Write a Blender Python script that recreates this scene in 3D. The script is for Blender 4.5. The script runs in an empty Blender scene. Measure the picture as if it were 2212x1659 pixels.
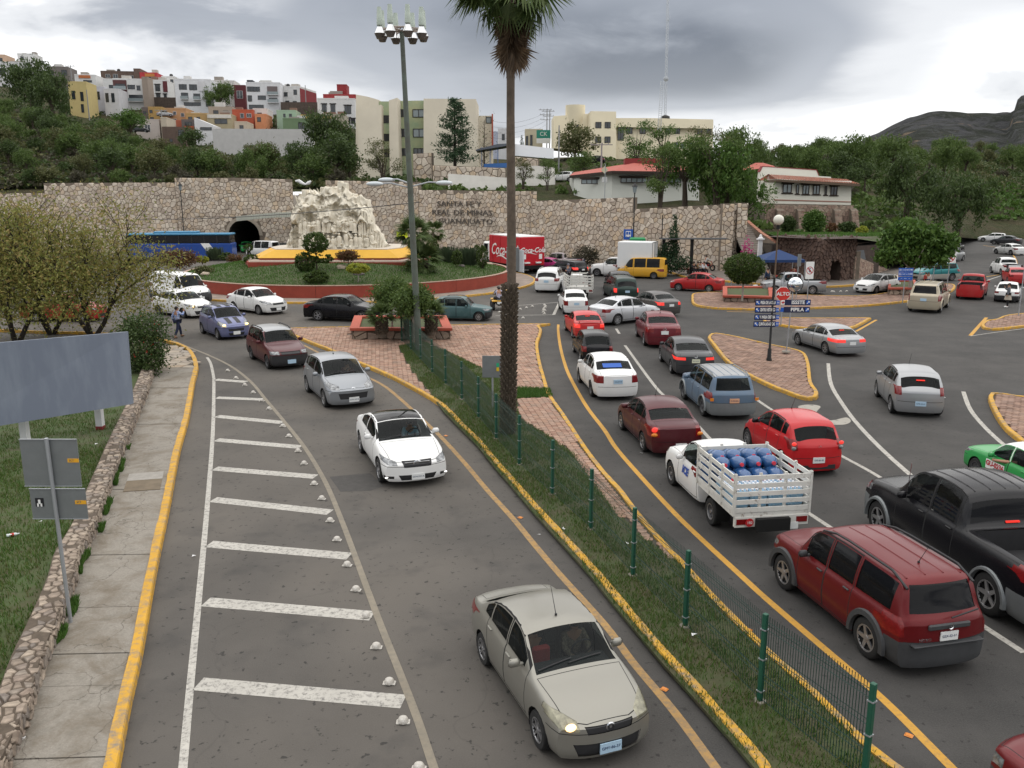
import bpy,bmesh,math,random
import numpy as np
from mathutils import Vector,Matrix
R=math.radians
SC=bpy.context.scene
COL=SC.collection
random.seed(7)
RNG=np.random.default_rng(11)
# camera, sky, sun, exposure
CAM_H,PITCH,FPX,CX,CY=7.9,R(12.5),1860.0,1106.0,829.5
cam_data=bpy.data.cameras.new('camera')
cam=bpy.data.objects.new('camera',cam_data)
COL.objects.link(cam)
cam.location=(0,0,CAM_H)
cam.rotation_euler=(R(90)-PITCH,0,0)
cam_data.sensor_width=36
cam_data.lens=36*FPX/2212
cam_data.clip_start=0.1
cam_data.clip_end=6000
SC.camera=cam
SUN_EL,SUN_AZ=R(58),R(28)
world=bpy.data.worlds.new('World')
SC.world=world
world.use_nodes=True
SC.view_settings.view_transform='Standard'
SC.view_settings.look='None'
SC.view_settings.gamma=1
SC.view_settings.use_curve_mapping=False
SC.view_settings.exposure=0.56
def build_world():
 nt=world.node_tree
 nt.nodes.clear()
 N,Lk=nt.nodes.new,nt.links.new
 out=N('ShaderNodeOutputWorld')
 sky=N('ShaderNodeTexSky')
 sky.sky_type='NISHITA'
 sky.sun_disc=False
 sky.sun_elevation=SUN_EL
 sky.sun_rotation=SUN_AZ
 tc=N('ShaderNodeTexCoord')
 sep=N('ShaderNodeSeparateXYZ')
 Lk(tc.outputs['Generated'],sep.inputs[0])
 zc=N('ShaderNodeMath');zc.operation='MAXIMUM';zc.inputs[1].default_value=0.0
 Lk(sep.outputs['Z'],zc.inputs[0])
 za=N('ShaderNodeMath');za.operation='ADD';za.inputs[1].default_value=0.18
 Lk(zc.outputs[0],za.inputs[0])
 dx=N('ShaderNodeMath');dx.operation='DIVIDE'
 dy=N('ShaderNodeMath');dy.operation='DIVIDE'
 Lk(sep.outputs['X'],dx.inputs[0]);Lk(za.outputs[0],dx.inputs[1])
 Lk(sep.outputs['Y'],dy.inputs[0]);Lk(za.outputs[0],dy.inputs[1])
 cmb=N('ShaderNodeCombineXYZ')
 Lk(dx.outputs[0],cmb.inputs[0]);Lk(dy.outputs[0],cmb.inputs[1])
 mp=N('ShaderNodeMapping')
 mp.inputs['Location'].default_value=SKY_OFF
 Lk(cmb.outputs[0],mp.inputs[0])
 def noise(scale,detail,rough,dist):
  n=N('ShaderNodeTexNoise')
  n.inputs['Scale'].default_value=scale
  n.inputs['Detail'].default_value=detail
  n.inputs['Roughness'].default_value=rough
  n.inputs['Distortion'].default_value=dist
  Lk(mp.outputs[0],n.inputs['Vector'])
  return n
 big=noise(0.55,2,0.5,0.2)
 mid=noise(1.7,6,0.55,0.35)
 mix=N('ShaderNodeMix');mix.data_type='FLOAT'
 mix.inputs['Factor'].default_value=0.42
 Lk(big.outputs['Fac'],mix.inputs['A']);Lk(mid.outputs['Fac'],mix.inputs['B'])
 off=N('ShaderNodeVectorMath');off.operation='SUBTRACT';off.inputs[1].default_value=(.45,2.95,0)
 Lk(cmb.outputs[0],off.inputs[0])
 sca=N('ShaderNodeVectorMath');sca.operation='MULTIPLY';sca.inputs[1].default_value=(.80,1.05,0)
 Lk(off.outputs[0],sca.inputs[0])
 ln=N('ShaderNodeVectorMath');ln.operation='LENGTH'
 Lk(sca.outputs[0],ln.inputs[0])
 jg=N('ShaderNodeMath');jg.operation='MULTIPLY_ADD';jg.inputs[1].default_value=1.5
 Lk(mid.outputs['Fac'],jg.inputs[0]);Lk(ln.outputs['Value'],jg.inputs[2])
 mk=N('ShaderNodeMapRange');mk.interpolation_type='SMOOTHSTEP'
 mk.inputs['From Min'].default_value=1.85;mk.inputs['From Max'].default_value=.95
 mk.inputs['To Min'].default_value=-.05;mk.inputs['To Max'].default_value=.175
 Lk(jg.outputs[0],mk.inputs['Value'])
 sm=N('ShaderNodeMath');sm.operation='ADD'
 Lk(mix.outputs[0],sm.inputs[0]);Lk(mk.outputs[0],sm.inputs[1])
 ramp=N('ShaderNodeValToRGB')
 cr=ramp.color_ramp
 cr.interpolation='EASE'
 cr.elements[0].position=0.425;cr.elements[0].color=(0.92,0.92,0.92,1)
 cr.elements[1].position=0.70;cr.elements[1].color=(0.085,0.10,0.13,1)
 e=cr.elements.new(0.48);e.color=(0.64,0.65,0.67,1)
 e=cr.elements.new(0.555);e.color=(0.30,0.32,0.36,1)
 Lk(sm.outputs[0],ramp.inputs[0])
 hr=N('ShaderNodeMapRange')
 hr.inputs['From Min'].default_value=0.0;hr.inputs['From Max'].default_value=0.20
 hr.inputs['To Min'].default_value=0.45;hr.inputs['To Max'].default_value=0.0
 Lk(sep.outputs['Z'],hr.inputs['Value'])
 hm=N('ShaderNodeMix');hm.data_type='RGBA'
 hm.inputs['B'].default_value=(0.78,0.79,0.81,1)
 Lk(hr.outputs[0],hm.inputs['Factor']);Lk(ramp.outputs[0],hm.inputs['A'])
 zen=N('ShaderNodeMapRange')
 zen.inputs['From Min'].default_value=0.25;zen.inputs['From Max'].default_value=1.0
 zen.inputs['To Min'].default_value=1.0;zen.inputs['To Max'].default_value=1.45
 Lk(sep.outputs['Z'],zen.inputs['Value'])
 sc=N('ShaderNodeVectorMath');sc.operation='SCALE'
 Lk(hm.outputs['Result'],sc.inputs[0]);Lk(zen.outputs[0],sc.inputs['Scale'])
 b1=N('ShaderNodeBackground');b1.inputs['Strength'].default_value=0.97
 Lk(sc.outputs[0],b1.inputs['Color'])
 b2=N('ShaderNodeBackground');b2.inputs['Strength'].default_value=0.05
 Lk(sky.outputs[0],b2.inputs['Color'])
 ms=N('ShaderNodeMixShader');ms.inputs[0].default_value=0.9
 Lk(b2.outputs[0],ms.inputs[1]);Lk(b1.outputs[0],ms.inputs[2])
 Lk(ms.outputs[0],out.inputs['Surface'])
SKY_OFF=(3.1,1.7,0.0)
build_world()
sun_data=bpy.data.lights.new('sun','SUN')
sun_data.energy=1.2
sun_data.angle=R(140)
sun_data.color=(1.0,0.94,0.85)
sun=bpy.data.objects.new('sun',sun_data)
COL.objects.link(sun)
sun.rotation_euler=(R(90)-SUN_EL,0,math.pi-SUN_AZ)
sun.location=(0,0,80)
# pixel <-> place
_cp,_sp=math.cos(PITCH),math.sin(PITCH)
def ray(x,y):
 r=(x-CX)/FPX
 u=-(y-CY)/FPX
 return Vector((r,_cp+u*_sp,-_sp+u*_cp))
def G(x,y,z=0.0):
 d=ray(x,y)
 t=(z-CAM_H)/d.z
 return Vector((d.x*t,d.y*t,z))
def P(x,y,depth):
 d=ray(x,y)
 return Vector((d.x*depth,d.y*depth,CAM_H+d.z*depth))
def XZ(x,depth,z):
 """point in image column x, at a depth along the axis, at height z"""
 Y=(depth+(z-CAM_H)*_sp)/_cp
 return Vector(((x-CX)/FPX*depth,Y,z))
# materials
MATS={}
def nodes(name):
 m=bpy.data.materials.new(name)
 m.use_nodes=True
 nt=m.node_tree
 return m,nt,nt.nodes['Principled BSDF']
def setp(b,**k):
 for a,v in k.items():
  n={'rough':'Roughness','metal':'Metallic','spec':'Specular IOR Level','coat':'Coat Weight','coatr':'Coat Roughness'}[a]
  b.inputs[n].default_value=v
def c4(c):
 return(c[0],c[1],c[2],1)
def mixc(nt,fac,a,b,mode='MIX'):
 m=nt.nodes.new('ShaderNodeMix')
 m.data_type='RGBA'
 m.blend_type=mode
 for s,v in(('A',a),('B',b)):
  if isinstance(v,(tuple,list)):
   m.inputs[s].default_value=c4(v)
  else:
   nt.links.new(v,m.inputs[s])
 if isinstance(fac,(int,float)):
  m.inputs['Factor'].default_value=fac
 else:
  nt.links.new(fac,m.inputs['Factor'])
 return m.outputs['Result']
def noise_f(nt,scale,detail=4,rough=0.6,lo=0.35,hi=0.65,coord='Object',dist=0.0,sx=(1,1,1)):
 tc=nt.nodes.new('ShaderNodeTexCoord')
 mp=nt.nodes.new('ShaderNodeMapping')
 mp.inputs['Scale'].default_value=sx
 nt.links.new(tc.outputs[coord],mp.inputs[0])
 n=nt.nodes.new('ShaderNodeTexNoise')
 n.inputs['Scale'].default_value=scale
 n.inputs['Detail'].default_value=detail
 n.inputs['Roughness'].default_value=rough
 n.inputs['Distortion'].default_value=dist
 nt.links.new(mp.outputs[0],n.inputs['Vector'])
 r=nt.nodes.new('ShaderNodeMapRange')
 r.inputs['From Min'].default_value=lo
 r.inputs['From Max'].default_value=hi
 nt.links.new(n.outputs['Fac'],r.inputs['Value'])
 return r.outputs[0]
def bump(nt,b,h,strength=0.3,dist=0.02):
 bp=nt.nodes.new('ShaderNodeBump')
 bp.inputs['Strength'].default_value=strength
 bp.inputs['Distance'].default_value=dist
 nt.links.new(h,bp.inputs['Height'])
 nt.links.new(bp.outputs[0],b.inputs['Normal'])
def mat(name,col,rough=0.7,metal=0.0,var=0.0,scale=6.0,spec=0.4,dark=None,bmp=0.0):
 if name in MATS:
  return MATS[name]
 m,nt,b=nodes(name)
 setp(b,rough=rough,metal=metal,spec=spec)
 b.inputs['Base Color'].default_value=c4(col)
 if var or dark:
  f=noise_f(nt,scale,5,0.65,0.3,0.7)
  d=dark or tuple(c*(1-var)for c in col)
  nt.links.new(mixc(nt,f,d,col),b.inputs['Base Color'])
  if bmp:
   bump(nt,b,f,bmp)
 MATS[name]=m
 return m
def mat_island(name,cols,rough=0.85,noise=0.25,scale=5.0,spec=0.25,bmp=0.0):
 """colour differs from piece to piece (random per island) with some grain"""
 if name in MATS:
  return MATS[name]
 m,nt,b=nodes(name)
 setp(b,rough=rough,spec=spec)
 g=nt.nodes.new('ShaderNodeNewGeometry')
 oi=nt.nodes.new('ShaderNodeObjectInfo')
 ad=nt.nodes.new('ShaderNodeMath');ad.operation='ADD'
 nt.links.new(g.outputs['Random Per Island'],ad.inputs[0]);nt.links.new(oi.outputs['Random'],ad.inputs[1])
 fr=nt.nodes.new('ShaderNodeMath');fr.operation='FRACT'
 nt.links.new(ad.outputs[0],fr.inputs[0])
 ra=nt.nodes.new('ShaderNodeValToRGB')
 cr=ra.color_ramp
 cr.interpolation='LINEAR'
 n=len(cols)
 cr.elements[0].position=0;cr.elements[0].color=c4(cols[0])
 cr.elements[1].position=1;cr.elements[1].color=c4(cols[-1])
 for i in range(1,n-1):
  cr.elements.new(i/(n-1)).color=c4(cols[i])
 nt.links.new(fr.outputs[0],ra.inputs[0])
 if noise:
  f=noise_f(nt,scale,5,0.65,0.3,0.7,'Object')
  mu=nt.nodes.new('ShaderNodeMapRange')
  mu.inputs['To Min'].default_value=1-noise
  mu.inputs['To Max'].default_value=1+noise*0.5
  nt.links.new(f,mu.inputs['Value'])
  sc=nt.nodes.new('ShaderNodeVectorMath');sc.operation='SCALE'
  nt.links.new(ra.outputs[0],sc.inputs[0]);nt.links.new(mu.outputs[0],sc.inputs['Scale'])
  nt.links.new(sc.outputs[0],b.inputs['Base Color'])
  if bmp:
   bump(nt,b,f,bmp)
 else:
  nt.links.new(ra.outputs[0],b.inputs['Base Color'])
 MATS[name]=m
 return m
def mat_leaf(name,cols,rough=0.6):
 """thin leaves: lets a little light through"""
 if name in MATS:
  return MATS[name]
 m=mat_island(name,cols,rough,0.0)
 nt=m.node_tree
 b=nt.nodes['Principled BSDF']
 src=b.inputs['Base Color'].links[0].from_socket
 tr=nt.nodes.new('ShaderNodeBsdfTranslucent')
 nt.links.new(src,tr.inputs[0])
 ms=nt.nodes.new('ShaderNodeMixShader');ms.inputs[0].default_value=0.3
 nt.links.new(b.outputs[0],ms.inputs[1]);nt.links.new(tr.outputs[0],ms.inputs[2])
 nt.links.new(ms.outputs[0],nt.nodes['Material Output'].inputs[0])
 return m
def paint(name,col,metal=0.0,rough=0.32,dirt=0.12,dirtcol=(0.22,0.19,0.155),coat=0.12):
 k='paint_'+name
 if k in MATS:
  return MATS[k]
 m,nt,b=nodes(k)
 setp(b,rough=rough,metal=metal,spec=0.3,coat=coat,coatr=0.06)
 f=noise_f(nt,2.2,6,0.7,0.45,0.8)
 tc=nt.nodes.new('ShaderNodeTexCoord');sp=nt.nodes.new('ShaderNodeSeparateXYZ')
 nt.links.new(tc.outputs['Object'],sp.inputs[0])
 mr=nt.nodes.new('ShaderNodeMapRange')
 mr.inputs['From Min'].default_value=0.15;mr.inputs['From Max'].default_value=0.75
 mr.inputs['To Min'].default_value=dirt*2.2;mr.inputs['To Max'].default_value=dirt*0.5
 nt.links.new(sp.outputs['Z'],mr.inputs['Value'])
 mu=nt.nodes.new('ShaderNodeMath');mu.operation='MULTIPLY_ADD'
 nt.links.new(f,mu.inputs[0]);nt.links.new(mr.outputs[0],mu.inputs[1]);mu.inputs[2].default_value=dirt*0.15
 nt.links.new(mixc(nt,mu.outputs[0],col,dirtcol),b.inputs['Base Color'])
 MATS[k]=m
 return m
def emit(name,col,strength,base=None):
 if name in MATS:
  return MATS[name]
 m,nt,b=nodes(name)
 b.inputs['Base Color'].default_value=c4(base or col)
 b.inputs['Emission Color'].default_value=c4(col)
 b.inputs['Emission Strength'].default_value=strength
 setp(b,rough=0.2)
 MATS[name]=m
 return m
def glass_mat(name,tint,see,rough=0.03):
 """car or window glass: part mirror, part see-through with a tint"""
 if name in MATS:
  return MATS[name]
 m,nt,b=nodes(name)
 b.inputs['Base Color'].default_value=c4(tint)
 setp(b,rough=rough,spec=.2)
 t=nt.nodes.new('ShaderNodeBsdfTransparent')
 t.inputs[0].default_value=(0.72,0.80,0.78,1)
 ms=nt.nodes.new('ShaderNodeMixShader');ms.inputs[0].default_value=see
 nt.links.new(b.outputs[0],ms.inputs[1]);nt.links.new(t.outputs[0],ms.inputs[2])
 nt.links.new(ms.outputs[0],nt.nodes['Material Output'].inputs[0])
 MATS[name]=m
 return m
# objects
def tag(o,label=None,cat=None,group=None,kind=None):
 if label:o['label']=label
 if cat:o['category']=cat
 if group:o['group']=group
 if kind:o['kind']=kind
 return o
def empty(name,loc=(0,0,0),rz=0.0,parent=None,label=None,cat=None,group=None):
 o=bpy.data.objects.new(name,None)
 COL.objects.link(o)
 o.empty_display_size=0.2
 o.location=loc
 o.rotation_euler=(0,0,rz)
 if parent:o.parent=parent
 return tag(o,label,cat,group)
def link(name,me,parent=None,loc=None,rot=None,scale=None):
 o=bpy.data.objects.new(name,me)
 COL.objects.link(o)
 if parent:o.parent=parent
 if loc is not None:o.location=loc
 if rot is not None:o.rotation_euler=rot
 if scale is not None:o.scale=scale
 return o
def kids(o):
 return[c for c in ALLKIDS.get(o.name,[])]if False else list(o.children)
def copy_tree(o,parent=None):
 c=o.copy()
 COL.objects.link(c)
 c.parent=parent
 for ch in kids(o):
  copy_tree(ch,c)
 return c
class MB:
 """collects shapes, then becomes one mesh object"""
 def __init__(self):
  self.v=[];self.f=[];self.mi=[];self.m=0
 def add(self,vs,fs):
  n=len(self.v)
  self.v.extend([tuple(p)for p in vs])
  for f in fs:
   self.f.append([i+n for i in f])
   self.mi.append(self.m)
  return self
 def xf(self,M,start=0):
  for i in range(start,len(self.v)):
   self.v[i]=tuple(M@Vector(self.v[i]))
  return self
 def box(self,c,s,rz=0.0,bev=0.0,taper=1.0):
  x,y,z=s[0]/2,s[1]/2,s[2]/2
  ca,sa=math.cos(rz),math.sin(rz)
  if bev<=0:
   pts=[(-x,-y,-z),(x,-y,-z),(x,y,-z),(-x,y,-z),(-x*taper,-y*taper,z),(x*taper,-y*taper,z),(x*taper,y*taper,z),(-x*taper,y*taper,z)]
   fs=[(0,3,2,1),(4,5,6,7),(0,1,5,4),(1,2,6,5),(2,3,7,6),(3,0,4,7)]
  else:
   b=min(bev,x*.9,y*.9,z*.9)
   pts=[]
   for zz,ins in((-z,b),(-z+b,0),(z-b,0),(z,b)):
    t=taper if zz>0 else 1
    for sx,sy in((-1,-1),(1,-1),(1,1),(-1,1)):
     a_,b_=(x-ins)*t,(y-ins)*t
     if ins==0:
      o1=(sx*(a_-(b if sx*sy>0 else 0)),sy*(b_-(0 if sx*sy>0 else b)))
      o2=(sx*(a_-(0 if sx*sy>0 else b)),sy*(b_-(b if sx*sy>0 else 0)))
     else:
      o1=(sx*(a_-(b*.5 if sx*sy>0 else 0)),sy*(b_-(0 if sx*sy>0 else b*.5)))
      o2=(sx*(a_-(0 if sx*sy>0 else b*.5)),sy*(b_-(b*.5 if sx*sy>0 else 0)))
     pts+=[(o1[0],o1[1],zz),(o2[0],o2[1],zz)]
   ring0=pts[:8]
   order=sorted(range(8),key=lambda i:math.atan2(ring0[i][1],ring0[i][0]))
   pts=[pts[r*8+i]for r in range(4)for i in order]
   fs=[tuple(reversed(range(8))),tuple(range(24,32))]
   for r in range(3):
    for i in range(8):
     j=(i+1)%8
     fs.append((r*8+i,r*8+j,r*8+8+j,r*8+8+i))
  vs=[(c[0]+p[0]*ca-p[1]*sa,c[1]+p[0]*sa+p[1]*ca,c[2]+p[2])for p in pts]
  return self.add(vs,fs)
 def quad(self,a,b,c,d):
  return self.add([a,b,c,d],[(0,1,2,3)])
 def prism(self,poly,z0,z1,bottom=False):
  n=len(poly)
  ar=sum(poly[i][0]*poly[(i+1)%n][1]-poly[(i+1)%n][0]*poly[i][1]for i in range(n))
  if ar<0:poly=list(reversed(poly))
  vs=[(p[0],p[1],z0)for p in poly]+[(p[0],p[1],z1)for p in poly]
  fs=[tuple(range(n,2*n))]+[(i,(i+1)%n,n+(i+1)%n,n+i)for i in range(n)]
  if bottom:fs.append(tuple(reversed(range(n))))
  return self.add(vs,fs)
 def tube(self,pts,r,n=8,cap=True,flat=1.0):
  pts=[Vector(p)for p in pts]
  rs=r if isinstance(r,(list,tuple))else[r]*len(pts)
  vs,fs=[],[]
  up=None
  for i,p in enumerate(pts):
   t=(pts[min(i+1,len(pts)-1)]-pts[max(i-1,0)])
   if t.length<1e-9:t=Vector((0,0,1))
   t.normalize()
   if up is None:
    up=Vector((1,0,0))if abs(t.x)<0.8 else Vector((0,1,0))
   a=t.cross(up)
   if a.length<1e-6:a=t.orthogonal()
   a.normalize()
   b=a.cross(t);b.normalize()
   up=b
   for k in range(n):
    th=2*math.pi*k/n
    vs.append(p+(a*math.cos(th)+b*math.sin(th)*flat)*rs[i])
  m=len(pts)
  for i in range(m-1):
   for k in range(n):
    k2=(k+1)%n
    fs.append((i*n+k,i*n+k2,(i+1)*n+k2,(i+1)*n+k))
  if cap:
   fs.append(tuple(reversed(range(n))))
   fs.append(tuple(range((m-1)*n,m*n)))
  return self.add(vs,fs)
 def lathe(self,prof,c=(0,0,0),n=16,axis='z',cap=False):
  vs,fs=[],[]
  for(r,h)in prof:
   for k in range(n):
    th=2*math.pi*k/n
    x,y=r*math.cos(th),r*math.sin(th)
    p=(x,y,h)if axis=='z' else((h,x,y)if axis=='x' else(y,h,x))
    vs.append((c[0]+p[0],c[1]+p[1],c[2]+p[2]))
  m=len(prof)
  for i in range(m-1):
   for k in range(n):
    k2=(k+1)%n
    fs.append((i*n+k,i*n+k2,(i+1)*n+k2,(i+1)*n+k))
  if cap:
   fs.append(tuple(reversed(range(n))))
   fs.append(tuple(range((m-1)*n,m*n)))
  return self.add(vs,fs)
 def ball(self,c,r,n=10,m=6,jit=0.0,rnd=None):
  rr=r if isinstance(r,(tuple,list))else(r,r,r)
  vs,fs=[],[]
  for i in range(m+1):
   ph=math.pi*i/m
   for k in range(n):
    th=2*math.pi*k/n
    j=1+(rnd.uniform(-jit,jit)if rnd else 0)
    vs.append((c[0]+rr[0]*j*math.sin(ph)*math.cos(th),c[1]+rr[1]*j*math.sin(ph)*math.sin(th),c[2]+rr[2]*j*math.cos(ph)))
  for i in range(m):
   for k in range(n):
    k2=(k+1)%n
    fs.append((i*n+k,(i+1)*n+k,(i+1)*n+k2,i*n+k2))
  return self.add(vs,fs)
 def mesh(self,name,mats,smooth=False,angle=40):
  me=bpy.data.meshes.new(name)
  me.from_pydata(self.v,[],self.f)
  for m in(mats if isinstance(mats,(list,tuple))else[mats]):
   me.materials.append(m)
  if any(self.mi):
   me.polygons.foreach_set('material_index',self.mi)
  if smooth:
   me.polygons.foreach_set('use_smooth',[True]*len(me.polygons))
   me.set_sharp_from_angle(angle=R(angle))
  me.update()
  return me
 def build(self,name,mats,parent=None,smooth=False,loc=None,rot=None,angle=40):
  return link(name,self.mesh(name,mats,smooth,angle),parent,loc,rot)
def np_mesh(name,V,F,mats,k=4):
 """V (n,3), F (m,k) index arrays -> mesh, quickly"""
 me=bpy.data.meshes.new(name)
 V=np.asarray(V,dtype=np.float32);F=np.asarray(F,dtype=np.int32)
 me.vertices.add(len(V));me.vertices.foreach_set('co',V.ravel())
 me.loops.add(F.size);me.loops.foreach_set('vertex_index',F.ravel())
 me.polygons.add(len(F))
 me.polygons.foreach_set('loop_start',np.arange(0,F.size,k,dtype=np.int32))
 for m in(mats if isinstance(mats,(list,tuple))else[mats]):
  me.materials.append(m)
 me.update(calc_edges=True)
 me.validate()
 return me
_TXT={}
def text_mesh(body,size=1.0,ext=0.004,shear=0.0,bold=0.0,sx=1.0):
 k=(body,size,ext,shear,bold,sx)
 if k in _TXT:return _TXT[k]
 cu=bpy.data.curves.new('lettering','FONT')
 cu.body=body
 cu.size=size
 cu.extrude=ext
 cu.shear=shear
 cu.offset=bold
 cu.align_x='CENTER'
 cu.align_y='CENTER'
 cu.resolution_u=2
 o=bpy.data.objects.new('lettering',cu)
 COL.objects.link(o)
 dg=bpy.context.evaluated_depsgraph_get()
 me=bpy.data.meshes.new_from_object(o.evaluated_get(dg))
 bpy.data.objects.remove(o)
 if sx!=1.0:
  me.transform(Matrix.Diagonal((sx,1,1,1)))
 me.name='lettering'
 _TXT[k]=me
 return me
def text(body,size,m,parent,loc,rot=(R(90),0,0),ext=0.004,shear=0.0,bold=0.0,sx=1.0,name='lettering'):
 me=text_mesh(body,size,ext,shear,bold,sx).copy()
 me.materials.clear()
 me.materials.append(m)
 return link(name,me,parent,loc,rot)
def lerp(a,b,t):
 return a+(b-a)*t
def interp(tab,x):
 return float(np.interp(x,[p[0]for p in tab],[p[1]for p in tab]))
def catmull(pts,n=6,closed=False):
 out=[]
 m=len(pts)
 rng=range(m if closed else m-1)
 for i in rng:
  p0=pts[(i-1)%m]if closed or i>0 else pts[0]
  p1,p2=pts[i],pts[(i+1)%m]
  p3=pts[(i+2)%m]if closed or i+2<m else pts[-1]
  p0,p1,p2,p3=map(Vector,(p0,p1,p2,p3))
  for k in range(n):
   t=k/n
   out.append(0.5*((2*p1)+(p2-p0)*t+(2*p0-5*p1+4*p2-p3)*t*t+(3*p1-p0-3*p2+p3)*t**3))
 if not closed:out.append(Vector(pts[-1]))
 return out
def offset_line(pts,d):
 """polyline moved sideways (to its left) by d, flat"""
 out=[]
 for i,p in enumerate(pts):
  a=pts[max(i-1,0)];b=pts[min(i+1,len(pts)-1)]
  t=Vector((b[0]-a[0],b[1]-a[1]));t.normalize()
  out.append(Vector((p[0]-t.y*d,p[1]+t.x*d,p[2]if len(p)>2 else 0)))
 return out
def in_poly(x,y,poly):
 c=False
 n=len(poly)
 j=n-1
 for i in range(n):
  xi,yi=poly[i][0],poly[i][1];xj,yj=poly[j][0],poly[j][1]
  if(yi>y)!=(yj>y)and x<(xj-xi)*(y-yi)/(yj-yi)+xi:
   c=not c
  j=i
 return c
def in_poly_np(X,Y,poly):
 X=np.asarray(X);Y=np.asarray(Y)
 c=np.zeros(X.shape,bool)
 q=np.array([(p[0],p[1])for p in poly]);r=np.roll(q,1,0)
 for(xi,yi),(xj,yj)in zip(q,r):
  if yi==yj:continue
  k=((yi>Y)!=(yj>Y))&(X<(xj-xi)*(Y-yi)/(yj-yi)+xi)
  c^=k
 return c
def shoelace(poly):
 n=len(poly)
 return 0.5*sum(poly[i][0]*poly[(i+1)%n][1]-poly[(i+1)%n][0]*poly[i][1]for i in range(n))
def clip_half(poly,px,py,nx,ny):
 """keep the side where (p - P).n <= 0"""
 out=[]
 n=len(poly)
 for i in range(n):
  a,b=poly[i],poly[(i+1)%n]
  da=(a[0]-px)*nx+(a[1]-py)*ny
  db=(b[0]-px)*nx+(b[1]-py)*ny
  if da<=0:out.append(a)
  if(da<0<db)or(db<0<da):
   t=da/(da-db)
   out.append((a[0]+(b[0]-a[0])*t,a[1]+(b[1]-a[1])*t))
 return out
def inset(poly,d):
 """shrink a convex polygon"""
 if shoelace(poly)<0:poly=list(reversed(poly))
 out=list(poly)
 n=len(poly)
 for i in range(n):
  a,b=poly[i],poly[(i+1)%n]
  dx,dy=b[0]-a[0],b[1]-a[1]
  l=math.hypot(dx,dy)
  if l<1e-6:continue
  nx,ny=dy/l,-dx/l
  out=clip_half(out,a[0]-nx*d,a[1]-ny*d,nx,ny)
  if len(out)<3:return[]
 res=[]
 for p in out:
  if not res or math.hypot(p[0]-res[-1][0],p[1]-res[-1][1])>0.004:res.append(p)
 if len(res)>2 and math.hypot(res[0][0]-res[-1][0],res[0][1]-res[-1][1])<0.004:res.pop()
 return res if len(res)>=3 else[]
def voronoi(poly_bounds,cell,jitter=0.42,rnd=None,aspect=1.0,inside=None):
 """irregular cells (as in rubble stonework) over a rectangle; returns (site, polygon)"""
 rnd=rnd or random.Random(3)
 x0,y0,x1,y1=poly_bounds
 cx,cy=cell*aspect,cell
 nx,ny=max(1,int((x1-x0)/cx)),max(1,int((y1-y0)/cy))
 cx,cy=(x1-x0)/nx,(y1-y0)/ny
 S={}
 for i in range(-2,nx+2):
  for j in range(-2,ny+2):
   S[i,j]=(x0+(i+.5+(0.5 if j%2 else 0)+rnd.uniform(-jitter,jitter))*cx,y0+(j+.5+rnd.uniform(-jitter,jitter))*cy)
 out=[]
 for i in range(-1,nx+1):
  for j in range(ny):
   s=S[i,j]
   if inside and not inside(s[0],s[1]):continue
   poly=[(max(x0,s[0]-2*cx),max(y0,s[1]-2*cy)),(min(x1,s[0]+2*cx),max(y0,s[1]-2*cy)),(min(x1,s[0]+2*cx),min(y1,s[1]+2*cy)),(max(x0,s[0]-2*cx),min(y1,s[1]+2*cy))]
   for di in(-2,-1,0,1,2):
    for dj in(-2,-1,0,1,2):
     if(di or dj)and(i+di,j+dj)in S:
      q=S[i+di,j+dj]
      poly=clip_half(poly,(s[0]+q[0])/2,(s[1]+q[1])/2,q[0]-s[0],q[1]-s[1])
      if len(poly)<3:break
    if len(poly)<3:break
   if len(poly)>=3:out.append((s,poly))
 return out
def stone_piece(poly,depth,bev,lift=0.0):
 """a stone face: polygon in (u, v), bulging to +w; returns verts (u, v, w), faces"""
 top=inset(poly,bev)
 n=len(poly)
 if len(top)!=n:
  c=(sum(p[0]for p in poly)/n,sum(p[1]for p in poly)/n)
  top=[(c[0]+(p[0]-c[0])*.78,c[1]+(p[1]-c[1])*.78)for p in poly]
 if shoelace(poly)<0:poly=list(reversed(poly));
 if shoelace(top)<0:top=list(reversed(top))
 k=min(range(n),key=lambda i:(top[i][0]-poly[0][0])**2+(top[i][1]-poly[0][1])**2)
 top=top[k:]+top[:k]
 vs=[(p[0],p[1],0.0)for p in poly]+[(p[0],p[1],depth*.7)for p in[(lerp(a[0],b[0],.3),lerp(a[1],b[1],.3))for a,b in zip(poly,top)]]+[(p[0],p[1],depth+lift)for p in top]
 fs=[tuple(range(2*n,3*n))]
 for r in range(2):
  for i in range(n):
   j=(i+1)%n
   fs.append((r*n+i,r*n+j,r*n+n+j,r*n+n+i))
 return vs,fs
def set_pieces(pieces,parent,name,m,key,limit=300,group_name=None):
 """pieces: [(verts, faces, sort value)]; the largest in view become parts, the rest one stuff mesh"""
 pieces=sorted(pieces,key=lambda p:-p[2])
 for vs,fs,_ in pieces[:limit]:
  c=np.mean(np.array([tuple(p)for p in vs]),axis=0)
  mb=MB();mb.add([(p[0]-c[0],p[1]-c[1],p[2]-c[2])for p in vs],fs)
  mb.build(name,m,parent,loc=tuple(c))
 if len(pieces)>limit:
  mb=MB()
  for vs,fs,_ in pieces[limit:]:mb.add(vs,fs)
  o=mb.build(group_name or(name+'s'),m,parent)
  o['kind']='stuff'
def screen_size(v):
 d=v[1]*_cp-(v[2]-CAM_H)*_sp
 if d<1:return 0
 x=CX+v[0]/d*FPX
 y=CY-(v[1]*_sp+(v[2]-CAM_H)*_cp)/d*FPX
 if x<-60 or x>2272 or y<-60 or y>1720:return 0
 return 1.0/d
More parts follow.
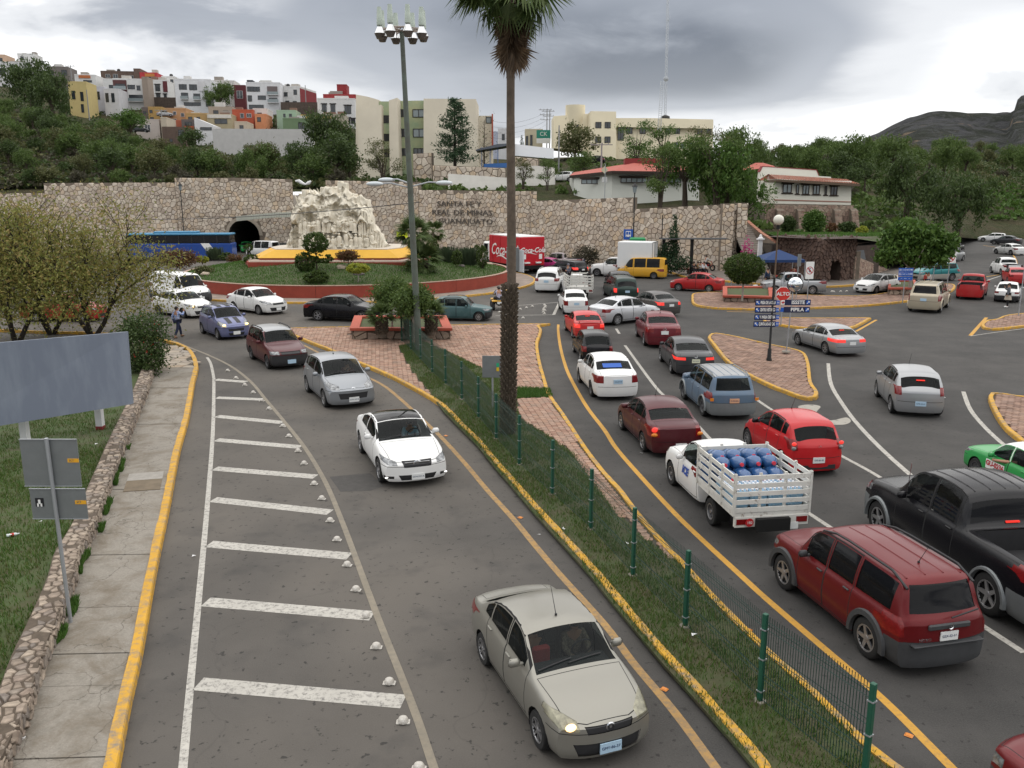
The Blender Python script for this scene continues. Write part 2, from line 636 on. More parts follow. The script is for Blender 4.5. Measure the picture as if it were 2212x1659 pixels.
# vehicles
TYRE=mat('tyre_rubber',(0.018,0.018,0.018),0.85,var=0.3,scale=9)
BLACKP=mat('black_plastic',(0.022,0.022,0.024),0.6,var=0.25,scale=8)
DARK=mat('dark_cavity',(0.008,0.008,0.008),0.95)
GREYP=mat('grey_plastic',(0.045,0.047,0.050),0.6,var=0.2,scale=8)
CHROME=mat('chrome',(0.62,0.63,0.65),0.18,1.0)
ALLOY=mat('alloy',(0.42,0.42,0.43),0.35,0.8,var=0.2,scale=10)
STEELRIM=mat('steel_rim',(0.10,0.10,0.105),0.5,0.4)
SEAT=mat('seat_cloth',(0.06,0.058,0.056),0.9,var=0.3,scale=14)
DASH=mat('dashboard',(0.03,0.03,0.032),0.8)
GLASS=glass_mat('car_glass',(0.010,0.012,0.013),0.55)
GLASS_DARK=glass_mat('tinted_glass',(0.006,0.006,0.007),0.08)
LAMPG=mat('headlamp_glass',(0.36,0.37,0.38),0.12,0.4,scale=11,dark=(.05,.052,.055))
LAMP_OLD=mat('yellowed_lamp',(0.34,0.325,0.24),0.2,0.2,dark=(.12,.115,.09),scale=9)
LAMP_ON=emit('lit_headlamp',(1.0,0.62,0.25),2.0,(0.6,0.5,0.3))
DRL=emit('daylight_strip',(1,0.98,0.92),1.6)
TAIL=mat('tail_lens',(0.20,0.009,0.010),0.18,var=0.4,scale=14,spec=0.6)
TAIL_ON=emit('lit_tail_lens',(1.0,0.05,0.03),.55,(0.4,0.02,0.02))
AMBER=mat('amber_lens',(0.62,0.20,0.02),0.25)
PLATE_W=mat('plate_white',(0.66,0.67,0.66),0.5)
PLATE_B=mat('plate_blue',(0.36,0.50,0.62),0.5)
PLATE_INK=mat('plate_ink',(0.03,0.05,0.12),0.6)
WHITE_INK=mat('white_ink',(0.8,0.8,0.8),0.6)
SEAM=mat('panel_gap',(0.012,0.012,0.012),0.9)
TYPES={'sedan':dict(top=[(0,.465),(.018,.50),(.09,.575),(.18,.622),(.268,.655),(.41,.945),(.455,.985),(.55,1),(.65,.985),(.725,.935),(.855,.73),(.885,.715),(.945,.70),(.985,.675),(1,.63)],belt=[(0,.45),(.03,.485),(.1,.56),(.26,.63),(.5,.65),(.82,.69),(.94,.675),(1,.61)],ws=(.275,.415),rw=(.745,.85),wins=[(.345,.515),(.535,.70),(.71,.775)],doors=[(.305,.525),(.525,.73)],hood=(.03,.26),trunk=(.875,.985),fw=.19,rw_=.79,seats=(.46,.66),rearlow=.36),'hatch':dict(top=[(0,.44),(.02,.49),(.1,.57),(.17,.615),(.25,.655),(.43,.955),(.49,.99),(.60,1),(.78,.975),(.87,.945),(.955,.71),(.985,.62),(1,.56)],belt=[(0,.42),(.04,.485),(.18,.59),(.3,.635),(.6,.67),(.85,.70),(.96,.66),(1,.54)],ws=(.262,.44),rw=(.885,.952),wins=[(.335,.535),(.555,.755),(.77,.84)],doors=[(.30,.545),(.545,.765)],hood=(.03,.25),trunk=None,fw=.185,rw_=.815,seats=(.48,.70),rearlow=.36),'wagon':dict(top=[(0,.45),(.02,.50),(.1,.565),(.2,.61),(.285,.645),(.405,.95),(.45,.985),(.55,1),(.80,.985),(.89,.95),(.965,.69),(.99,.62),(1,.56)],belt=[(0,.44),(.03,.48),(.2,.585),(.3,.62),(.6,.64),(.9,.655),(.97,.63),(1,.54)],ws=(.295,.41),rw=(.905,.96),wins=[(.345,.505),(.525,.69),(.71,.865)],doors=[(.31,.515),(.515,.70)],hood=(.03,.28),trunk=None,fw=.18,rw_=.76,seats=(.47,.67),rearlow=.36),'suv':dict(top=[(0,.49),(.018,.545),(.08,.60),(.18,.635),(.255,.66),(.365,.95),(.42,.985),(.58,1),(.83,.985),(.91,.955),(.965,.68),(.985,.64),(1,.58)],belt=[(0,.475),(.04,.54),(.2,.61),(.5,.64),(.9,.665),(.97,.63),(1,.56)],ws=(.265,.372),rw=(.922,.962),wins=[(.315,.485),(.505,.685),(.705,.875)],doors=[(.28,.495),(.495,.695)],hood=(.03,.25),trunk=None,fw=.185,rw_=.775,seats=(.45,.66),rearlow=.38),'boxy':dict(top=[(0,.55),(.012,.585),(.06,.605),(.16,.625),(.265,.64),(.345,.945),(.39,.98),(.55,1),(.85,.985),(.93,.965),(.972,.67),(.985,.63),(1,.58)],belt=[(0,.54),(.03,.57),(.2,.60),(.5,.615),(.9,.63),(.98,.61),(1,.56)],ws=(.275,.35),rw=None,wins=[(.325,.475),(.495,.665),(.685,.895)],doors=[(.285,.485),(.485,.675)],hood=(.02,.26),trunk=None,fw=.175,rw_=.79,seats=(.43,.63),rearlow=.4),'minivan':dict(top=[(0,.42),(.02,.47),(.08,.54),(.15,.585),(.20,.62),(.34,.93),(.40,.98),(.55,1),(.85,.985),(.925,.95),(.972,.66),(.988,.6),(1,.52)],belt=[(0,.41),(.04,.47),(.18,.57),(.5,.60),(.9,.63),(.97,.6),(1,.5)],ws=(.212,.347),rw=(.935,.97),wins=[(.30,.455),(.475,.68),(.70,.89)],doors=[(.26,.465),(.465,.69)],hood=(.03,.2),trunk=None,fw=.17,rw_=.775,seats=(.42,.64),rearlow=.36),'van':dict(top=[(0,.33),(.012,.42),(.05,.48),(.12,.53),(.16,.56),(.27,.93),(.32,.975),(.45,.99),(.8,1),(.95,.99),(.985,.965),(1,.92)],belt=[(0,.32),(.03,.44),(.15,.50),(.5,.52),(1,.53)],ws=(.168,.277),rw=None,wins=[(.20,.34)],doors=[(.175,.36)],hood=(.02,.15),trunk=None,fw=.17,rw_=.77,seats=(.33,.5),rearlow=.3),'pickup':dict(top=[(0,.50),(.012,.55),(.06,.595),(.15,.625),(.245,.645),(.325,.945),(.365,.98),(.45,1),(.55,.99),(.60,.955),(.625,.66),(.632,.645),(.8,.645),(1,.64)],belt=[(0,.49),(.03,.54),(.2,.61),(.5,.63),(1,.625)],ws=(.252,.33),rw=(.603,.622),wins=[(.30,.435),(.45,.575)],doors=[(.265,.44),(.44,.59)],hood=(.02,.24),trunk=None,fw=.17,rw_=.765,seats=(.42,.53),bed=(.645,.982),rearlow=.4),'pickup_single':dict(top=[(0,.50),(.012,.55),(.06,.595),(.17,.625),(.27,.645),(.36,.945),(.40,.98),(.45,1),(.50,.99),(.53,.955),(.555,.66),(.562,.645),(.8,.645),(1,.64)],belt=[(0,.49),(.03,.54),(.2,.61),(.5,.63),(1,.625)],ws=(.277,.365),rw=(.532,.552),wins=[(.335,.51)],doors=[(.29,.525)],hood=(.02,.265),trunk=None,fw=.18,rw_=.775,seats=(.46,.9),bed=(.575,.982),rearlow=.4),'oldsedan':dict(top=[(0,.50),(.01,.545),(.08,.575),(.18,.60),(.295,.63),(.395,.94),(.43,.98),(.53,1),(.63,.985),(.69,.95),(.795,.675),(.81,.665),(.9,.66),(.985,.645),(1,.60)],belt=[(0,.49),(.03,.53),(.2,.585),(.5,.62),(.8,.64),(.95,.63),(1,.58)],ws=(.305,.40),rw=(.70,.79),wins=[(.35,.505),(.525,.67)],doors=[(.315,.515),(.515,.69)],hood=(.02,.285),trunk=(.82,.985),fw=.19,rw_=.77,seats=(.46,.63),rearlow=.4),'oldhatch':dict(top=[(0,.50),(.01,.545),(.1,.58),(.2,.605),(.295,.635),(.40,.94),(.44,.98),(.55,1),(.78,.985),(.85,.95),(.965,.66),(.985,.6),(1,.54)],belt=[(0,.49),(.03,.53),(.2,.585),(.5,.62),(.9,.635),(.97,.61),(1,.52)],ws=(.305,.405),rw=(.865,.958),wins=[(.355,.53),(.55,.72),(.735,.83)],doors=[(.315,.54),(.54,.735)],hood=(.02,.29),trunk=None,fw=.185,rw_=.815,seats=(.47,.68),rearlow=.36),'coupe':dict(top=[(0,.46),(.018,.50),(.09,.58),(.18,.63),(.29,.665),(.44,.95),(.49,.985),(.57,1),(.65,.98),(.73,.925),(.88,.74),(.91,.725),(.955,.71),(.988,.675),(1,.62)],belt=[(0,.445),(.03,.485),(.1,.565),(.26,.64),(.5,.665),(.82,.71),(.94,.685),(1,.60)],ws=(.298,.445),rw=(.745,.875),wins=[(.37,.585),(.60,.745)],doors=[(.325,.60)],hood=(.03,.28),trunk=(.90,.985),fw=.18,rw_=.785,seats=(.50,.68),rearlow=.36),}
TYPES['cab']=dict(top=[(0,.50),(.02,.55),(.1,.60),(.27,.635),(.44,.66),(.60,.95),(.66,.985),(.75,1),(.92,.99),(.97,.965),(1,.93)],belt=[(0,.49),(.05,.54),(.35,.61),(.8,.63),(1,.63)],ws=(.455,.605),rw=None,wins=[(.55,.90)],doors=[(.49,.93)],hood=(.035,.43),trunk=None,fw=.29,rw_=1.29,seats=(.74,.9),rearlow=.3)
TYPES['boxy']['back']=True
TYPES['bus_van']=dict(TYPES['van'],wins=[(.20,.34),(.37,.60),(.62,.88)],back=True)
_RIMS={}
def wheel_meshes(r,w,style):
 k=(round(r,3),round(w,3),style)
 if k in _RIMS:return _RIMS[k]
 rr=r*(0.66 if style!='truck' else .60)
 t=MB()
 t.lathe([(rr,-w/2),(r*.93,-w/2),(r,-w/2+.03),(r,w/2-.03),(r*.93,w/2),(rr,w/2)],n=22,axis='y')
 tm=t.mesh('tyre',TYRE,True,50)
 m=MB()
 m.lathe([(rr,w*.46),(rr*.9,w*.47),(rr*.86,w*.3),(rr*.3,w*.18),(.001,w*.18)],n=20,axis='y')
 m.m=1
 nsp={'five':5,'seven':7,'multi':9,'cap':10,'steel':0,'truck':0}[style]
 for i in range(nsp):
  a=2*math.pi*i/nsp
  ca,sa=math.cos(a),math.sin(a)
  hw0,hw1=(rr*.17,rr*.12)if nsp==5 else(rr*.10,rr*.075)
  r0,r1=rr*.16,rr*.92
  y0,y1=w*.42,w*.46
  vs=[]
  for(rad,hw,y)in((r0,hw0,y0),(r1,hw1,y1)):
   for s in(-1,1):
    for yy in(y-.025,y):
     vs.append((rad*ca-s*hw*sa,yy,rad*sa+s*hw*ca))
  m.add(vs,[(1,3,7,5),(0,1,5,4),(2,6,7,3),(4,5,7,6)])
 m.lathe([(rr*.24,w*.3),(rr*.22,w*.45),(.001,w*.46)],n=10,axis='y')
 m.lathe([(rr*1.0,w*.44),(rr*1.0,w*.49),(rr*.9,w*.485),(rr*.88,w*.40)],n=22,axis='y')
 if style in('steel','truck'):
  for i in range(8):
   a=2*math.pi*i/8
   m.m=0
   m.ball((rr*.6*math.cos(a),w*.30,rr*.6*math.sin(a)),rr*.1,5,3)
 rm=m.mesh('rim',[DARK if nsp else STEELRIM,ALLOY if nsp or style=='truck' else STEELRIM],True,35)
 _RIMS[k]=(tm,rm)
 return tm,rm
class Shell:
 """lofted body: stations from nose (x=0) to tail (x=L); local output has +X forward, centred, ground at 0"""
 def __init__(s,T,L,W,H,z0=0.2,roofw=.74,bow=(.28,.20),lean=(.05,.03),nose=.90,tail=.92,tumble=1.0):
  s.L,s.W,s.H,s.z0=L,W,H,z0
  s.T=T
  s.top=[(a*L,b*H)for a,b in T['top']]
  s.belt=[(a*L,b*H)for a,b in T['belt']]
  s.plan=[(0,nose),(.05*L,nose+(1-nose)*.55),(.16*L,.99),(.3*L,1),(.75*L,1),(.9*L,.985),(L,tail)]
  s.roofw,s.bow,s.lean=roofw,bow,lean
  s.ghref=H-interp(s.belt,.5*L)
  pts=[]
  for(a,b)in zip(s.top[:-1],s.top[1:]):
   d=math.dist(a,b)
   n=max(1,int(math.ceil(d/.13)))
   for i in range(n):
    pts.append((lerp(a[0],b[0],i/n),lerp(a[1],b[1],i/n)))
  pts.append(s.top[-1])
  for _ in range(2):
   q=[pts[0]]
   for i in range(1,len(pts)-1):
    q.append(tuple(.25*pts[i-1][k]+.5*pts[i][k]+.25*pts[i+1][k]for k in(0,1)))
   q.append(pts[-1]);pts=q
  s.pts=pts
 def sect(s,x,tz):
  b=min(interp(s.belt,x),tz-.012)
  w=s.W/2*interp(s.plan,x)
  gh=tz-b
  a=max(0,min(1,gh/s.ghref))
  yr=w*lerp(.90,s.roofw,a)
  zr=tz-min(.06,.45*gh)
  return w,b,gh,a,yr,zr
 def edge(s,x):
  """roof edge (y, z) and belt at station x"""
  tz=float(np.interp(x,[p[0]for p in s.pts],[p[1]for p in s.pts]))
  w,b,gh,a,yr,zr=s.sect(x,tz)
  return yr,zr,b,tz,w
 def warp(s,v):
  x,y,z=v
  L=s.L
  hw=s.W/2
  if x<.22*L:
   t=1-x/(.22*L)
   x=x+s.bow[0]*(abs(y)/hw)**2.6*t**1.3+s.lean[0]*max(0,(z-.42*s.H))/(.2*s.H)*t*t+.5*max(0,.28-z)*t*t
  elif x>.8*L:
   t=(x-.8*L)/(.2*L)
   x=x-s.bow[1]*(abs(y)/hw)**3*t**1.3-s.lean[1]*max(0,(z-.42*s.H))/(.2*s.H)*t*t-.35*max(0,.30-z)*t*t
  return(L/2-x,y,z)
 def bm(s):
  SIDE=[(0,.90),(.07,.95),(.22,.98),(.42,1.0),(.60,1.0),(.76,.985),(.88,.968),(.96,.945),(1.0,.92)]
  ng,nr=3,6
  bm=bmesh.new()
  rows=[]
  hist=[]
  for(x,tz)in s.pts:
   w,b,gh,a,yr,zr=s.sect(x,tz)
   half=[]
   for zf,wf in SIDE:
    half.append((w*wf,lerp(s.z0,b,zf)))
   S=(w*.92,b)
   for k in range(1,ng+1):
    t=k/ng
    half.append((lerp(S[0],yr,t)+.022*math.sin(math.pi*t)*a,lerp(S[1],zr,t)))
   for k in range(1,nr+1):
    t=k/nr
    q=1-t
    half.append((yr*q,tz-(tz-zr)*q**2.3))
   ring=[(x,-y,z)for y,z in half[:-1]]+[(x,0,half[-1][1])]+[(x,y,z)for y,z in reversed(half[:-1])]
   rows.append([bm.verts.new(s.warp(v))for v in ring])
   hist.append(half)
  n=len(rows[0])
  for a,b in zip(rows[:-1],rows[1:]):
   for k in range(n-1):
    bm.faces.new((a[k],a[k+1],b[k+1],b[k]))
  nc=len(SIDE)+ng
  for row,half,x,flip in((rows[0],hist[0],s.pts[0][0],False),(rows[-1],hist[-1],s.pts[-1][0],True)):
   topi=list(range(nc-1,n-nc+1))
   cols=len(topi)
   y0=half[nc-1][0]
   fr=[rows_y/y0 for rows_y in[(-half[nc-1+i][0])if i<=nr else half[nc-1+cols-1-i][0]for i in range(cols)]]
   grid=[]
   for j in range(nc-1):
    y,z=half[j]
    line=[row[j]]
    for c in range(1,cols-1):
     line.append(bm.verts.new(s.warp((x,y*fr[c],z))))
    line.append(row[n-1-j])
    grid.append(line)
   grid.append([row[i]for i in topi])
   for a,b in zip(grid[:-1],grid[1:]):
    for c in range(cols-1):
     f=(a[c],a[c+1],b[c+1],b[c])
     try:bm.faces.new(f if not flip else tuple(reversed(f)))
     except ValueError:pass
  bmesh.ops.remove_doubles(bm,verts=bm.verts,dist=.0008)
  bmesh.ops.recalc_face_normals(bm,faces=bm.faces)
  c=sum((f.normal.dot(f.calc_center_median()-Vector((0,0,s.H*.4)))for f in bm.faces))
  if c<0:bmesh.ops.reverse_faces(bm,faces=bm.faces)
  s.layer=bm.faces.layers.int.new('tag')
  return bm
AX={'side':(0,2),'top':(0,1),'front':(1,2)}
def cut(bm,lay,proj,poly,flt,tagn,only=None):
 """cut the outline of poly into the skin and mark what lies inside"""
 ia,ib=AX[proj]
 x0=min(p[0]for p in poly)-.12;x1=max(p[0]for p in poly)+.12
 y0=min(p[1]for p in poly)-.12;y1=max(p[1]for p in poly)+.12
 def cand():
  out=[]
  for f in bm.faces:
   if f[lay]==-1:continue
   c=f.calc_center_median()
   if not flt(c,f):continue
   if x0-.15<c[ia]<x1+.15 and y0-.15<c[ib]<y1+.15:
    vs=f.verts
    if max(v.co[ia]for v in vs)>x0+.1 and min(v.co[ia]for v in vs)<x1-.1 and max(v.co[ib]for v in vs)>y0+.1 and min(v.co[ib]for v in vs)<y1-.1:
     out.append(f)
  return out
 n=len(poly)
 fs=cand()
 for i in range(n):
  a,b=poly[i],poly[(i+1)%n]
  dx,dy=b[0]-a[0],b[1]-a[1]
  l=math.hypot(dx,dy)
  if l<1e-5:continue
  co=[0,0,0];no=[0,0,0]
  co[ia],co[ib]=a
  na,nb=dy/l,-dx/l
  no[ia],no[ib]=na,nb
  near,rest=[],[]
  for f in fs:
   q=[(v.co[ia]-a[0],v.co[ib]-a[1])for v in f.verts]
   s0=[p[0]*na+p[1]*nb for p in q]
   if min(s0)<-1e-5 and max(s0)>1e-5:
    t=[(p[0]*dx+p[1]*dy)/(l*l)for p in q]
    if max(t)>-.02 and min(t)<1.02:
     near.append(f);continue
   rest.append(f)
  if not near:continue
  geom=set(near)
  for f in near:
   geom.update(f.edges);geom.update(f.verts)
  ret=bmesh.ops.bisect_plane(bm,geom=list(geom),dist=1e-5,plane_co=co,plane_no=no)
  fs=rest+[g for g in ret['geom']if isinstance(g,bmesh.types.BMFace)]
 for f in fs:
  c=f.calc_center_median()
  if in_poly(c[ia],c[ib],poly)and(only is None or f[lay]in only):
   f[lay]=tagn
def take(bm,lay,tags,name,mats,parent,recess=0.0,side=None,smooth=True,angle=38,tagmat=None):
 fs=[f for f in bm.faces if f[lay]in tags and(side is None or f.calc_center_median().y*side>0)]
 if not fs:return None
 idx={}
 V,F,MI=[],[],[]
 for f in fs:
  ff=[]
  for v in f.verts:
   i=idx.get(v.index)
   if i is None:
    i=idx[v.index]=len(V)
    V.append(v.co-v.normal*recess)
   ff.append(i)
  F.append(ff);MI.append((tagmat or{}).get(f[lay],0))
 me=bpy.data.meshes.new(name)
 me.from_pydata([tuple(v)for v in V],[],F)
 for m in mats:me.materials.append(m)
 me.polygons.foreach_set('material_index',MI)
 if smooth:
  me.polygons.foreach_set('use_smooth',[True]*len(F))
  me.set_sharp_from_angle(angle=R(angle))
 me.update()
 return link(name,me,parent)
def rect(x0,z0,x1,z1):
 return[(x0,z0),(x1,z0),(x1,z1),(x0,z1)]
def car(name,label,body,loc,heading,typ='sedan',L=4.3,W=1.7,H=1.46,wb=None,wr=.30,rim='multi',z0=None,cat='car',group=None,roofpaint=None,glass=None,dark_rear=False,scale=1.0,front=None,tail=None,tail_on=False,lamp=None,lamp_on=False,bumper=None,flare=None,rails=None,plate=None,plate_text=None,antenna=None,grille='slot',handle=None,roofw=.74,ribs=0,cladding=None,mirror=None,spoiler=False,bow=None,lean=None,detail=2,wipers=False,high_lamp=False,two_tone=None,sunroof=None,no_rear_glass=False,vcol=None):
 T=TYPES[typ]
 wb=wb or L*(T['rw_']-T['fw'])
 fw=(T['fw']+(T['rw_']-T['fw'])/2)*L-wb/2
 rw=fw+wb
 z0=z0 if z0 is not None else wr*.62
 S=Shell(T,L,W,H,z0,roofw,bow or(.28,.20),lean or(.05,.03))
 root=empty(name,loc,heading,None,label,cat,group)
 if scale!=1:root.scale=(scale,)*3
 bm=S.bm()
 lay=S.layer
 BODY,DEL,WS,RW,SW,DOOR,HOOD,TRK,SEAMT,HL,TL,GR,LOW,AMB,FRM,RFP,SUN,BIN=range(1,19)
 for f in bm.faces:f[lay]=BODY
 X=lambda x:L/2-x
 hw=W/2
 sidef=lambda c,f:abs(c.y)>hw*.55
 for xw in(fw,rw):
  poly=[(X(xw)+(wr+.055)*math.cos(2*math.pi*i/18),wr+.0+(wr+.055)*math.sin(2*math.pi*i/18))for i in range(18)]
  cut(bm,lay,'side',poly,sidef,-1)
 lowz=z0+.09
 wins=[(a*L,b*L)for a,b in T['wins']]
 doors=[(a*L,b*L)for a,b in T['doors']]
 def upper(x,m):
  yr,zr,b,tz,w=S.edge(x)
  return zr-m
 def wpoly(a,b,m=.03,low=.035):
  xs=np.linspace(a,b,6)
  pts=[(x,upper(x,m),S.edge(x)[2]+low)for x in xs]
  pts=[p for p in pts if p[1]>p[2]+.02]
  if len(pts)<2:return None
  return[(X(p[0]),p[1])for p in pts]+[(X(p[0]),p[2])for p in(pts[-1],pts[0])]
 for(a,b)in doors:
  up=[(X(x),max(upper(x,-.005),S.edge(x)[2]+.02))for x in np.linspace(a,b,5)]
  arch=rw-wr-.04
  if b>arch and a<arch:
   bb=arch-.03
   poly=up+[(X(b),S.edge(b)[2]-.12),(X(bb),wr*1.1),(X(bb),lowz),(X(a),lowz)]
  else:
   poly=up+[(X(b),lowz),(X(a),lowz)]
  cut(bm,lay,'side',poly,sidef,SEAMT,only=(BODY,))
  c=(sum(p[0]for p in poly)/len(poly),sum(p[1]for p in poly)/len(poly))
  g=.017
  inn=[(p[0]+(g if p[0]<c[0]else-g),p[1]+(g if p[1]<c[1]else-g))for p in poly]
  cut(bm,lay,'side',inn,sidef,DOOR,only=(SEAMT,))
 wp=[]
 for i,(a,b)in enumerate(wins):
  p=wpoly(a,b)
  if p:
   cut(bm,lay,'side',p,sidef,SW)
   wp.append(p)
 hi=lambda c,f:c.z>S.edge(max(0,min(L,L/2-c.x)))[2]+.0
 a,b=T['ws'][0]*L,T['ws'][1]*L
 ya,yb=S.edge(a)[0]-.05,S.edge(b)[0]-.045
 cut(bm,lay,'top',[(X(a),-ya),(X(b),-yb),(X(b),yb),(X(a),ya)],hi,WS)
 if T['rw']and not no_rear_glass:
  a,b=T['rw'][0]*L,T['rw'][1]*L
  ya,yb=S.edge(a)[0]-.06,S.edge(b)[0]-.07
  cut(bm,lay,'top',[(X(a),-ya),(X(b),-yb),(X(b),yb),(X(a),ya)],lambda c,f:hi(c,f)and f.normal.z<.96,RW)
 elif T.get('back'):
  cut(bm,lay,'front',[(-hw*.70,.665*H),(hw*.70,.665*H),(hw*.62,.915*H),(-hw*.62,.915*H)],lambda c,f:c.x<-L*.40 and f.normal.x<-.5,RW)
 if T['hood']:
  a,b=T['hood'][0]*L,T['hood'][1]*L
  ya,yb=hw*.74,hw*.84
  sh=S.bow[0]
  pol=[(X(b),-yb),(X(a)-.1,-ya),(X(a)+.03,-ya*.55),(X(a)+.03,ya*.55),(X(a)-.1,ya),(X(b),yb)]
  cut(bm,lay,'top',pol,lambda c,f:f.normal.z>.35 and c.z>.4*H,SEAMT,only=(BODY,))
  pol2=[(X(b)+.012,-yb+.012),(X(a)-.11,-ya+.012),(X(a)+.018,-ya*.55+.008),(X(a)+.018,ya*.55-.008),(X(a)-.11,ya-.012),(X(b)+.012,yb-.012)]
  cut(bm,lay,'top',pol2,lambda c,f:f.normal.z>.35 and c.z>.4*H,HOOD,only=(SEAMT,))
 if T['trunk']:
  a,b=T['trunk'][0]*L,T['trunk'][1]*L
  cut(bm,lay,'top',rect(X(b),-hw*.72,X(a),hw*.72),lambda c,f:f.normal.z>.5 and c.z>.5*H,SEAMT,only=(BODY,))
  cut(bm,lay,'top',rect(X(b)+.01,-hw*.72+.01,X(a)-.012,hw*.72-.01),lambda c,f:f.normal.z>.5 and c.z>.5*H,TRK,only=(SEAMT,))
 if sunroof:
  a,b=sunroof[0]*L,sunroof[1]*L
  yb=S.edge((a+b)/2)[0]-.05
  cut(bm,lay,'top',rect(X(b),-yb,X(a),yb),lambda c,f:c.z>.9*H,SUN)
 ff=lambda c,f:c.x>L*.36 and f.normal.x>.12
 F_=dict(hl=(.60,.93,.43,.515),gr=(.42,.40,.47),low=(.62,.17,.29),style='slant')
 if front:F_.update(front)
 hl=F_['hl']
 for sgn in(-1,1):
  y0,y1=sgn*hw*hl[0],sgn*hw*hl[1]
  if F_['style']=='slant':pol=[(y0,hl[2]*H),(lerp(y0,y1,.7),hl[2]*H+.015),(y1,lerp(hl[2],hl[3],.55)*H),(y1,hl[3]*H+.05),(lerp(y0,y1,.5),hl[3]*H),(y0,lerp(hl[2],hl[3],.62)*H)]
  else:pol=rect(y0,hl[2]*H,y1,hl[3]*H)
  cut(bm,lay,'front',pol,lambda c,f:c.x>L*.33 and f.normal.x>.12 and c.y*sgn>0,HL)
  if F_.get('fog'):
   fg=F_['fog']
   cut(bm,lay,'front',rect(sgn*hw*fg[0],fg[2]*H,sgn*hw*fg[1],fg[3]*H),lambda c,f:ff(c,f)and c.y*sgn>0,LOW)
 gr=F_['gr']
 if gr:cut(bm,lay,'front',[(-gr[0]*hw*.9,gr[1]*H),(gr[0]*hw*.9,gr[1]*H),(gr[0]*hw,gr[2]*H),(-gr[0]*hw,gr[2]*H)],ff,GR)
 lw=F_['low']
 if lw:cut(bm,lay,'front',[(-lw[0]*hw*.85,lw[1]*H),(lw[0]*hw*.85,lw[1]*H),(lw[0]*hw,lw[2]*H),(-lw[0]*hw,lw[2]*H)],ff,LOW)
 rf=lambda c,f:c.x<-L*.36 and f.normal.x<-.10
 tl=tail or(.62,.96,.50,.63)
 for sgn in(-1,1):
  y0,y1=sgn*hw*tl[0],sgn*hw*tl[1]
  pol=rect(y0,tl[2]*H,y1,tl[3]*H)if len(tl)==4 else[(y0,lerp(tl[2],tl[3],.25)*H),(y1,tl[2]*H),(y1*1.02,tl[3]*H),(y0,tl[3]*H)]
  cut(bm,lay,'front',pol,lambda c,f:c.x<-L*.30 and f.normal.x<-.02 and c.y*sgn>0 and f[lay]!=SW,TL)
 if typ not in('pickup','pickup_single','cab'):
  zb=T['rearlow']*H
  cut(bm,lay,'front',rect(-hw*.85,zb,hw*.85,zb+.014),lambda c,f:rf(c,f),SEAMT,only=(BODY,))
  zb=(hl[2]-.025)*H
  cut(bm,lay,'front',rect(-hw,zb,hw,zb+.013),lambda c,f:ff(c,f),SEAMT,only=(BODY,))
 if bumper is not None:
  zt=(.40 if typ not in('boxy',)else .42)*H
  cut(bm,lay,'side',rect(X(fw-wr-.07),0,L,zt),lambda c,f:True,FRM,only=(BODY,SEAMT))
  cut(bm,lay,'side',rect(-L,0,X(rw+wr+.07),zt-.03),lambda c,f:True,FRM,only=(BODY,SEAMT))
 if cladding is not None:
  cut(bm,lay,'side',rect(-L,0,L,cladding[0]),lambda c,f:True,FRM,only=(BODY,SEAMT,DOOR))
 if two_tone:
  cut(bm,lay,'side',rect(-L,two_tone[0],L,H+1),lambda c,f:T['ws'][0]*L-.1<L/2-c.x<T['top'][-5][0]*L+.06,RFP,only=(BODY,SEAMT))
 elif roofpaint:
  cut(bm,lay,'top',rect(X(.9*L),-hw,X(T['ws'][1]*L-.05),hw),lambda c,f:c.z>.93*H and f.normal.z>.6,RFP,only=(BODY,))
 if T.get('bed'):
  a,b=T['bed'][0]*L,T['bed'][1]*L
  cut(bm,lay,'top',rect(X(b),-hw*.80,X(a),hw*.80),lambda c,f:f.normal.z>.4 and c.z>.5*H and c.x<X(a)+.2,BIN)
 bm.verts.index_update()
 bm.normal_update()
 mb_mat=body
 BM=[body,SEAM,bumper or cladding and cladding[1]or body,roofpaint or(two_tone and two_tone[1])or body]
 take(bm,lay,(BODY,SEAMT,FRM,RFP),'body',BM,root,tagmat={SEAMT:1,FRM:2,RFP:3})
 take(bm,lay,(HOOD,),'hood',[body],root)
 take(bm,lay,(TRK,),'trunk_lid',[body],root)
 g1=glass or GLASS
 take(bm,lay,(WS,),'windshield',[GLASS if not dark_rear else GLASS],root,.008)
 take(bm,lay,(RW,),'rear_window',[g1],root,.008)
 take(bm,lay,(SUN,),'sunroof',[GLASS_DARK],root,.002)
 hm=LAMPG if lamp is None else lamp
 for sgn in(-1,1):
  take(bm,lay,(HL,),'headlight',[hm],root,.004,sgn)
  take(bm,lay,(TL,),'taillight',[TAIL_ON if tail_on else TAIL],root,-.003,sgn)
 take(bm,lay,(GR,),'grille',[BLACKP],root,.015)
 take(bm,lay,(LOW,),'air_intake',[BLACKP],root,.02)
 if lamp_on:
  for sgn in((-1,1)if lamp_on is True else(lamp_on,)):
   m=MB();y=sgn*hw*lerp(hl[0],hl[1],.35);z=lerp(hl[2],hl[3],.42)*H
   xs=X(0)-S.bow[0]*(abs(y)/hw)**2.6*.97-S.lean[0]*max(0,z-.42*H)/(.2*H)
   m.ball((xs+.0,y,z),(.05,.085,.055),10,6)
   m.build('bulb_glow',LAMP_ON,root,True)
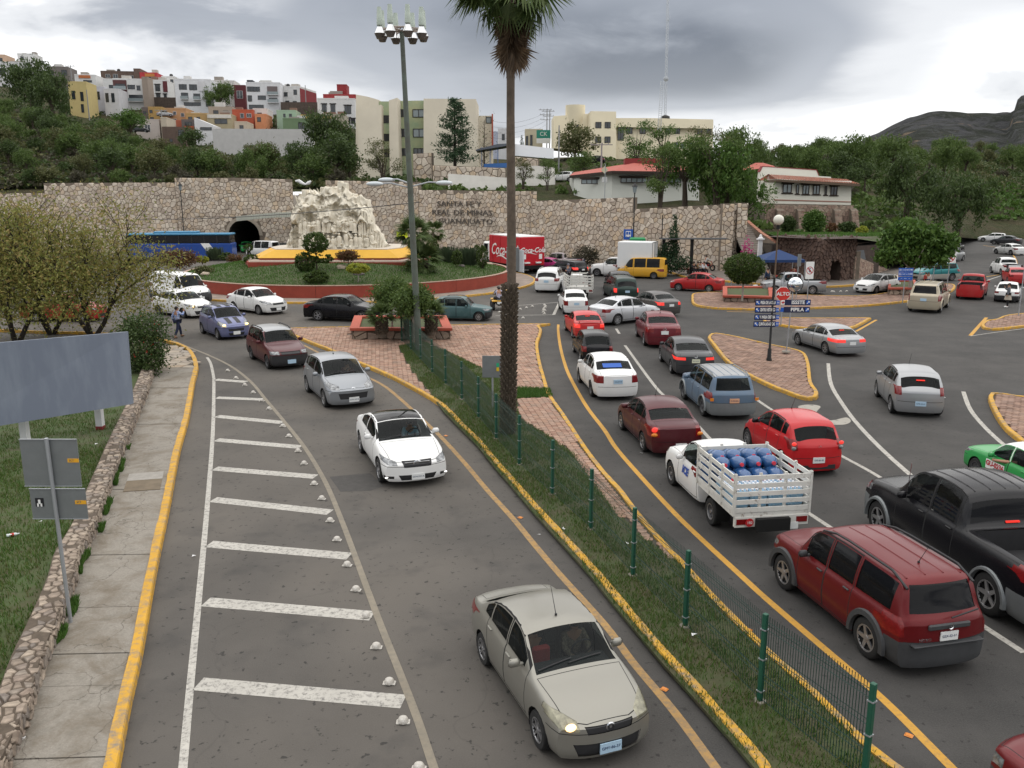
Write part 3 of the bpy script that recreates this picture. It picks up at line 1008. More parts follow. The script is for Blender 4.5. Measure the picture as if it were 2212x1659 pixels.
 for i,(a,b)in enumerate(doors):
  dn=[f for f in bm.faces if f[lay]==DOOR]
  for sgn in(-1,1):
   sel=[f for f in dn if f.calc_center_median().y*sgn>0 and a-.01<L/2-f.calc_center_median().x<b+.01]
   if not sel:continue
   for f in sel:f[lay]=100+i*2+(sgn>0)
   d=take(bm,lay,(100+i*2+(sgn>0),),'door',[body]if not cladding else[body],root)
   ws_=[f for f in bm.faces if f[lay]==SW and f.calc_center_median().y*sgn>0 and a-.01<L/2-f.calc_center_median().x<b+.01]
   for f in ws_:f[lay]=200+i*2+(sgn>0)
   gm=GLASS_DARK if(dark_rear and i>0)or glass is GLASS_DARK else GLASS
   take(bm,lay,(200+i*2+(sgn>0),),'window',[gm],d,.008)
   if detail>=2:
    hx=b-.16
    yr,zr,bz,tz,w=S.edge(hx)
    m=MB();m.box((X(hx),sgn*(w*.972),bz-.085),(.17,.035,.032),bev=.01)
    m.build('handle',handle or body,d)
 for sgn in(-1,1):
  rest=[f for f in bm.faces if f[lay]==SW and f.calc_center_median().y*sgn>0]
  for f in rest:f[lay]=300+(sgn>0)
  take(bm,lay,(300+(sgn>0),),'quarter_window',[GLASS_DARK if dark_rear or glass is GLASS_DARK else GLASS],root,.008)
 bm.free()
 m=MB()
 m.box((0,0,z0+.06),(L*.82,W*.80,.1))
 m.build('underbody',DARK,root)
 tm,rm=wheel_meshes(wr,.2 if W<1.9 else .25,rim)
 for xw in(fw,rw):
  for sgn in(-1,1):
   wl=empty('wheel',(X(xw),sgn*(hw*.985-(.1 if W<1.9 else .125)),wr),0 if sgn>0 else math.pi,root)
   link('tyre',tm,wl);link('rim',rm,wl)
  n=14
  R_=wr+.06
  for sgn in(-1,1):
   m=MB()
   vs,fs=[],[]
   for i in range(n+1):
    th=-.35+(math.pi+.7)*i/n
    for yy in(hw*.965,hw*.55):
     vs.append((X(xw)+R_*math.cos(th),sgn*yy,wr+R_*math.sin(th)))
   for i in range(n):fs.append((2*i,2*i+1,2*i+3,2*i+2))
   vs.append((X(xw),sgn*hw*.55,wr));c=len(vs)-1
   for i in range(n):fs.append((2*i+1,c,2*i+3))
   m.add(vs,fs)
   m.build('wheel_well',DARK,root)
  if flare:
   for sgn in(-1,1):
    m=MB()
    vs,fs=[],[]
    n2=16
    for i in range(n2+1):
     th=-.12+(math.pi+.24)*i/n2
     for(rr,yy)in((wr+.03,hw*.97),(wr+.045,hw*1.035),(wr+flare[1],hw*1.03),(wr+flare[1]+.02,hw*.965)):
      vs.append((X(xw)+rr*math.cos(th),sgn*yy,wr+rr*math.sin(th)))
    for i in range(n2):
     for k in range(3):fs.append((4*i+k,4*i+k+1,4*i+5+k,4*i+4+k))
    m.add(vs,fs)
    m.build('fender_flare',flare[0],root,True)
 m=MB()
 zf=z0+.14
 bz=interp(S.belt,.5*L)
 x1=T['top'][-4][0]*L if typ not in('pickup','pickup_single')else T['wins'][-1][1]*L+.02
 m.box((X((T['ws'][0]*L+x1)/2),0,zf),(x1-T['ws'][0]*L,W*.84,.06))
 m.m=1
 xd=T['ws'][0]*L+.22
 m.box((X(xd),0,bz-.10),(.42,W*.78,.16),bev=.04)
 sx=T['seats'][0]*L
 sh=min(H*.86,bz+.26)
 m.m=0
 rows=[sx]+([T['seats'][1]*L]if typ not in('van','bus_van','pickup_single','cab')else[])
 for j,s_ in enumerate(rows):
  for yy in((-.36,.36)if j==0 else(0,)):
   wd=.5 if j==0 else W*.72
   m.box((X(s_),yy,zf+.22),(.52,wd,.18),bev=.05)
   m.box((X(s_+.30),yy,(zf+.2+sh)/2),(.14,wd,sh-zf-.2),bev=.05)
   if j==0:m.box((X(s_+.33),yy,sh+.05),(.09,.26,.17),bev=.04)
 m.build('interior',[SEAT,DASH],root)
 if detail>=2:
  m=MB();yc=.36
  st=[(X(xd+.36)+.06*math.sin(t),yc+.18*math.cos(t),bz-.02+.16*math.sin(t))for t in np.linspace(0,2*math.pi,15)]
  m.tube(st,.016,5,False);m.build('steering_wheel',DASH,root)
 ax=(wins[0][0]if typ!='coupe' else wins[0][0])+.10
 yr,zr,bz2,tz,w=S.edge(ax)
 for sgn in(-1,1):
  m=MB()
  m.box((X(ax),sgn*(w*.93+.12),bz2+.07),(.10,.20,.14),bev=.04)
  m.box((X(ax),sgn*(w*.93+.02),bz2+.03),(.06,.12,.04))
  m.build('side_mirror',mirror or body,root,True,angle=60)
 if plate is not None:
  for end in(1,-1):
   if end==1 and not F_.get('plate',True):continue
   pz=F_.get('pz',.235)*H if end==1 else(tail_plate_z(typ)*H)
   xx=(X(0)-.0 if end==1 else-L/2)
   if end==1:xx-=S.lean[0]*max(0,pz-.42*H)/(.2*H)
   else:xx+=S.lean[1]*max(0,pz-.42*H)/(.2*H)
   pm=MB();pm.box((xx+end*.012,0,pz),(.018,.34,.16));po=pm.build('number_plate',plate,root)
   if plate_text and detail>=2:
    text(plate_text,.062,PLATE_INK,po,(xx+end*.0235,0,pz),(R(90),0,R(90)*end),.002)
 if rails:
  for sgn in(-1,1):
   m=MB();a,b=rails[1]*L,rails[2]*L
   pts=[]
   for x in np.linspace(a,b,7):
    yr,zr,b_,tz,w=S.edge(x)
    e=0 if x in(a,b)else .055
    pts.append((X(x),sgn*(yr-.04),zr+.012+e))
   m.tube(pts,.024,6);m.build('roof_rail',rails[0],root,True)
 if ribs:
  for i in range(ribs):
   y=(i-(ribs-1)/2)*(W*.58/max(1,ribs-1))
   m=MB();pts=[]
   a,b=T['ws'][1]*L+.25,(T['top'][-4][0]*L-.18 if typ not in('pickup','pickup_single')else .575*L)
   for x in np.linspace(a,b,6):
    yr,zr,b_,tz,w=S.edge(x)
    q=abs(y)/yr
    pts.append((X(x),y,tz-(tz-zr)*q**2.3+.001))
   m.tube(pts,.014,4);m.build('roof_rib',body,root)
 if antenna:
  x=antenna*L
  yr,zr,b_,tz,w=S.edge(x)
  m=MB();m.tube([(X(x),0,tz),(X(x),0,tz+.03)],.022,6);m.tube([(X(x),0,tz+.02),(X(x)-.22,0,tz+.42)],[.007,.004],5)
  m.build('antenna',BLACKP,root)
 if wipers:
  a=T['ws'][0]*L
  for(y0,y1)in((-.12,.45),(-.62,-.05)):
   m=MB()
   pts=[]
   for t in np.linspace(0,1,4):
    x=a+.05+t*.06
    yr,zr,b_,tz,w=S.edge(x)
    y=lerp(y0,y1,t)
    pts.append((X(x),y,tz-(tz-zr)*(abs(y)/yr)**2.3+.02))
   m.tube(pts,.012,4);m.build('wiper',BLACKP,root)
 if spoiler:
  x=T['trunk'][1]*L-.08 if T['trunk']else T['top'][-4][0]*L
  yr,zr,b_,tz,w=S.edge(x)
  m=MB();m.box((X(x),0,tz+.09),(.16,W*.74,.025),bev=.01)
  for sgn in(-1,1):m.box((X(x),sgn*W*.33,tz+.04),(.1,.03,.1))
  m.build('spoiler',body,root)
 if high_lamp:
  x=(T['rw'][0]*L+.12)if T['rw']else .925*L
  yr,zr,b_,tz,w=S.edge(x)
  m=MB();m.box((X(x),0,tz+.0-.0),(.06,.26,.03));m.build('brake_lamp',TAIL_ON,root)
 if T.get('bed'):
  a,b=T['bed'][0]*L,T['bed'][1]*L
  zb,zt=H*.43,.64*H
  m=MB()
  x0,x1,y=X(b),X(a),hw*.80
  m.quad((x0,-y,zb),(x1,-y,zb),(x1,y,zb),(x0,y,zb))
  for(p,q)in(((x0,-y),(x1,-y)),((x1,-y),(x1,y)),((x1,y),(x0,y)),((x0,y),(x0,-y))):
   m.quad((p[0],p[1],zb),(p[0],p[1],zt),(q[0],q[1],zt),(q[0],q[1],zb))
  m.build('cargo_bed',BLACKP,root)
 root['_dims']=(L,W,H)
 return root,S,dict(L=L,W=W,H=H,X=X,fw=fw,rw=rw)
def tail_plate_z(typ):
 return{'sedan':.50,'coupe':.50,'hatch':.33,'oldsedan':.50,'boxy':.46,'suv':.50,'minivan':.42,'wagon':.36,'oldhatch':.33,'van':.3,'pickup':.33,'pickup_single':.33,'cab':.3}.get(typ,.33)
def by_wheels(pf,pr,side,L,W,typ,wb_spec=None,z=0.0,lo=.96,hi=1.12):
 """place from where the front and rear tyres of one flank touch the road (side +1: the car's own left flank)"""
 a,b=G(*pf),G(*pr)
 d=a-b
 h=math.atan2(d.y,d.x)
 T=TYPES[typ]
 wb=wb_spec or L*(T['rw_']-T['fw'])
 s=max(lo,min(hi,d.length/wb))
 m=(a+b)/2
 lat=Vector((-math.sin(h),math.cos(h),0))*side
 fwd=Vector((math.cos(h),math.sin(h),0))
 off=(L/2-(T['fw']+T['rw_'])/2*L)
 c=m-lat*(W/2-.03)*s-fwd*off*s
 return dict(loc=(c.x,c.y,z),heading=h,scale=s)
def by_rear(px,hdeg,L,back=True):
 """place from the middle of the rear (or front) bumper on the road and a heading in degrees"""
 a=G(*px)
 h=R(hdeg)
 f=Vector((math.cos(h),math.sin(h),0))
 c=a+f*(L/2-.12)*(1 if back else-1)
 return dict(loc=(c.x,c.y,0),heading=h)
# ground, roads, kerbs, paving
def Gs(pts,z=0.0):return[G(x,y,z)for x,y in pts]
def mat_asphalt():
 m,nt,b=nodes('asphalt')
 setp(b,rough=.88,spec=.25)
 fine=noise_f(nt,38,4,.7,.3,.7)
 mid=noise_f(nt,.55,5,.6,.35,.65)
 big=noise_f(nt,.12,4,.55,.35,.65,dist=.4)
 base=mixc(nt,fine,(.026,.0255,.025),(.052,.0505,.049))
 patch=mixc(nt,mid,base,mixc(nt,.5,base,(.078,.074,.07)))
 tc=nt.nodes.new('ShaderNodeTexCoord');sp=nt.nodes.new('ShaderNodeSeparateXYZ')
 nt.links.new(tc.outputs['Object'],sp.inputs[0])
 mr=nt.nodes.new('ShaderNodeMapRange')
 mr.inputs['From Min'].default_value=3.2;mr.inputs['From Max'].default_value=-1.5
 mr.inputs['To Min'].default_value=.08;mr.inputs['To Max'].default_value=.66
 nt.links.new(sp.outputs['X'],mr.inputs['Value'])
 mu=nt.nodes.new('ShaderNodeMath');mu.operation='MULTIPLY'
 av=nt.nodes.new('ShaderNodeMath');av.operation='MULTIPLY_ADD'
 nt.links.new(big,av.inputs[0]);av.inputs[1].default_value=.7;av.inputs[2].default_value=.3
 nt.links.new(av.outputs[0],mu.inputs[0]);nt.links.new(mr.outputs[0],mu.inputs[1])
 dusty=mixc(nt,mu.outputs[0],patch,(.145,.128,.109))
 sp1=noise_f(nt,6,3,.6,.62,.68)
 sp2=noise_f(nt,.9,3,.6,.56,.72)
 m3=nt.nodes.new('ShaderNodeMath');m3.operation='MULTIPLY'
 nt.links.new(sp1,m3.inputs[0]);m3.inputs[1].default_value=.75
 col=mixc(nt,m3.outputs[0],dusty,(.022,.021,.02))
 m4=nt.nodes.new('ShaderNodeMath');m4.operation='MULTIPLY'
 nt.links.new(sp2,m4.inputs[0]);m4.inputs[1].default_value=.4
 col=mixc(nt,m4.outputs[0],col,(.040,.039,.038))
 vo=nt.nodes.new('ShaderNodeTexVoronoi');vo.feature='DISTANCE_TO_EDGE';vo.inputs['Scale'].default_value=.16
 mp=nt.nodes.new('ShaderNodeVectorMath');mp.operation='ADD'
 nz=nt.nodes.new('ShaderNodeTexNoise');nz.inputs['Scale'].default_value=.8;nz.inputs['Detail'].default_value=5
 nt.links.new(tc.outputs['Object'],nz.inputs['Vector'])
 nt.links.new(tc.outputs['Object'],mp.inputs[0]);nt.links.new(nz.outputs['Color'],mp.inputs[1])
 nt.links.new(mp.outputs[0],vo.inputs['Vector'])
 cr=nt.nodes.new('ShaderNodeMapRange')
 cr.inputs['From Min'].default_value=.0;cr.inputs['From Max'].default_value=.004
 cr.inputs['To Min'].default_value=.16;cr.inputs['To Max'].default_value=0
 nt.links.new(vo.outputs['Distance'],cr.inputs['Value'])
 col=mixc(nt,cr.outputs[0],col,(.028,.027,.026))
 nt.links.new(col,b.inputs['Base Color'])
 bump(nt,b,fine,.25,.008)
 return m
def mat_worn(name,col,under,amt=.5,scale=9,lo=.42,hi=.62,rough=.75):
 """worn paint that lets what is below show in flecks"""
 m,nt,b=nodes(name)
 setp(b,rough=rough,spec=.3)
 f=noise_f(nt,scale,7,.75,lo,hi)
 g=noise_f(nt,1.3,4,.6,.3,.7)
 mu=nt.nodes.new('ShaderNodeMath');mu.operation='MULTIPLY'
 nt.links.new(f,mu.inputs[0]);mu.inputs[1].default_value=min(1,amt*1.15)
 c=mixc(nt,mu.outputs[0],mixc(nt,g,tuple(v*.82 for v in col),col),under)
 nt.links.new(c,b.inputs['Base Color'])
 MATS[name]=m
 return m
ASPH=mat_asphalt()
KERBY=mat_worn('kerb_yellow',(.54,.295,.03),(.20,.165,.125),.9,5,.46,.66)
LINEW=mat_worn('line_white',(.43,.41,.37),(.10,.095,.09),.9,10,.48,.68)
LINET=mat_worn('line_dusty',(.22,.19,.145),(.13,.12,.10),.5,6)
LINEY=mat_worn('line_yellow',(.50,.27,.045),(.11,.10,.085),.55,9,.5,.72)
LINEO=mat_worn('line_ochre',(.36,.215,.075),(.13,.115,.095),.6,7)
CONC=None
def mat_concrete():
 m,nt,b=nodes('concrete_slab')
 setp(b,rough=.9,spec=.2)
 fine=noise_f(nt,22,5,.7,.3,.7)
 st=noise_f(nt,1.1,6,.65,.46,.66,dist=.5)
 dk=noise_f(nt,4.5,4,.7,.5,.75)
 c=mixc(nt,fine,(.19,.172,.145),(.265,.242,.21))
 mu=nt.nodes.new('ShaderNodeMath');mu.operation='MULTIPLY';mu.inputs[1].default_value=.72
 nt.links.new(st,mu.inputs[0])
 c=mixc(nt,mu.outputs[0],c,(.115,.09,.062))
 mu2=nt.nodes.new('ShaderNodeMath');mu2.operation='MULTIPLY';mu2.inputs[1].default_value=.55
 nt.links.new(dk,mu2.inputs[0])
 c=mixc(nt,mu2.outputs[0],c,(.13,.12,.10))
 tc=nt.nodes.new('ShaderNodeTexCoord')
 nz=nt.nodes.new('ShaderNodeTexNoise');nz.inputs['Scale'].default_value=1.6;nz.inputs['Detail'].default_value=5
 nt.links.new(tc.outputs['Object'],nz.inputs['Vector'])
 ad=nt.nodes.new('ShaderNodeVectorMath');ad.operation='ADD'
 nt.links.new(tc.outputs['Object'],ad.inputs[0]);nt.links.new(nz.outputs['Color'],ad.inputs[1])
 vo=nt.nodes.new('ShaderNodeTexVoronoi');vo.feature='DISTANCE_TO_EDGE';vo.inputs['Scale'].default_value=.75
 nt.links.new(ad.outputs[0],vo.inputs['Vector'])
 cr=nt.nodes.new('ShaderNodeMapRange')
 cr.inputs['From Max'].default_value=.012;cr.inputs['To Min'].default_value=.7;cr.inputs['To Max'].default_value=0
 nt.links.new(vo.outputs['Distance'],cr.inputs['Value'])
 c=mixc(nt,cr.outputs[0],c,(.07,.06,.05))
 nt.links.new(c,b.inputs['Base Color'])
 bump(nt,b,fine,.3,.01)
 MATS['concrete_slab']=m
 return m
CONC=mat_concrete()
PAVER=mat_island('paver_clay',[(.26,.155,.115),(.33,.205,.15),(.37,.25,.19),(.28,.195,.15),(.32,.195,.135)],.9,.4,2.0,.2,.2)
PAVER_D=mat_island('paver_clay_dark',[(.19,.12,.095),(.25,.16,.12),(.285,.19,.145),(.22,.15,.12)],.9,.4,1.5,.2,.2)
JOINT=mat('sandy_joint',(.085,.072,.055),.95,var=.4,scale=4)
EARTH=mat('dry_earth',(.12,.095,.065),.95,var=.5,scale=1.5)
GRASSB=mat('turf_soil',(.04,.062,.018),.95,dark=(.062,.05,.028),scale=1.6,var=.3)
GRASSG=mat('turf_green',(.045,.078,.020),.95,dark=(.06,.055,.026),scale=2.0,var=.3)
BLADE=mat_leaf('grass_blade',[(.045,.095,.016),(.065,.13,.024),(.085,.14,.03),(.12,.115,.045),(.05,.11,.018)])
BLADE_G=mat_leaf('grass_blade_fresh',[(.045,.10,.018),(.06,.135,.024),(.08,.15,.03),(.055,.115,.02)])
m=MB();m.quad((-2500,-60,-.06),(2500,-60,-.06),(2500,3500,-.06),(-2500,3500,-.06))
tag(m.build('ground',EARTH),kind='structure')
m=MB()
nx,ny=30,30
m.quad((-110,-8,0),(125,-8,0),(125,122,0),(-110,122,0))
m.quad((45,122,0),(125,122,0),(125,172,0),(45,172,0))
tag(m.build('road',ASPH),kind='structure')
def strip(name,pts,w,m,z=.004,dash=None,kind='structure'):
 """painted band along a line of ground points"""
 mb=MB()
 L_=offset_line(pts,w/2);R_=offset_line(pts,-w/2)
 for i in range(len(pts)-1):
  mb.quad((R_[i].x,R_[i].y,z),(R_[i+1].x,R_[i+1].y,z),(L_[i+1].x,L_[i+1].y,z),(L_[i].x,L_[i].y,z))
 o=mb.build(name,m)
 return tag(o,kind=kind)
def smooth(pts,n=5,closed=False):return catmull(Gs(pts),n,closed)
WL=smooth([(380,1800),(395,1659),(411,1482),(434,1244),(450,1067),(460,929),(462,829.5),(461,812),(455,785),(447,772)])
strip('road_line',WL,.125,LINEW)
TL_=smooth([(352,726),(400,747),(450,767),(500,792),(542,825),(575,864.5),(613,909.5),(660,969.5),(703,1042),(738,1124.5),(770,1209.5),(820,1344),(865,1457),(903,1557),(937,1659),(985,1800)])
strip('road_line',TL_,.13,LINET,.006)
for a,b in(((465,820),(533,825)),((467,859),(566,863)),((466,899),(612,913)),((465,950),(651,966)),((461,1012),(684,1030)),((457,1079),(716,1107)),((448,1175),(758,1202)),((440,1300),(808,1331)),((423,1477),(876,1516)),((398,1725),(968,1775))):
 p,q=G(*a),G(*b)
 pts=[p.lerp(q,t)for t in np.linspace(.012,.99,5)]
 strip('road_bar',pts,.38,LINEW,.004)
strip('road_line',smooth([(655,745),(700,768),(765,802),(823,829.5),(865,862),(908,902),(953,944.5),(1003,999.5),(1053,1059.5),(1106,1118),(1161,1184.5),(1212,1244),(1306,1349),(1368,1432),(1456,1537),(1546,1659),(1640,1790)]),.15,LINEO)
strip('road_line',smooth([(1206,701),(1206,717),(1211,752),(1223,795),(1239,829.5),(1268,879.5),(1306,929.5),(1332,969.5),(1393,1039.5),(1463,1114.5),(1531,1179.5),(1601,1244),(1659,1297),(1784,1404),(1909,1512),(2056,1659),(2200,1800)]),.15,LINEY)
strip('road_line',smooth([(1350,746),(1411,829.5),(1443,862),(1493,904.5),(1543,957),(1620,1018),(1704,1079.5),(1796,1141),(1910,1215),(2050,1305),(2212,1410)]),.14,LINEW)
strip('road_line',smooth([(1535,783.5),(1546,792),(1585,826),(1626,857),(1659,880),(1720,920),(1800,974.5),(1870,1013),(1934,1051),(2050,1120),(2212,1215)]),.14,LINEW)
strip('road_line',smooth([(1789,785),(1795,829.5),(1821,874.5),(1849,912),(1896,962),(1959,1019.5),(2004,1054.5),(2100,1120),(2212,1195)]),.16,LINEW)
strip('road_line',smooth([(2081,846),(2096,884.5),(2129,924.5),(2171,963),(2230,1010)]),.16,LINEW)
strip('road_line',Gs([(1331,710),(1338,721)]),.15,LINEW)
strip('road_line',Gs([(1311,643),(1313,653)]),.15,LINEW)
strip('road_line',Gs([(1208,655),(1196,680)]),.2,LINEW)
strip('road_line',Gs([(1070,666),(1120,660),(1208,653)]),.1,LINEW)
strip('road_line',Gs([(1070,682),(1196,680)]),.1,LINEW,.005)
strip('road_line',Gs([(2096,725),(2131,686)]),.2,LINEY)
strip('road_line',Gs([(2096,726),(2150,718),(2212,710)]),.08,LINEW,.006)
strip('road_line',Gs([(1849,716),(1893,691)]),.16,LINEY)
strip('road_line',Gs([(1570,673),(1660,675)]),.12,LINEY)
strip('road_line',smooth([(2124,530),(2170,538),(2190,553),(2196,572),(2180,588),(2130,598)]),.16,LINEY)
strip('road_line',Gs([(2128,607),(2180,590)]),.12,LINEW)
rnd=random.Random(5)
bl=[(1724,878),(1750,874),(1772,878),(1765,888),(1762,896),(1775,905),(1798,908),(1828,902),(1838,910),(1825,917),(1795,917),(1765,911),(1748,900),(1735,889)]
mb=MB();mb.prism([(p.x,p.y)for p in catmull(Gs(bl),5,True)],.002,.005)
tag(mb.build('cement_stain',mat_worn('cement_spill',(.33,.31,.27),(.06,.058,.056),.9,3.0,.56,.62)),kind='structure')
mb=MB();mb.prism([(p.x,p.y)for p in Gs([(712,1030),(800,1022),(830,1050),(800,1060),(735,1062)])],.001,.003)
tag(mb.build('asphalt_patch',mat('asphalt_repair',(.062,.058,.054),.9,var=.3,scale=6)),kind='structure')
def kerb(pts,closed=False,w=.17,h=.14,m=None,name='kerb'):
 """raised kerb stones along a line; the outer (road) face is on the line itself, the stone lies to its left"""
 rnd=random.Random(len(pts))
 mb=MB()
 n=len(pts)
 O=[Vector((p.x,p.y,0))for p in pts]
 if closed:
  O=O+[O[0]]
 I=offset_line(O,w)
 if closed:
  t=(O[1]-O[-2]).normalized();q=Vector((-t.y*w,t.x*w,0))
  I[0]=O[0]+q;I[-1]=O[0]+q
 hs=[h+rnd.uniform(-.008,.008)for _ in O]
 if closed:hs[-1]=hs[0]
 vs=[]
 for i in range(len(O)):
  o,q=O[i],I[i]
  d=(q-o).normalized()
  j=rnd.uniform(-.012,.012)
  vs+=[(o.x,o.y,-.02),(o.x+d.x*.015,o.y+d.y*.015,hs[i]-.03),(o.x+d.x*.035,o.y+d.y*.035,hs[i]),(q.x+d.x*j,q.y+d.y*j,hs[i]),(q.x+d.x*.0,q.y+d.y*.0,-.02)]
 fs=[]
 for i in range(len(O)-1):
  for k in range(4):
   fs.append((i*5+k,(i+1)*5+k,(i+1)*5+k+1,i*5+k+1))
 if not closed:
  fs+=[(0,1,2,3,4),tuple(reversed(range(len(vs)-5,len(vs))))]
 mb.add(vs,[tuple(reversed(f))for f in fs])
 o=mb.build(name,m or KERBY)
 tag(o,kind='structure')
 return I
def resample(pts,step,closed=False):
 out=[Vector(pts[0])]
 P_=list(pts)+([pts[0]]if closed else[])
 acc=0
 for a,b in zip(P_[:-1],P_[1:]):
  a,b=Vector(a),Vector(b)
  l=(b-a).length
  while acc+l>=step:
   t=(step-acc)/l
   a=a.lerp(b,t);l=(b-a).length;acc=0
   out.append(a.copy())
  acc+=l
 if not closed and(out[-1]-Vector(pts[-1])).length>step*.2:out.append(Vector(pts[-1]))
 return out
def ccw(pts):
 return pts if shoelace([(p.x,p.y)for p in pts])>0 else list(reversed(pts))
def hexes(poly,size,z,m,parent,name='paver',limit=300,ang=0.0,skip=None,jit=.006):
 """interlocking six-sided pavers over a polygon (ground points)"""
 rnd=random.Random(9)
 poly2=[(p.x,p.y)for p in poly]
 ca,sa=math.cos(-ang),math.sin(-ang)
 rp=[(x*ca-y*sa,x*sa+y*ca)for x,y in poly2]
 x0=min(p[0]for p in rp);x1=max(p[0]for p in rp);y0=min(p[1]for p in rp);y1=max(p[1]for p in rp)
 a,b=size
 ca,sa=math.cos(ang),math.sin(ang)
 pieces=[]
 j=0
 y=y0
 hx=[(-.5,0),(-.30,-.5),(.30,-.5),(.5,0),(.30,.5),(-.30,.5)]
 while y<y1:
  xr=np.arange(x0+(a*.80 if j%2 else 0),x1,a*1.6)
  wxs,wys=xr*ca-y*sa,xr*sa+y*ca
  ok=in_poly_np(wxs,wys,poly2)
  for sk in(skip or()):ok&=~in_poly_np(wxs,wys,sk)
  for wx,wy,k_ in zip(wxs.tolist(),wys.tolist(),ok):
   if k_:
    zz=z+rnd.uniform(-jit,jit)
    g=.93
    ra=rnd.uniform(-.03,.03)
    vs=[]
    for(s,h)in((1.0,-.03),(1.0,-.006),(.91,0)):
     for(px,py)in hx:
      qx,qy=px*a*g*s,py*b*1.0*g*s
      c_,s_=math.cos(ang+ra),math.sin(ang+ra)
      vs.append((wx+qx*c_-qy*s_,wy+qx*s_+qy*c_,zz+h))
    fs=[(12,13,14,15,16,17)]
    for r in(0,1):
     for i in range(6):
      k=(i+1)%6
      fs.append((r*6+i,r*6+k,r*6+6+k,r*6+6+i))
    pieces.append((vs,fs,screen_size((wx,wy,zz))))
  y+=b*.5
  j+=1
 set_pieces(pieces,parent,name,m,None,limit)
def flat(name,poly,z,m,kind='structure'):
 mb=MB();mb.prism([(p.x,p.y)for p in poly],z-.1,z)
 return tag(mb.build(name,m),kind=kind)
# the median between the two roadways
MED_L=[(640,712),(627,716),(624,720),(633,728),(665,742),(703,757),(778,790),(840,817),(868,831),(928,864.5),(958,887),(990,922),(1028,959.5),(1068,1009.5),(1106,1053),(1156,1112),(1206,1167),(1275,1244),(1321,1302),(1373,1364),(1431,1434),(1506,1517),(1581,1602),(1628,1659),(1740,1790)]
MED_R=[(2080,1790),(1929,1659),(1859,1599),(1759,1499),(1659,1411),(1551,1302),(1498,1244),(1431,1172),(1383,1117),(1346,1067),(1303,1019.5),(1261,962),(1218,897),(1192,859.5),(1181,829.5),(1168,782),(1163,747),(1168,730),(1171,716),(1163,707),(1153,703)]
med=catmull(Gs(MED_L+MED_R),4,True)
med=ccw(resample(med,.45,True))
kerb(med,True)
medin=offset_line(med,.16)
island=flat('median_ground',[Vector(p)for p in offset_line(med,.1)],.085,JOINT)
GR_L=[(860,748),(888,800),(925,845),(958,889)]
GR_R=[(913,737),(978,765),(1050,800),(1112,834),(1122,905),(1181,939),(1246,986),(1313,1084),(1376,1150),(1448,1205),(1478,1219),(1499,1246)]
gpoly=Gs(GR_L+MED_L[11:]+MED_R[:7]+list(reversed(GR_R)),.1)
gp2=[(p.x,p.y)for p in gpoly]
PLANT_A=Gs([(752,728),(975,731),(950,702),(772,702)])
pa2=[(p.x,p.y)for p in PLANT_A]
patch=Gs([(1117,838),(1188,840),(1194,858),(1117,862)],.1)
pt2=[(p.x,p.y)for p in patch]
hexes(medin,(.25,.23),.125,PAVER,island,limit=300,ang=.15,skip=(gp2,pa2,pt2))
gm_=MB();gm_.prism([(p.x,p.y)for p in gpoly],.06,.115)
tag(gm_.build('turf',GRASSB),kind='structure')
def blades(name,inside,bounds,n,h,w,z,m,rnd_seed=1,dens=None,lean=.5,zf=None):
 rg=np.random.default_rng(rnd_seed)
 x0,y0,x1,y1=bounds
 pts=[]
 while len(pts)<n:
  xs=rg.uniform(x0,x1,4000);ys=rg.uniform(y0,y1,4000)
  if isinstance(inside,list):
   k_=in_poly_np(xs,ys,inside);xs,ys=xs[k_],ys[k_]
  for x,y in zip(xs,ys):
   if(isinstance(inside,list)or inside(x,y))and(dens is None or rg.random()<dens(x,y)):pts.append((x,y))
  if len(pts)==0:break
 Pn=np.array(pts[:n]);n=len(Pn)
 a=rg.uniform(0,2*np.pi,n);hh=h*rg.uniform(.5,1.35,n);ww=w*rg.uniform(.7,1.3,n)
 zz=np.full(n,z)if zf is None else np.array([zf(x,y)for x,y in Pn])
 V=np.zeros((n,4,3))
 dx,dy=np.cos(a),np.sin(a)
 le=rg.uniform(-lean,lean,(n,2))*hh[:,None]
 V[:,0]=np.stack([Pn[:,0]-dx*ww,Pn[:,1]-dy*ww,zz],1)
 V[:,1]=np.stack([Pn[:,0]+dx*ww,Pn[:,1]+dy*ww,zz],1)
 V[:,2]=np.stack([Pn[:,0]+dx*ww*.4+le[:,0],Pn[:,1]+dy*ww*.4+le[:,1],zz+hh],1)
 V[:,3]=np.stack([Pn[:,0]-dx*ww*.4+le[:,0],Pn[:,1]-dy*ww*.4+le[:,1],zz+hh],1)
 F=np.arange(n*4).reshape(n,4)
 o=link(name,np_mesh(name,V.reshape(-1,3),F,m))
 return tag(o,kind='stuff')
from mathutils import noise as mnoise
def patchy(x,y,s=.9,lo=-.25):
 return .35+.65*(mnoise.noise(Vector((x*s,y*s,3.3)))>lo)
bx=[p.x for p in gpoly];by=[p.y for p in gpoly]
blades('grass',gp2,(min(bx),5.5,max(bx),max(by)),52000,.075,.009,.11,BLADE,3,patchy)
blades('grass',pt2,(min(p[0]for p in pt2),min(p[1]for p in pt2),max(p[0]for p in pt2),max(p[1]for p in pt2)),2500,.09,.012,.1,BLADE_G,5)
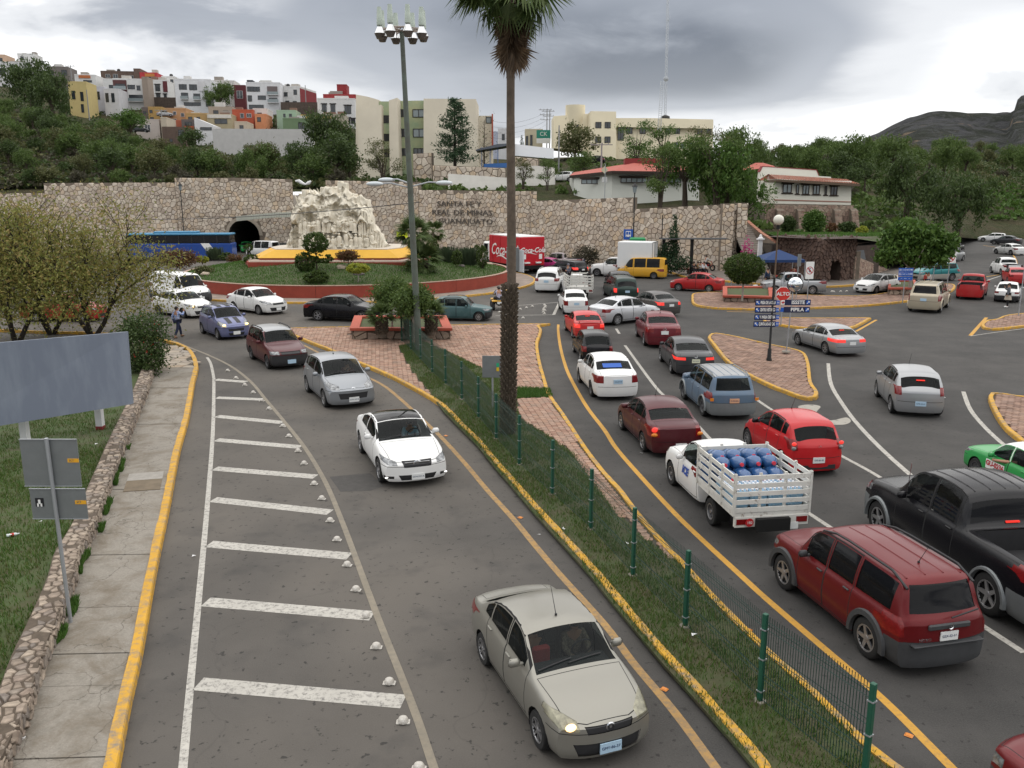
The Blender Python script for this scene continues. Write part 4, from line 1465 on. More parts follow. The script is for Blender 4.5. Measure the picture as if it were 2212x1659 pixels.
# islands east of the lanes
ISL=[('traffic_island',[(1528.5,731),(1546,723.5),(1600,733),(1659,747),(1709,757),(1738,767),(1749,790),(1754,829.5),(1768,852),(1764,864),(1748,867),(1724,862),(1691.5,849.5),(1659,837),(1606,810),(1568.5,785),(1536,745)],PAVER_D,60),('traffic_island',[(1493.5,645),(1501,636),(1561,634),(1700,639),(1850,642),(1920,634),(1975,622),(2056,616),(2058,630),(2015,643),(1969,652),(1879,662),(1760,668),(1659,671),(1580,670),(1531,667),(1498,660)],PAVER_D,0),('traffic_island',[(1655,690),(1740,690.5),(1870,690),(1878,693),(1839,712),(1790,714),(1724,711),(1690,706),(1655,701)],PAVER_D,0),('traffic_island',[(2119,706),(2129,696),(2151,693),(2171,685),(2212,680),(2300,672),(2300,700),(2212,708),(2159,714),(2128,713)],PAVER_D,0),('traffic_island',[(2139,854.5),(2212,863),(2330,875),(2330,1075),(2270,1020),(2212,966),(2169,931),(2141,886)],PAVER_D,40),]
for nm,px,mm,lim in ISL:
 pts=ccw(resample(catmull(Gs(px),4,True),.5,True))
 kerb(pts,True)
 base=flat('island_ground',offset_line(pts,.1),.085,JOINT)
 hexes(offset_line(pts,.16),(.27,.25),.125,mm,base,limit=lim,ang=.5)
# pavement, kerb and low wall on the west side
KW=[(236,1800),(261,1659),(285,1527),(310,1414),(339,1244),(362,1129),(370,1089),(390,979.5),(410,904.5),(422,829.5),(427,812),(429,792),(422,772),(410,757),(390,747),(360,738.5),(337,733.5),(280,728),(200,722),(100,720),(0,716),(-120,712)]
kw=resample(smooth(KW,5),.5)
kwi=kerb(kw,False,.2,.15)
WB=[(-30,1800),(30,1659),(65,1577),(100,1457),(125,1394),(162,1289),(175,1229),(207,1167),(232,1092),(257,1022),(272,979),(302,904),(325,842),(335,800),(330,770),(318,752)]
wb_=resample(smooth([p for p in WB],5),.3)
near=[p for p in kwi if p.y<G(428,800).y]
pav=bpy.data.objects.new('pavement',None)
base=flat('pavement_base',[Vector(p)for p in near]+list(reversed([p for p in wb_ if p.y<G(428,800).y])),.09,JOINT)
yj=[G(200,v).y for v in(1800,1659,1500,1429,1327,1212,1112,1068,978,925,880,845,800)]
def at_y(line,y):
 for a,b in zip(line[:-1],line[1:]):
  if(a.y-y)*(b.y-y)<=0 and abs(a.y-b.y)>1e-6:
   return a.lerp(b,(y-a.y)/(b.y-a.y))
 return Vector(line[0])
for i,(a,b)in enumerate(zip(yj[:-1],yj[1:])):
 ys=np.linspace(a+.012,b-.012,4)
 lf=[at_y(wb_,y)for y in ys];rt=[at_y(kwi,y)for y in ys]
 mb=MB()
 sl=.06
 poly=[(p.x+.0,p.y)for p in lf]+[(p.x-.012,p.y+sl)for p in reversed(rt)]
 mb.prism(poly,.05,.135+[0,.006,-.004,.004][i%4])
 mb.build('slab',CONC,base)
fl=Gs([(328,800),(424,800),(424,778),(412,762),(390,752),(350,743),(322,750),(332,772)],.1)
fb=flat('flagstone_base',fl,.10,JOINT)
bx0=(min(p.x for p in fl),min(p.y for p in fl),max(p.x for p in fl),max(p.y for p in fl))
f2=[(p.x,p.y)for p in fl]
FLAG=mat_island('flagstone',[(.30,.25,.20),(.36,.31,.25),(.27,.24,.21),(.34,.27,.20)],.9,.35,3,.2,.3)
pcs=[]
for s,poly in voronoi(bx0,.5,.4,random.Random(4),1.2,lambda x,y:in_poly(x,y,f2)):
 ip=inset(poly,.03)
 if ip:
  vs,fs=stone_piece(ip,.035,.03)
  pcs.append(([(v[0],v[1],.10+v[2])for v in vs],fs,1))
set_pieces(pcs,fb,'flagstone',FLAG,None)
fl=Gs([(120,728),(330,740),(318,752),(200,745),(120,742)],.1)
f2b=[(p.x,p.y)for p in fl]
fb2=flat('flagstone_base',fl,.10,JOINT)
pcs=[]
for s,poly in voronoi((min(p.x for p in fl),min(p.y for p in fl),max(p.x for p in fl),max(p.y for p in fl)),.55,.4,random.Random(8),1.2,lambda x,y:in_poly(x,y,f2b)):
 ip=inset(poly,.03)
 if ip:
  vs,fs=stone_piece(ip,.035,.03);pcs.append(([(v[0],v[1],.10+v[2])for v in vs],fs,1))
set_pieces(pcs,fb2,'flagstone',FLAG,None)
c0,c1,c2,c3=Gs([(266,1062),(346,1057),(354,1018),(279,1024)],.14)
mid0,mid1=c3.lerp(c0,.42),c2.lerp(c1,.42)
cv=empty('utility_cover',(0,0,0),0,None,'two tone concrete utility cover set into the pavement slabs','utility cover')
mb=MB();mb.prism([(p.x,p.y)for p in(mid0,c0,c1,mid1)],.1,.146)
mb.build('cover_plate',mat('cover_brown',(.16,.125,.085),.9,var=.3,scale=5),cv)
mb=MB();mb.prism([(p.x,p.y)for p in(c3,mid0,mid1,c2)],.1,.147)
mb.build('cover_plate',mat('cover_grey',(.30,.28,.25),.9,var=.25,scale=6),cv)
STONE_W=mat_island('rubble_stone',[(.21,.17,.135),(.28,.225,.18),(.35,.29,.23),(.18,.155,.135),(.26,.205,.165)],.92,.4,6,.2,.35)
MORT=mat('brown_mortar',(.105,.08,.058),.95,var=.4,scale=7)
LW=empty('low_stone_wall',(0,0,0),0,None,'low rubble stone wall between the lawn and the pavement','wall')
wl=resample(wb_,.35)
wo=offset_line(wl,.46)
HW=.46
mb=MB()
for i in range(len(wl)-1):
 a,b,c,d=wl[i],wl[i+1],wo[i+1],wo[i]
 mb.quad((a.x,a.y,.05),(b.x,b.y,.05),(b.x,b.y,HW),(a.x,a.y,HW))
 mb.quad((a.x,a.y,HW),(b.x,b.y,HW),(c.x,c.y,HW),(d.x,d.y,HW))
 mb.quad((d.x,d.y,HW),(c.x,c.y,HW),(c.x,c.y,0),(d.x,d.y,0))
mb.build('core',MORT,LW)
cum=[0]
for a,b in zip(wl[:-1],wl[1:]):cum.append(cum[-1]+(b-a).length)
def on_wall(u,v,w):
 u=max(0,min(cum[-1]-1e-4,u))
 i=max(0,min(len(cum)-2,int(np.searchsorted(cum,u)-1)))
 t=(u-cum[i])/(cum[i+1]-cum[i])
 a=wl[i].lerp(wl[i+1],t);b=wo[i].lerp(wo[i+1],t)
 n=(b-a).normalized()
 if v<HW-.05:return(a.x-n.x*w,a.y-n.y*w,v+.05)
 q=(v-(HW-.05))
 p=a.lerp(b,min(1,q/.46))
 return(p.x-(n.x*w*.3 if q<.03 else 0),p.y,HW+w*.8)
pcs=[]
for s,poly in voronoi((0,0,cum[-1],HW+.41),.155,.42,random.Random(2),1.3):
 ip=inset(poly,.012+.01*random.random())
 if not ip:continue
 if random.random()<.12 and s[1]>HW:continue
 vs,fs=stone_piece(ip,random.uniform(.012,.05),.022)
 vs=[on_wall(*v)for v in vs]
 c=vs[0]
 pcs.append((vs,fs,screen_size(c)))
set_pieces(pcs,LW,'stone',STONE_W,None,300)
lw=[Vector(p)for p in wo]+Gs([(250,760),(150,745),(0,760),(-300,900),(-900,1800)],.3)
lp2=[(p.x,p.y)for p in lw]
LAWN_Z=.30
mb=MB();mb.prism(lp2,-.02,LAWN_Z)
tag(mb.build('lawn',GRASSG),kind='structure')
blades('grass',lp2,(-20,12,-6.5,30),42000,.08,.010,LAWN_Z,BLADE,13,lambda x,y:patchy(x,y,.7,-.35)*(1 if y<25 else .5))
blades('grass',lambda x,y:wb_[0].y<y<wb_[-1].y and 0<x-at_y(wb_,y).x<.12+.12*mnoise.noise(Vector((x,y*1.5,0))),(-12,10,-8,36),2600,.13,.012,.13,BLADE_G,17,lambda x,y:mnoise.noise(Vector((0,y*.9,5)))>.02)
KN=[(1158,578),(1250,581),(1330,585),(1420,588),(1451,592),(1476,600),(1520,605),(1566,610),(1638,616),(1700,620),(1784,622),(1849,618),(1900,610),(1950,596)]
kn=resample(smooth(KN,4),1.0)
kni=kerb(kn,False,.22,.16)
back=Gs([(1960,585),(1900,560),(1700,572),(1560,575),(1350,566),(1200,558),(1140,556)],0)
flat('pavement',kni+back,.15,mat('pavement_grey',(.17,.145,.125),.92,var=.35,scale=1.6))
# domed road studs
STUD=mat('stud_white',(.55,.53,.49),.55,dark=(.30,.27,.23),scale=22,var=.3)
sm_=MB()
sm_.box((0,0,.012),(.21,.12,.024),bev=.008)
sm_.lathe([(.085,.02),(.082,.05),(.066,.085),(.036,.105),(.001,.112)],n=14)
sm_.mesh_cached=None
stud_me=sm_.mesh('road_stud',STUD,True,35)
def studs(pts,label,grp,sc=1.0,rz=0.0):
 for(x,y)in pts:
  p=G(x,y)
  o=link('road_stud',stud_me,None,(p.x,p.y,.002),(0,0,rz+random.uniform(-.15,.15)),(sc,)*3)
  tag(o,label,'road stud',grp)
studs([(492,802),(510,818),(529,833),(547,849.5),(565.5,867),(581,884.5),(611,922),(624,944),(644,976),(657,1003),(678.5,1047),(695,1079),(713,1127),(728,1168),(750,1222.5),(769,1276),(791,1333),(813,1400),(841,1477),(871,1561),(905,1662)],'scuffed white domed stud along the edge of the hatched lane','studs along the hatched lane')
studs([(1079,676),(1093,674),(1110,672),(1124,669),(1137,666),(1150,663),(1097,688),(1112,688),(1130,688)],'white domed stud on the paved wedge by the quad bike','studs by the quad bike',1.1)
studs([(1176,660),(1177.5,665),(1175,668),(1177,672),(1174,675),(1176,679),(1178,662),(1174,671)],'white domed stud in the packed row ahead of the white sedan','studs packed in a row',1.1)
studs([(1560,626.5),(1572,627),(1580,627),(1588,627),(1596,627.5),(1575,629),(1583,629),(1590,629.5),(1600,629),(1632,628),(1645,629),(1657,629),(1768,632),(1772,631),(1797,630.5),(1801,631),(1816,630.5),(1829,630),(1762,631)],'white domed stud in the row behind the long paved island','studs behind the long island',1.1)
ORNG=mat('orange_reflector',(.55,.19,.03),.4)
rm_=MB();rm_.box((0,0,.012),(.12,.10,.024),bev=.008,taper=.8)
rme=rm_.mesh('reflector',ORNG)
for(x,y)in((1331,1132.5),(1258,1118),(1617,1362),(1963,1590),(963,942),(1386,878),(1435,1490),(1124,1119)):
 p=G(x,y)
 tag(link('road_reflector',rme,None,(p.x,p.y,.004),(0,0,-.7)),'small amber road reflector beside the yellow edge line','reflector','amber road reflectors')
PAPER=mat('white_litter',(.7,.7,.7),.8)
lm=MB();rnd=random.Random(12)
lm.add([(rnd.uniform(-.06,.06),rnd.uniform(-.05,.05),rnd.uniform(0,.05))for _ in range(6)],[(0,1,2),(1,3,4),(2,4,5),(0,3,5)])
lme=lm.mesh('litter',PAPER)
for(x,y,z)in((1498,1372,.15),(1165,1157,.15),(1216,1143,.15),(1353,1175,.15),(2023,850,.02),(2040,860,.02),(419,1202,.02),(53,1598,.16),(1385,980,.02),(1290,1092,.02),(25,1157,.35),(90,1128,.35),(208,960,.35)):
 p=G(x,y,z)
 tag(link('litter',lme,None,p,(0,0,rnd.uniform(0,6)),(1.0,)*3),'scrap of white paper litter lying on the ground','litter','scraps of litter')
p=G(27,1155,.34)
mb=MB();mb.tube([(-.12,0,0),(-.02,0,0),(.06,0,0),(.11,0,0),(.14,0,0)],[.035,.038,.036,.016,.014],10)
bo=mb.build('bottle',mat('clear_plastic',(.55,.6,.6),.15),None,True,(p.x,p.y,p.z),(0,0,.6))
tag(bo,'crushed clear drink bottle with a red band on the lawn','bottle')
mb=MB();mb.tube([(-.04,0,0),(.03,0,0)],[.0395,.0395],10);mb.build('wrapper',mat('red_wrapper',(.5,.03,.03),.5),bo,True)
# hills
COLS=[(-900,[(119,8),(140,18),(170,28),(220,36),(300,46),(520,60)]),(-300,[(119,8),(140,15),(170,24),(220,34),(300,45),(520,58)]),(0,[(119.5,8),(140,13),(170,19),(220,30),(280,42),(520,56)]),(200,[(119.5,8.3),(150,13),(200,21),(240,29),(270,36),(300,41),(520,50)]),(400,[(119.5,8.5),(150,11),(190,16),(220,21),(250,30),(280,37.5),(300,40),(520,44)]),(600,[(119.5,8.5),(150,10.5),(190,15.5),(215,21),(250,30),(280,35),(520,38)]),(750,[(119.5,8.5),(140,9.5),(180,14),(210,20),(240,27),(280,31),(520,33)]),(950,[(112,8),(140,10),(180,13),(220,18),(300,22),(520,27)]),(1150,[(106,7),(130,9.5),(160,12),(200,15),(300,19),(520,25)]),(1300,[(98,6),(110,7.5),(140,11.5),(180,15.5),(210,17),(300,19),(520,25)]),(1500,[(93,5.5),(105,7.2),(140,11),(180,15),(210,16.5),(300,19),(520,26)]),(1620,[(90,3.0),(97,3.3),(112,4.6),(150,10),(200,13.5),(300,17.5),(520,24)]),(1750,[(80,2.9),(95,2.9),(109,3.0),(120,4.8),(150,9),(200,14),(300,18),(520,25)]),(1900,[(84,2.2),(106,2.9),(130,6),(180,12),(300,19),(520,27)]),(2010,[(96,.1),(110,2),(130,5),(180,11.5),(300,20),(520,28)]),(2120,[(150,.1),(160,2),(190,9),(300,20),(520,28)]),(2250,[(152,.1),(165,2),(200,9),(300,20),(520,29)]),(2500,[(110,.1),(150,6),(300,21),(520,30)]),(3200,[(80,.1),(150,8),(300,30),(520,42)])]
_cu=[(c-CX)/FPX for c,_ in COLS]
_ct=[]
for c,tab in COLS:
 _ct.append(([(d+(z-CAM_H)*_sp)/_cp for d,z in tab],[z for d,z in tab],[d for d,z in tab]))
def Tz(x,y):
 z=15.0
 for _ in range(2):
  d=max(5,y*_cp-(z-CAM_H)*_sp)
  u=x/d
  i=max(0,min(len(_cu)-2,int(np.searchsorted(_cu,u))-1))
  t=max(0,min(1,(u-_cu[i])/(_cu[i+1]-_cu[i])))
  z=lerp(float(np.interp(y,_ct[i][0],_ct[i][1])),float(np.interp(y,_ct[i+1][0],_ct[i+1][1])),t)
 return z
def on_hill(xpx,d):
 z=10
 for _ in range(3):
  p=XZ(xpx,d,z);z=Tz(p.x,p.y)
 return XZ(xpx,d,z)
def mat_hill():
 m,nt,b=nodes('hill_scrub')
 setp(b,rough=.95,spec=.1)
 f=noise_f(nt,.16,6,.7,.35,.65);g=noise_f(nt,1.2,5,.7,.3,.7)
 c=mixc(nt,g,(.022,.032,.012),(.05,.062,.022))
 c=mixc(nt,f,c,mixc(nt,g,(.05,.042,.026),(.09,.075,.045)))
 nt.links.new(c,b.inputs['Base Color'])
 bump(nt,b,g,.8,.5)
 return m
HILL=mat_hill()
us=np.linspace(_cu[0],_cu[-1],110)
V=[];nr_=64
for u in us:
 i=max(0,min(len(_cu)-2,int(np.searchsorted(_cu,u))-1))
 t=(u-_cu[i])/(_cu[i+1]-_cu[i])
 y0=lerp(_ct[i][0][0],_ct[i+1][0][0],t);y1=530
 for k in range(nr_):
  y=y0+(y1-y0)*(k/(nr_-1))**1.5
  z=Tz(u*y,y)
  for _ in range(2):z=Tz(u*(y*_cp-(z-CAM_H)*_sp),y)
  x=u*(y*_cp-(z-CAM_H)*_sp)
  zn=z+(0 if k==0 else .8*mnoise.noise(Vector((x*.06,y*.06,0)))*min(1,k/4))
  V.append((x,y,zn if k else z-.4))
F=[(a*nr_+k,(a+1)*nr_+k,(a+1)*nr_+k+1,a*nr_+k+1)for a in range(len(us)-1)for k in range(nr_-1)]
hill=link('hills',np_mesh('hills',V,F,HILL))
hill.data.polygons.foreach_set('use_smooth',[True]*len(hill.data.polygons))
tag(hill,kind='structure')
ridge=[(1700,345),(1780,332),(1835,322),(1870,300),(1900,288),(1940,268),(1985,250),(2010,245),(2060,243),(2150,246),(2188,246),(2193,236),(2199,216),(2206,209),(2230,203),(2320,190),(2500,200),(2900,260)]
def mat_rock():
 m,nt,b=nodes('mountain_rock')
 setp(b,rough=.95,spec=.1)
 f=noise_f(nt,.014,8,.72,.47,.56,dist=.8);g=noise_f(nt,.05,6,.75,.3,.7,sx=(1,1,.35));h=noise_f(nt,.02,5,.6,.62,.68)
 c=mixc(nt,f,mixc(nt,g,(.016,.020,.018),(.038,.042,.030)),mixc(nt,g,(.036,.038,.044),(.085,.085,.085)))
 c=mixc(nt,h,c,(.15,.115,.08))
 nt.links.new(c,b.inputs['Base Color'])
 bump(nt,b,g,1.0,8)
 return m
xs=np.linspace(1700,2900,150);V=[];nk=40
for xp in xs:
 yr=interp(ridge,xp)
 top=P(xp,yr,1500)
 for k in range(nk):
  t=k/(nk-1)
  d=1500-850*t
  cl=max(0,min(1,(t-.04)/.96))
  z=lerp(top.z,14,cl**.75)
  p=XZ(xp,d,z)
  nz=(mnoise.fractal(Vector((p.x*.006,p.y*.006,z*.01)),1.0,2.0,6)*36+abs(mnoise.noise(Vector((p.x*.02,p.y*.02,4))))*-14)*(min(1,t*6)if t>0 else 0)*(1-t*.5)
  V.append((p.x,p.y-nz*.6,z+(nz*.25 if k else 2.5*mnoise.noise(Vector((p.x*.05,0,0))))+3*mnoise.noise(Vector((p.x*.04,p.y*.04,z*.04)))))
 V.append((top.x*1.12,top.y*1.12,top.z-4))
nk+=1
F=[]
for a in range(len(xs)-1):
 for k in range(nk-2):F.append((a*nk+k,a*nk+k+1,(a+1)*nk+k+1,(a+1)*nk+k))
 F.append((a*nk+nk-1,a*nk,(a+1)*nk,(a+1)*nk+nk-1))
mt=link('mountain',np_mesh('mountain',V,F,mat_rock()))
mt.data.polygons.foreach_set('use_smooth',[True]*len(mt.data.polygons))
tag(mt,kind='structure')
# foliage
LEAF={'dark':mat_leaf('leaf_dark',[(0.030,0.053,0.016),(0.050,0.080,0.022),(0.069,0.103,0.030),(0.037,0.062,0.020)]),'mid':mat_leaf('leaf_mid',[(0.050,0.086,0.022),(0.079,0.126,0.031),(0.102,0.150,0.038),(0.062,0.102,0.026)]),'olive':mat_leaf('leaf_olive',[(0.063,0.076,0.025),(0.092,0.103,0.037),(0.115,0.115,0.048),(0.076,0.086,0.030)]),'grey':mat_leaf('leaf_greybrown',[(0.055,0.051,0.033),(0.079,0.070,0.046),(0.066,0.066,0.040)]),'fresh':mat_leaf('leaf_fresh',[(0.040,0.085,0.016),(0.065,0.125,0.022),(0.085,0.145,0.028)]),'lime':mat_leaf('leaf_lime',[(0.220,0.250,0.030),(0.320,0.330,0.040),(0.270,0.310,0.050)]),'mesq':mat_leaf('leaf_autumn',[(0.125,0.150,0.037),(0.188,0.200,0.050),(0.237,0.225,0.062),(0.250,0.175,0.062),(0.150,0.181,0.044),(0.288,0.250,0.062)]),'pine':mat_leaf('needle_dark',[(0.022,0.050,0.024),(0.034,0.070,0.031),(0.046,0.082,0.036)]),'topiary':mat_leaf('leaf_topiary',[(0.030,0.055,0.012),(0.050,0.085,0.018),(0.075,0.105,0.022),(0.040,0.070,0.015)]),'rust':mat_leaf('leaf_rust',[(0.100,0.055,0.025),(0.140,0.060,0.030),(0.070,0.070,0.025)]),'reed':mat_leaf('leaf_reed',[(0.035,0.055,0.030),(0.055,0.078,0.040),(0.045,0.065,0.034)]),'palm':mat_leaf('palm_green',[(0.045,0.080,0.022),(0.075,0.115,0.032),(0.100,0.135,0.045),(0.060,0.090,0.028)]),'magenta':mat_leaf('flower_magenta',[(0.420,0.020,0.160),(0.500,0.040,0.220),(0.300,0.020,0.120)]),'red':mat_leaf('flower_red',[(0.350,0.020,0.015),(0.450,0.040,0.020)]),}
BARK=mat('bark',(.085,.066,.048),.95,var=.5,scale=6,bmp=.5)
BARKD=mat('bark_dark',(.035,.028,.022),.95,var=.4,scale=8)
BARKP=mat('bark_pale',(.32,.29,.25),.9,var=.3,scale=8)
def cards(name,C,size,m,rg,aspect=.55,droop=0.0,flat_=0.0):
 """leaf-sized faces at points C"""
 n=len(C)
 s=size*rg.uniform(.6,1.4,n)
 a=rg.normal(size=(n,3))
 a[:,2]-=droop*2
 a/=np.linalg.norm(a,axis=1)[:,None]
 r=rg.normal(size=(n,3))
 if flat_:r[:,:2]*=(1-flat_);a[:,2]*=(1-flat_)
 b=np.cross(a,r);b/=(np.linalg.norm(b,axis=1)[:,None]+1e-9)
 A=a*s[:,None]*.5;B=b*(s*aspect)[:,None]*.5
 V=np.stack([C-A,C+B*1.0-A*.1,C+A,C-B*1.0-A*.1],1).reshape(-1,3)
 return np_mesh(name,V,np.arange(n*4).reshape(n,4),m)
def blob_points(blobs,n,rg,clump=.28,per=26,shell=.62):
 """points gathered in clumps through the outer part of ellipsoids"""
 vol=np.array([b[1][0]*b[1][1]*b[1][2]for b in blobs])**.75
 cnt=np.maximum(1,(n*vol/vol.sum()).astype(int))
 out=[]
 for(c,r),k in zip(blobs,cnt):
  kc=max(3,k//per)
  d=rg.normal(size=(kc,3));d/=np.linalg.norm(d,axis=1)[:,None]
  rad=shell+(1-shell)*rg.random(kc)**.7
  cc=d*rad[:,None]
  i=rg.integers(0,kc,k)
  p=cc[i]+rg.normal(size=(k,3))*clump
  out.append(np.array(c)+p*np.array(r))
 return np.concatenate(out)
_TT={}
def tree_template(kind,leafk,seed):
 k=(kind,leafk,seed)
 if k in _TT:return _TT[k]
 rg=np.random.default_rng(seed*31+len(kind)*7+5);rnd=random.Random(seed*13+1)
 mb=MB()
 bark=BARK
 if kind=='broad':
  bl=[]
  mb.tube([(0,0,-1.5),(.1,0,1),(.05,.1,2.4)],[.26,.2,.15],7)
  for i in range(7):
   a=2*math.pi*i/7+rnd.random();r=rnd.uniform(.8,1.9);z=rnd.uniform(2.6,5.0)
   p=(r*math.cos(a),r*math.sin(a),z)
   mb.tube([(.05,.1,2.0),(p[0]*.5,p[1]*.5,lerp(2.2,z,.6)),p],[.11,.07,.03],5)
   q=rnd.uniform(.85,1.4)
   bl.append((p,(q*1.1,q*1.1,q*.85)))
  bl.append(((0,0,4.6),(1.5,1.5,1.2)))
  C=blob_points(bl,2300,rg)
  cm=cards('crown',C,.34,LEAF[leafk],rg)
 elif kind=='shrub':
  bl=[]
  mb.tube([(0,0,-1),(0,0,.9)],[.12,.07],6)
  for i in range(6):
   a=2*math.pi*i/6+rnd.random();r=rnd.uniform(.4,1.3);z=rnd.uniform(.7,2.2)
   p=(r*math.cos(a),r*math.sin(a),z)
   mb.tube([(0,0,.3),p],[.06,.02],5)
   q=rnd.uniform(.6,1.0)
   bl.append((p,(q,q,q*.85)))
  C=blob_points(bl,1300,rg)
  cm=cards('crown',C,.30,LEAF[leafk],rg)
 elif kind=='pepper':
  bl=[]
  mb.tube([(0,0,-1.5),(.15,.1,1.5),(.0,.2,3.2)],[.42,.32,.24],8)
  for i in range(9):
   a=2*math.pi*i/9+rnd.random();r=rnd.uniform(1.0,2.9);z=rnd.uniform(4.0,7.0)
   p=(r*math.cos(a),r*math.sin(a),z)
   mb.tube([(0,.2,2.8),(p[0]*.5,p[1]*.5,lerp(3,z,.7)),p],[.17,.11,.04],5)
   q=rnd.uniform(1.1,1.7)
   bl.append((p,(q,q,q*.8)))
   bl.append(((p[0]*1.12,p[1]*1.12,z-1.4),(q*.75,q*.75,q*1.1)))
  C=blob_points(bl,4600,rg)
  cm=cards('crown',C,.46,LEAF[leafk],rg,.34,.75)
 elif kind=='wispy':
  bl=[]
  for j in range(3):
   ox=(j-1)*.25
   mb.tube([(ox*.3,0,-1),(ox,.1,2),(ox*3,.2,4.5),(ox*4,.1,6.2)],[.14,.10,.06,.02],6)
  for i in range(15):
   a=2*math.pi*rnd.random();r=rnd.uniform(.5,2.4);z=rnd.uniform(2.4,6.8)
   p=(r*math.cos(a),r*math.sin(a),z)
   mb.tube([(0,0,z*.55),(p[0]*.6,p[1]*.6,z*.85),p],[.05,.035,.012],4)
   q=rnd.uniform(.5,.9)
   bl.append((p,(q*1.2,q*1.2,q*.7)))
  C=blob_points(bl,2600,rg,.4)
  cm=cards('crown',C,.24,LEAF[leafk],rg,.45,.2)
 elif kind=='bare':
  for j in range(26):
   z=1.5+j*.24;a=rnd.random()*6.28;r=(1.9-j*.055)*rnd.uniform(.6,1)
   e=(r*math.cos(a),r*math.sin(a),z+r*.7)
   mb.tube([(0,0,z),(e[0]*.5,e[1]*.5,z+r*.3),e],[.035,.022,.006],4)
   for q in range(3):
    t=rnd.uniform(.4,1)
    b0=(e[0]*t,e[1]*t,z+r*.7*t);b1=(b0[0]+rnd.uniform(-.5,.5),b0[1]+rnd.uniform(-.5,.5),b0[2]+rnd.uniform(.1,.5))
    mb.tube([b0,b1],[.014,.004],3)
  mb.tube([(0,0,-1),(0,0,4),(.1,0,8.2)],[.13,.09,.02],6)
  C=rg.normal(size=(420,3))*np.array([.9,.9,1.9])+np.array([0,0,4.5])
  cm=cards('crown',C,.16,LEAF[leafk],rg)
 elif kind=='conifer':
  mb.tube([(0,0,-1),(.05,0,4),(0,0,9.6)],[.24,.18,.04],8);bark=BARKD
  pts=[]
  for j in range(30):
   z=2.6+7.2*(j/29)**.9
   rmax=2.75*(1-((z-2.6)/7.6))**.75+.35
   for i in range(5):
    a=rnd.random()*6.28;r=rmax*rnd.uniform(.55,1.05)
    e=np.array([r*math.cos(a),r*math.sin(a),z+r*.12])
    if i<2:mb.tube([(0,0,z-.15),tuple(e*[.9,.9,1])],[.04,.012],4)
    k=int(22*r)+8
    t=rg.uniform(.3,1.05,k)[:,None]
    pts.append(np.array([0,0,z])*(1-t)+e*t+rg.normal(size=(k,3))*np.array([.22,.22,.14]))
  cm=cards('crown',np.concatenate(pts),.32,LEAF[leafk],rg,.3)
 elif kind=='spire':
  mb.tube([(0,0,-.5),(0,0,5.8)],[.12,.02],6);bark=BARKD
  pts=[]
  for j in range(26):
   z=.6+5.2*j/25;r=1.25*(1-j/26)**.9+.08
   k=int(40*r)+10
   a=rg.uniform(0,6.28,k);q=r*rg.uniform(.4,1.1,k)
   pts.append(np.stack([q*np.cos(a),q*np.sin(a),z+rg.normal(size=k)*.12-q*.1],1))
  cm=cards('crown',np.concatenate(pts),.26,LEAF[leafk],rg,.35)
 tm=mb.mesh('trunk',bark,True,60)
 _TT[k]=(tm,cm)
 return tm,cm
def tree(name,label,loc,kind='broad',leafk='mid',seed=0,sc=1.0,group=None,sz=1.0,rz=None,cat='tree'):
 tm,cm=tree_template(kind,leafk,seed)
 r=empty(name,loc,random.uniform(0,6.28)if rz is None else rz,None,label,cat,group)
 r.scale=(sc,sc,sc*sz)
 link('trunk',tm,r);link('crown',cm,r)
 return r
def T1(name,label,xpx,d,*a,**k):return tree(name,label,on_hill(xpx,d),*a,**k)
T1('pine_tree','tall shaggy dark pine standing before the cream and green block',984,128,'conifer','pine',1,1.22)
T1('bare_tree','nearly leafless thin tree beside the tall dark pine',1046,134,'bare','olive',2,1.12)
T1('cypress_tree','small dark spire shaped tree by the power poles',1127,205,'spire','pine',3,1.0)
T1('pepper_tree','dense round tree in front of the cream institute drum',1240,150,'broad','olive',4,1.32)
T1('leafy_tree','leafy green tree below the ladder of the institute',1375,135,'wispy','fresh',5,1.05)
T1('leafy_tree','bright bushy tree under the institute windows',1430,132,'wispy','fresh',6,1.15)
T1('leafy_tree','pale feathery tree covering the institute corner',1515,128,'wispy','olive',7,1.15)
T1('leafy_tree','wide airy tree overhanging the white hall roof',1545,97,'wispy','mid',8,1.25)
T1('leafy_tree','slender multi stemmed tree against the white hall wall',1425,97,'wispy','mid',9,1.02)
T1('leafy_tree','tall airy tree rising above the stone wall pier',1608,98,'wispy','fresh',10,1.05)
T1('feathery_tree','big feathery tree hiding the east half of the white hall',1565,98,'pepper','fresh',3,1.1)
T1('feathery_tree','smaller feathery tree leaning over the white hall eave',1480,100,'pepper','fresh',2,.92)
T1('pepper_tree','big rounded tree on the rise behind the white hall',1600,150,'pepper','mid',1,1.1)
T1('pepper_tree','weeping tree over the bend of the uphill road',2062,112,'pepper','dark',2,1.12)
T1('pepper_tree','broad weeping tree beside the stone based house',1955,120,'pepper','dark',3,1.15)
T1('pepper_tree','light green weeping tree behind the tiled house',1838,160,'pepper','mid',4,1.15)
T1('pepper_tree','weeping tree on the slope past the tiled house',1920,165,'pepper','mid',2,1.05)
T1('pepper_tree','weeping tree halfway up the hill above the bend',2040,190,'pepper','mid',3,1.1)
T1('broad_tree','low spreading tree in front of the cream and green block',828,122,'wispy','olive',11,.95)
T1('broad_tree','rounded dark tree beside the cream blade wall',735,128,'broad','dark',3,1.35)
T1('pepper_tree','dark wide tree behind the monument notch',655,135,'pepper','dark',4,.85)
T1('pepper_tree','large dark tree touching the cream blade wall',715,160,'pepper','dark',1,1.35)
T1('pepper_tree','olive weeping tree above the tunnel wall',570,135,'pepper','olive',2,.75)
T1('pepper_tree','dark tree in front of the long bare white wall',545,160,'pepper','dark',3,.6)
